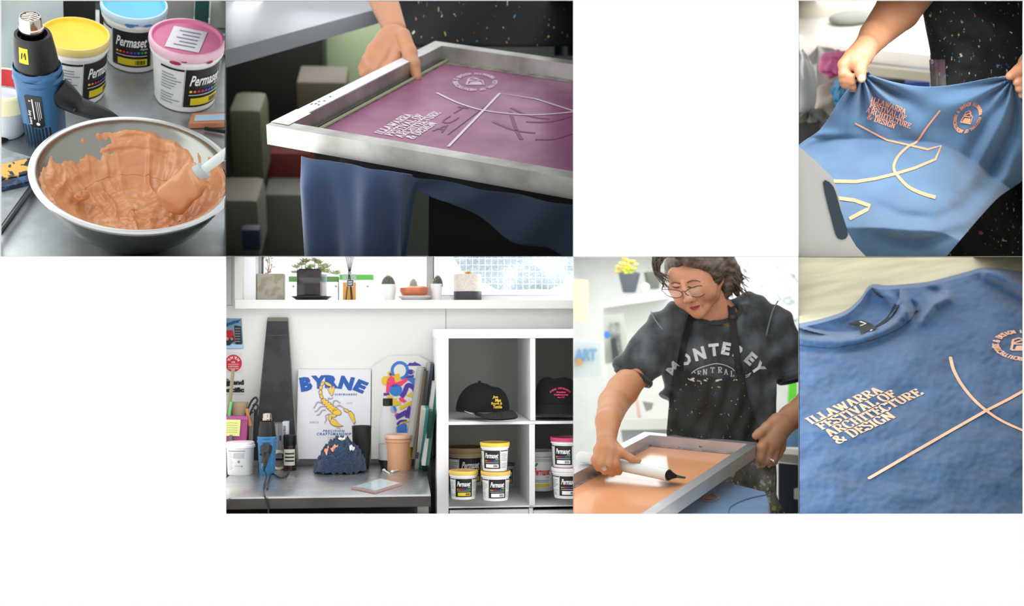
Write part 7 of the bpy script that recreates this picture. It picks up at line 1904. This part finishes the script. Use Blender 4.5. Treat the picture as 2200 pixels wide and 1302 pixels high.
    for k in range(60):      # loose strands
        if k < 34:
            s0 = (1552+rnd.uniform(-6, 12), 560+rnd.uniform(-10, 30)); e0 = (1585+rnd.uniform(-25, 28), 618+rnd.uniform(-22, 26)); mid_ = ((s0[0]+e0[0])/2+rnd.uniform(-2, 8), (s0[1]+e0[1])/2+rnd.uniform(-4, 10)); kk = 14
        else:
            s0 = (1412+rnd.uniform(-10, 14), 548); e0 = (1428+rnd.uniform(-6, 12), 606+rnd.uniform(-14, 16)); mid_ = (1408+rnd.uniform(-6, 10), 580); kk = -40
        kz = rnd.uniform(-12, 12)
        hb.tube(cr([Q(*s0, kk+kz), Q(*mid_, kk+kz), Q(*e0, kk+kz)], 5), [m(1.3)]*6+[m(1.0)]*3+[m(.9), m(.4)], 4)
    hb.build('hair', mat_mix('brown_hair', '#332a27', '#6b564a', scale=16, lo=.4, hi=.7, r1=.42, r2=.5, stretch=(1.2, 1.2, 3), detail=8), t, auto=0)
    # glasses
    GM = M('#3a2a2c', r=.25, m=.5); q = MB()
    kz = -68
    lens1 = [(1422, 622.5, -52), (1440, 622.5, -62), (1458, 624.5, -67), (1465.5, 630, -68), (1464, 637, -68), (1452, 640, -66), (1436, 636, -60), (1427, 629, -54)]
    lens2 = [(1472, 627, -69), (1482, 620, -69), (1498, 614.5, -62), (1509, 614.5, -54), (1515.5, 621, -48), (1513, 632, -50), (1500, 638, -60), (1484, 636.5, -68), (1475, 632, -70)]
    q.tube(cr([Q(*p) for p in lens1], 4, closed=True), m(.85), 6, closed=True); q.tube(cr([Q(*p) for p in lens2], 4, closed=True), m(.85), 6, closed=True)
    q.tube(cr([Q(1464, 628, -68), Q(1468, 626, -70), Q(1473, 627, -69)], 4), m(.9), 6)
    q.tube([Q(1422, 622, -52), Q(1426, 608, -30), Q(1431, 596, -6)], m(1.2), 6); 
    g_ = q.build('glasses', GM, t, label='thin dark framed glasses')
    MB().tube([Q(1512, 616, -52), Q(1515, 611, -46), Q(1526, 583, -6)], m(1.3), 6).build('temple', M('#93a4b8', r=.2, m=.6), g_)
    for ln in (lens1, lens2):
        c_ = cr([Q(*p) for p in ln], 4, closed=True); ctr = sum(c_, V3(0, 0, 0))/len(c_)
        MB().add([ctr]+c_, [(0, 1+k, 1+(k+1) % len(c_)) for k in range(len(c_))]).build('lens', M('#e9e2da', r=.03, alpha=.14, var=0), g_, smooth=False)
    # tee shirt solid
    TB = np.array([(640, 1540, 70, 40), (680, 1540, 112, 50), (720, 1542, 118, 58), (780, 1549, 117, 60), (830, 1558, 121, 60), (880, 1562, 127, 62), (930, 1562, 128, 66), (1140, 1570, 134, 68)], float)
    o0 = _a(Q(1540, 760, 0)); Ax = _a(Q(1541, 760, 0))-o0; Ax /= np.linalg.norm(Ax); Ay = _a(Q(1540, 761, 0))-o0; Ay /= np.linalg.norm(Ay); Ak = _a(Q(1540, 760, 1))-o0; Ak /= np.linalg.norm(Ak)
    def trunk(X):
        q_ = (X-o0)*pm; x_ = q_ @ Ax+1540; y_ = q_ @ Ay+760; k_ = q_ @ Ak
        cxx = np.interp(y_, TB[:, 0], TB[:, 1]); rx = np.interp(y_, TB[:, 0], TB[:, 2]); rk = np.interp(y_, TB[:, 0], TB[:, 3])
        ky = 50+.02*(y_-700)-9*np.exp(-((y_-770)/46)**2)
        d = (np.sqrt(((x_-cxx)/rx)**2+((k_-ky)/rk)**2)-1)*rk*.85
        return np.maximum(d, 655-y_)/pm
    ts = [trunk, cap(Q(1436, 702, 46), Q(1648, 690, 54), m(36), m(40)), ell(Q(1480, 690, 46), m3(50, 32, 42)), ell(Q(1606, 672, 54), m3(56, 32, 44))]
    ts += [cap(Q(1430, 708, 42), Q(1370, 788, 24), m(46), m(45)), cap(Q(1370, 788, 24), Q(1342, 842, 14), m(45), m(43)), cap(Q(1660, 702, 50), Q(1722, 830, 24), m(44), m(43))]
    tee0 = U(ts, m(16))
    sq = lambda X, c: (X-_a(c))*pm
    def tee1(X):
        x = sq(X, Q(1540, 760, 0)); xx, yy, zz = x[..., 0], x[..., 1], x[..., 2]
        fold = 1.9*np.sin(xx*.075+.02*zz+1.5*np.sin(zz*.03))+1.3*np.sin(xx*.16-zz*.03+2*np.sin(zz*.021))+1.4*np.sin((zz+xx*.9)*.11)*np.exp(-((xx+120)/60)**2)+1.4*np.sin((zz-xx*.8)*.10)*np.exp(-((xx-140)/60)**2)+2.2*np.sin((zz*.6+xx*.5)*.08)*np.exp(-((zz+110)/70)**2)
        return tee0(X)-1.7*fold/pm
    nk = cap(Q(1512, 600, -40), Q(1541, 668, 30), m(46), m(46))
    nk2 = ell(Q(1535, 656, 22), m3(56, 31, 80))
    tee2 = SUB(tee1, nk2, m(3))
    # cut off sleeve ends
    cut1 = half(Q(1361, 808, 19), (Q(1344, 842, 14)-Q(1368, 793, 24)))
    cut2 = half(Q(1714, 808, 24), (Q(1722, 840, 16)-Q(1706, 790, 30)))
    def tee(X):
        d = tee2(X); x = sq(X, Q(1540, 760, 0))
        a_ = np.where(x[..., 0] < -104, cut1(X), -1); b_ = np.where(x[..., 0] > 128, cut2(X), -1)
        return np.maximum(np.maximum(d, a_), b_)
    L0 = [Q(x, y, k) for x in (1290, 1790) for y in (590, 1130) for k in (-60, 150)]
    sdf('tee_shirt', mat_mix('washed_black', '#24282b', '#50575e', scale=9, lo=.38, hi=.68, r1=.9, r2=.9, detail=8, bump=.15, sheen=.2), t, tee, [min(p[i] for p in L0) for i in range(3)], [max(p[i] for p in L0) for i in range(3)], m(3.0), label='washed black tee shirt')
    def on(pxs, pys, off, f=tee1):
        dd, hit = march(f, pxs, pys, 5.3, 6.5)
        return [P.d(x, y, (d_ if h_ else H0+60*U1)-off*U1) for x, y, d_, h_ in zip(np.ravel(pxs), np.ravel(pys), np.ravel(dd), np.ravel(hit))]
    def skinmesh(nm, fn2, nu, nv, off, mat_, par=t, f=tee1, label=None, solid=0):
        g_ = MB().grid(lambda a_, b_: V3(*fn2(a_, b_), 0), nu, nv); arr = np.array(g_.v)
        g_.v = [tuple(p) for p in on(arr[:, 0], arr[:, 1], off, f)]
        return g_.build(nm, mat_, par, auto=0, label=label, solid=solid)
    # cuffs: rolled hems around the sleeve mouths
    for c0, c1, rr in ((Q(1368, 793, 24)-Q(1344, 842, 14), Q(1361, 808, 19), m(42.5)), (Q(1706, 790, 30)-Q(1722, 840, 16), Q(1713, 808, 24), m(43))):
        ax_ = -c0.normalized(); Rm = align(ax_)
        MB().lathe(c1+ax_*m(1), [(rr-m(5), -m(4)), (rr+m(1.5), -m(6)), (rr+m(3), 0), (rr+m(1), m(6)), (rr-m(4), m(5))], 40, R=Rm, closed=True).build('sleeve_cuff', _mc['washed_black'], t, auto=0)
    # neck rib
    c_ = [V3(1535+58*math.cos(math.radians(a_)), 656+37*math.sin(math.radians(a_)), 0) for a_ in range(168, -4, -4)]
    skinmesh('neck_rib', lambda a_, b_: (c_[int(round(b_*(len(c_)-1)))].x+(a_-.5)*3, c_[int(round(b_*(len(c_)-1)))].y+(a_-.5)*10), 4, len(c_)-1, 2.5, M('#2f3437', r=.9, bump=.2, bs=200))
    for ln_ in ([(1399, 670), (1408, 688), (1424, 708)], [(1672, 646), (1660, 668), (1650, 704), (1646, 722)]):
        c2_ = cr([V3(*p, 0) for p in ln_], 8)
        skinmesh('shoulder_seam', lambda a_, b_: (c2_[int(round(b_*(len(c2_)-1)))].x+(a_-.5)*3.4, c2_[int(round(b_*(len(c2_)-1)))].y), 2, len(c2_)-1, 2.0, M('#6a7074', r=.9, var=.2, bs=90))
    # lettering
    q = MB(); LM = M('#c9cad0', r=.7, var=.06)
    def lt2(ch, px, py, an, w_, h_):
        vs_, fs_ = text2d(ch, .055); x0_ = min(v_[0] for v_ in vs_); x1_ = max(v_[0] for v_ in vs_); y0_ = min(v_[1] for v_ in vs_); y1_ = max(v_[1] for v_ in vs_)
        X, Y_ = [], []
        for x, y in vs_:
            a_ = (x-(x0_+x1_)/2)*w_/(x1_-x0_); b_ = (y-(y0_+y1_)/2)*h_/(y1_-y0_); X.append(px+a_*math.cos(an)-b_*math.sin(an)); Y_.append(py-(a_*math.sin(an)+b_*math.cos(an)))
        q.add(on(np.array(X), np.array(Y_), 2.2), fs_)
    for a_ in (('M', 1448, 793, .9, 26, 26), ('O', 1472, 772, .5, 24, 27), ('N', 1503, 760, .26, 25, 28), ('T', 1534, 751.5, .10, 22, 27), ('E', 1560, 749, -.2, 18, 27), ('R', 1588, 757, -.42, 21, 27), ('E', 1613, 771, -.72, 18, 27), ('Y', 1629, 791, -.95, 24, 27)): lt2(*a_)
    for s__, x, y, w_ in (('C', 1490, 805, 9), ('E', 1502, 802.5, 9), ('N', 1515, 799, 12), ('T', 1531, 795, 11), ('R', 1547, 795, 12), ('A', 1560, 799, 11), ('L', 1573, 803, 9)):
        qs, ww = serif_line(s__, thick=.16, thin=.07); pts = [p for qd in qs for p in qd]
        X = np.array([x+(p[0]-ww/2)*12 for p in pts]); Y_ = np.array([y+6-p[1]*12 for p in pts])
        q.add(on(X, Y_, 2.2), [tuple(range(4*k, 4*k+4)) for k in range(len(qs))])
    for ln_ in ([(1483, 804), (1500, 792), (1533, 782), (1552, 783), (1570, 790), (1578, 797)], [(1597, 808), (1605, 806), (1613, 801)], [(1598, 812), (1607, 809), (1613, 801)]):
        qs = pline(ln_, 1.6, n=5); pts = [p for qd in qs for p in qd]
        q.add(on(np.array([p[0] for p in pts]), np.array([p[1] for p in pts]), 2.2), [tuple(range(4*k, 4*k+4)) for k in range(len(qs))])
    q.build('chest_lettering', LM, t, smooth=False, label='white arched chest lettering')
    # apron
    AM = mat_splatter('printer_apron', '#17191b', r=.75, scale=44, dens=.27, size=.25, base2='#262e2c')
    lf = [(786, 1448), (830, 1443), (880, 1436), (930, 1432), (1130, 1440)]; rt = [(786, 1600), (812, 1602), (850, 1608), (905, 1626), (940, 1648), (960, 1660), (1130, 1700)]
    tp = lambda uu: 793+21*math.sin(math.pi*min(1, uu*1.15)*.5) if uu < .85 else 814-(uu-.85)*95
    skinmesh('apron', lambda a_, b_: (lerp_tab(lf, 793+(965-793)*b_)*(1-a_)+lerp_tab(rt, 793+(965-793)*b_)*a_, tp(a_)*(1-b_)+965*b_), 70, 70, 4.5, AM, label='black apron bib spattered with paint')
    skinmesh('apron_skirt', lambda a_, b_: (1440+(1650+40*b_+6*math.sin(b_*8)-1440)*a_, 958+172*b_), 60, 50, 8, mat_splatter('worn_skirt', '#3b3f3e', r=.8, scale=34, dens=.7, size=.5, base2='#a3a6a2'), label='paint worn grey lower apron')
    def strap(nm, cen, w_):
        c_ = cr([V3(x, y, 0) for x, y in cen], 8); pxs = [p.x for p in c_]; pys = [p.y for p in c_]
        skinmesh(nm, lambda a_, b_: (c_[min(len(c_)-1, int(round(b_*(len(c_)-1))))].x+(a_-.5)*w_, c_[min(len(c_)-1, int(round(b_*(len(c_)-1))))].y), 3, len(c_)-1, 4, M('#141416', r=.7), solid=0)
    strap('neck_strap', [(1486, 676), (1480, 700), (1468, 745), (1459, 797)], 14)
    strap('neck_strap', [(1571, 648), (1574, 690), (1580, 740), (1589, 806)], 15.5)
    for y, x in ((681, 1573.5), (789, 1586)):
        skinmesh('strap_buckle', lambda a_, b_: (x-9+18*a_, y-4+8*b_), 3, 2, 6.5, M('#0c0c0d', r=.4))
    q = MB()
    for k in range(46):
        a_ = k/45; X0 = 1450+150*a_; 
    rnd = random.Random(8); X, Y_, F_ = [], [], []
    for k in range(13):
        x0 = rnd.uniform(1478, 1588); y0 = rnd.uniform(813, 819); r_ = rnd.uniform(.8, 2.6); n0 = len(X); an = rnd.uniform(-.6, .6)
        for j in range(7): X.append(x0+r_*2.2*math.cos(j*.9)*math.cos(an)); Y_.append(y0+r_*math.sin(j*.9)+r_*math.cos(j*.9)*math.sin(an)*2)
        F_.append(tuple(range(n0, n0+7)))
    q.add(on(np.array(X), np.array(Y_), 5.6), F_); o = q.build('paint_flecks', M('#cfcdb8', r=.6), t, smooth=False); o['kind'] = 'stuff'
    # ---- arms
    def limb(nm, chains, blend, box, h_, seed=1, base='#b98058', dark='#9c5e3c'):
        fs = []
        for ch in chains:
            pts = [P.d(x, y, d_) for x, y, d_, r_ in ch]; rs = [r_/P.ppm(p) for (x, y, d_, r_), p in zip(ch, pts)]; fs += CH(pts, rs)
        L_ = [P.d(x, y, d_) for x in box[0] for y in box[1] for d_ in box[2]]
        return sculpt_into(bm_, U(fs, blend/pm), [min(p[i] for p in L_) for i in range(3)], [max(p[i] for p in L_) for i in range(3)], h_, skin_paint(None, seed, base=base, dark=dark))
    hd = P.depth(z(1300, 990, .03))
    ch = [[(1400, 745, 6.07, 26), (1362, 808, 6.0, 31), (1338, 838, 5.93, 35), (1318, 866, 5.84, 33), (1306, 905, hd+.14, 27), (1303, 945, hd+.04, 21)],
          [(1303, 948, hd+.03, 21), (1303, 970, hd, 27)], [(1290, 968, hd, 16), (1318, 972, hd, 17)],
          [(1292, 966, hd-.02, 12), (1280, 988, hd-.05, 10.5), (1286, 1004, hd-.03, 9)],
          [(1302, 968, hd-.03, 12), (1293, 994, hd-.06, 11), (1300, 1012, hd-.035, 9)],
          [(1312, 970, hd-.03, 12), (1307, 998, hd-.06, 11), (1315, 1016, hd-.035, 9)],
          [(1320, 972, hd-.02, 12), (1321, 998, hd-.05, 10.5), (1329, 1013, hd-.03, 8.5)],
          [(1318, 958, hd+.01, 13), (1336, 972, hd-.02, 9.5), (1356, 985, hd-.03, 8), (1372, 990, hd-.03, 6)]]
    limb('arm', ch, 4, ((1230, 1420), (740, 1030), (5.2, 6.15)), m(2.1))
    MB().tube([P.d(1296, 1003, hd-.085), P.d(1300, 1008, hd-.08)], m(5.5), 10).build('ring', M('#c9cfc8', r=.2, m=.8), t)
    cd_ = P.depth(BR)
    ch = [[(1790, 800, 6.0, 36), (1740, 868, 5.97, 32), (1700, 896, 5.92, 27), (1682, 912, 5.88, 25)],
          [(1680, 914, 5.87, 25), (1662, 935, 5.84, 27), (1656, 950, 5.83, 25)],
          [(1670, 905, 5.86, 18), (1648, 920, 5.82, 13), (1632, 931, 5.80, 10.5), (1624, 936, 5.80, 8.5)],
          [(1648, 940, 5.82, 14), (1638, 962, 5.79, 12.5), (1634, 982, 5.79, 11), (1642, 992, 5.80, 9)],
          [(1658, 948, 5.83, 13), (1652, 968, 5.80, 11.5), (1650, 986, 5.80, 10.5), (1655, 994, 5.81, 8.5)],
          [(1668, 950, 5.84, 13), (1664, 970, 5.82, 11), (1661, 984, 5.81, 10), (1664, 992, 5.82, 8)],
          [(1678, 946, 5.86, 12), (1677, 962, 5.85, 10.5), (1672, 976, 5.84, 9), (1668, 983, 5.84, 7.5)]]
    limb('arm', ch, 4, ((1600, 1830), (740, 1015), (5.55, 6.25)), m(2.0), 2, base='#bd8a6a')
    q = MB(); q.tube(cr([P.d(1655, 986, 5.768), P.d(1661, 989, 5.762), P.d(1668, 987, 5.775)], 4), m(2.0), 8).ball(P.d(1662, 991, 5.755), m(3.6), 8); q.build('ring', M('#dfe3e6', r=.1, m=.9), t, label='silver ring')
    core = CH([Q(1408, 738, 62), Q(1450, 712, 66), Q(1545, 715, 68), Q(1640, 705, 68), Q(1722, 770, 50)], [m(20), m(24), m(34), m(24), m(22)])+[cap(Q(1548, 700, 68), Q(1562, 1100, 80), m(40), m(56)), cap(Q(1552, 690, 46), Q(1550, 730, 66), m(34), m(34))]
    L0 = [Q(x, y, k) for x in (1375, 1770) for y in (640, 1170) for k in (-10, 150)]
    sculpt_into(bm_, U(core, m(12)), [min(p[i] for p in L0) for i in range(3)], [max(p[i] for p in L0) for i in range(3)], m(5), skin_paint(None, 2))
    bm_.build('body', SKINM, t, auto=0)
    # ---- room behind
    MB().add([D(1100, 1400, 13.2), D(1900, 1400, 13.2), D(1900, 400, 13.2), D(1100, 400, 13.2)], [(0, 1, 2, 3)]).build('wall_back', M('#eceeec', r=.9), None, smooth=False)['kind'] = 'structure'
    def blk(name, pts, d_, dep, col, lab, cat, r=.6, em=0):
        a_ = [D(x, y, d_) for x, y in pts]; b_ = [D(x, y, d_+dep) for x, y in pts]; n_ = len(a_)
        from mathutils.geometry import tessellate_polygon
        tri = [tuple(x) for x in tessellate_polygon([[V3(x, y, 0) for x, y in pts]])]
        mb = MB().add(a_+b_, tri+[tuple(i+n_ for i in x) for x in tri]+[(i, (i+1) % n_, n_+(i+1) % n_, n_+i) for i in range(n_)])
        o = mb.build(name, M(col, r=r, var=.03, bs=10), None, smooth=False)
        return tag(o, lab, cat) if lab else struct(o)
    blk('trim_30', [(1292, 654), (1440, 618), (1440, 640), (1292, 662)], 9.6, .5, '#dcdedb', None, None)
    blk('trim_31', [(1296, 660), (1480, 636), (1480, 900), (1312, 900)], 9.9, .3, '#dedfdd', None, None)
    def pot(px, py, rt_, rb, h_, d_, col, nm, lab):
        c_ = D(px, py, d_); m_ = P.ppm(c_); t_ = thing('plant_pot', lab, 'plant pot', c_)
        MB().lathe(c_, [(rb/m_, 0), (rt_/m_, h_/m_), (rt_*.9/m_, h_/m_), (rt_*.85/m_, h_*.9/m_), (.001, h_*.9/m_)], 30).build('pot_body', M(col, r=.5), t_)
        return c_, m_, t_
    c_, m_, t_ = pot(1352, 628, 24, 14, 42, 8.9, '#5b616b', 0, 'slate grey plant pot with a yellow green plant on the far ledge')
    q = MB(); rnd = random.Random(4)
    for k in range(44):
        a_ = rnd.uniform(0, 6.28); r_ = rnd.uniform(0, 26)/m_; p = c_+V3(r_*math.cos(a_)-4/m_, r_*math.sin(a_)*.5, (42+rnd.uniform(0, 34)*(1-abs(r_*m_-8)/40))/m_); q.ball(p, (5/m_, 5/m_, 3.2/m_), 6)
    q.build('foliage', mat_mix('yellow_green', '#c3cc4e', '#d9b34a', scale=9, lo=.45, hi=.6, r1=.6, r2=.6), t_)
    pot(1403, 620, 20, 13, 36, 8.9, '#6d716c', 0, 'grey plant pot half hidden behind the hair')
    c2 = D(1387, 626, 8.7); tag(MB().ball(c2+V3(0, 0, .02), 9/P.ppm(c2), 14).build('white_cup', M('#f2f2f2', r=.3)), 'small white cup between the two grey plant pots', 'cup')
    o = blk('framed_picture', [(1296, 676), (1340, 674), (1352, 775), (1300, 782)], 9.0, .06, '#c3c6be', 'grey framed picture leaning behind her right shoulder', 'picture')
    tagp = MB(); put_poly(tagp, [(1310, 694), (1330, 692), (1338, 765), (1316, 768)], lambda x, y: D(x, y, 8.98)); tagp.build('picture_sheet', mat_mix('dark_sketch', '#6f7672', '#b9bdb8', scale=14, lo=.4, hi=.6), o, smooth=False)
    blk('blue_ball', [(1298, 714), (1303, 711), (1309, 714), (1311, 720), (1308, 727), (1301, 727), (1297, 721)], 8.8, .1, '#3f7fd2', 'small bright blue knob beside the framed picture', 'knob')
    blk('black_bag', [(1312, 730), (1322, 724), (1330, 770), (1330, 800), (1318, 790)], 8.9, .15, '#3b4542', 'dark narrow bag hanging beside the framed picture', 'bag')
    o = blk('poster_sheet', [(1210, 730), (1290, 738), (1292, 808), (1210, 812)], 9.3, .02, '#dfe6ea', 'pale poster with blue and orange lettering at the far left', 'poster')
    q = MB(); put_text(q, 'ART', lambda a_, b_: D(a_, 2*762-b_, 9.27), width=48, height=26, cx=1258, cy=762, bold=.06, mi=0); put_disc(q, 1244, 778, 8, lambda a_, b_: D(a_, b_, 9.26), 1); q.build('lettering', [M('#7fb0dc', r=.6), M('#d8a77c', r=.6)], o, smooth=False)
    blk('window_glow_sheet', [(1210, 596), (1264, 602), (1262, 690), (1210, 694)], 9.4, .02, '#f3dfc8', 'warm pale sheet painted as window glow at upper left', 'print')  # flat warm sheet stands in for the blurred window glow
    blk('white_machine', [(1384, 870), (1400, 848), (1450, 842), (1450, 905), (1400, 905), (1386, 884)], 8.4, .5, '#dfe0dc', 'white rounded machine behind her waist at left', 'machine')
    blk('grey_vent', [(1380, 862), (1404, 866), (1400, 880), (1388, 884)], 8.2, .1, '#8b8e88', 'grey vent on the white machine', 'vent')  # flat grey patch at the machine's left side
    blk('white_counter', [(1330, 908), (1352, 902), (1460, 898), (1460, 922), (1334, 924)], 8.0, .6, '#e9e9e8', 'white counter top behind the screen at left', 'counter')
    blk('counter_front', [(1334, 924), (1460, 922), (1460, 952), (1338, 950)], 8.05, .5, '#9fa3a6', 'grey cabinet below the white counter', 'cabinet')
    blk('peach_strip', [(1362, 840), (1368, 840), (1378, 898), (1370, 898)], 8.6, .05, '#d9b3a6', 'thin peach strip hanging on the wall beside her elbow', 'strip')
    # mural
    o = blk('wall_mural', [(1560, 500), (1760, 500), (1760, 745), (1560, 745)], 9.4, .02, '#dde2e3', 'grey line drawn mural sheet on the wall behind her left shoulder', 'mural')
    q = MB(); rnd = random.Random(21); F2 = lambda x, y: D(x, y, 9.37)
    for k in range(34):
        x0, y0 = rnd.uniform(1590, 1716), rnd.uniform(551, 720); pts = [(x0, y0)]
        for j in range(3): pts.append((pts[-1][0]+rnd.uniform(-16, 16), pts[-1][1]+rnd.uniform(-12, 12)))
        put_quads(q, pline(pts, (rnd.uniform(1, 3), rnd.uniform(2, 5)), n=4), F2)
    put_quads(q, pline([(1588, 570), (1600, 582), (1608, 584), (1618, 568)], 5, n=4), F2); put_quads(q, pline([(1604, 556), (1608, 572)], 7, n=4), F2)
    s_ = q.build('line_drawing', M('#a3adaf', r=.7), o, smooth=False); s_['kind'] = 'stuff'
    blk('green_box', [(1694, 823), (1712, 820), (1712, 852), (1700, 872), (1692, 870)], 8.6, .2, '#5cc22e', 'bright green box glimpsed between her arm and side', 'box')
    blk('folded_shirts', [(1672, 925), (1740, 905), (1740, 962), (1676, 960)], 7.2, .3, '#6f9fd0', 'folded light blue shirts on the bench at the right edge', 'shirts')
    blk('white_bench', [(1670, 962), (1740, 968), (1740, 980), (1670, 974)], 7.1, .5, '#e4e6ea', 'white bench edge behind her left hand', 'bench')
    blk('bench_rail', [(1668, 974), (1740, 980), (1740, 1000), (1668, 992)], 7.15, .3, '#8b8f8b', 'grey rail under the white bench at the right edge', 'rail')
    blk('dark_crate', [(1672, 994), (1740, 1000), (1740, 1140), (1672, 1140)], 7.6, .3, '#0e1624', 'dark navy crate in the shadow under the bench at right', 'crate')
    blk('pale_hook', [(1706, 1050), (1730, 1044), (1730, 1075), (1706, 1072)], 7.3, .05, '#a7aba8', 'pale object hanging in front of the navy crate', 'hook')
niche_printer()
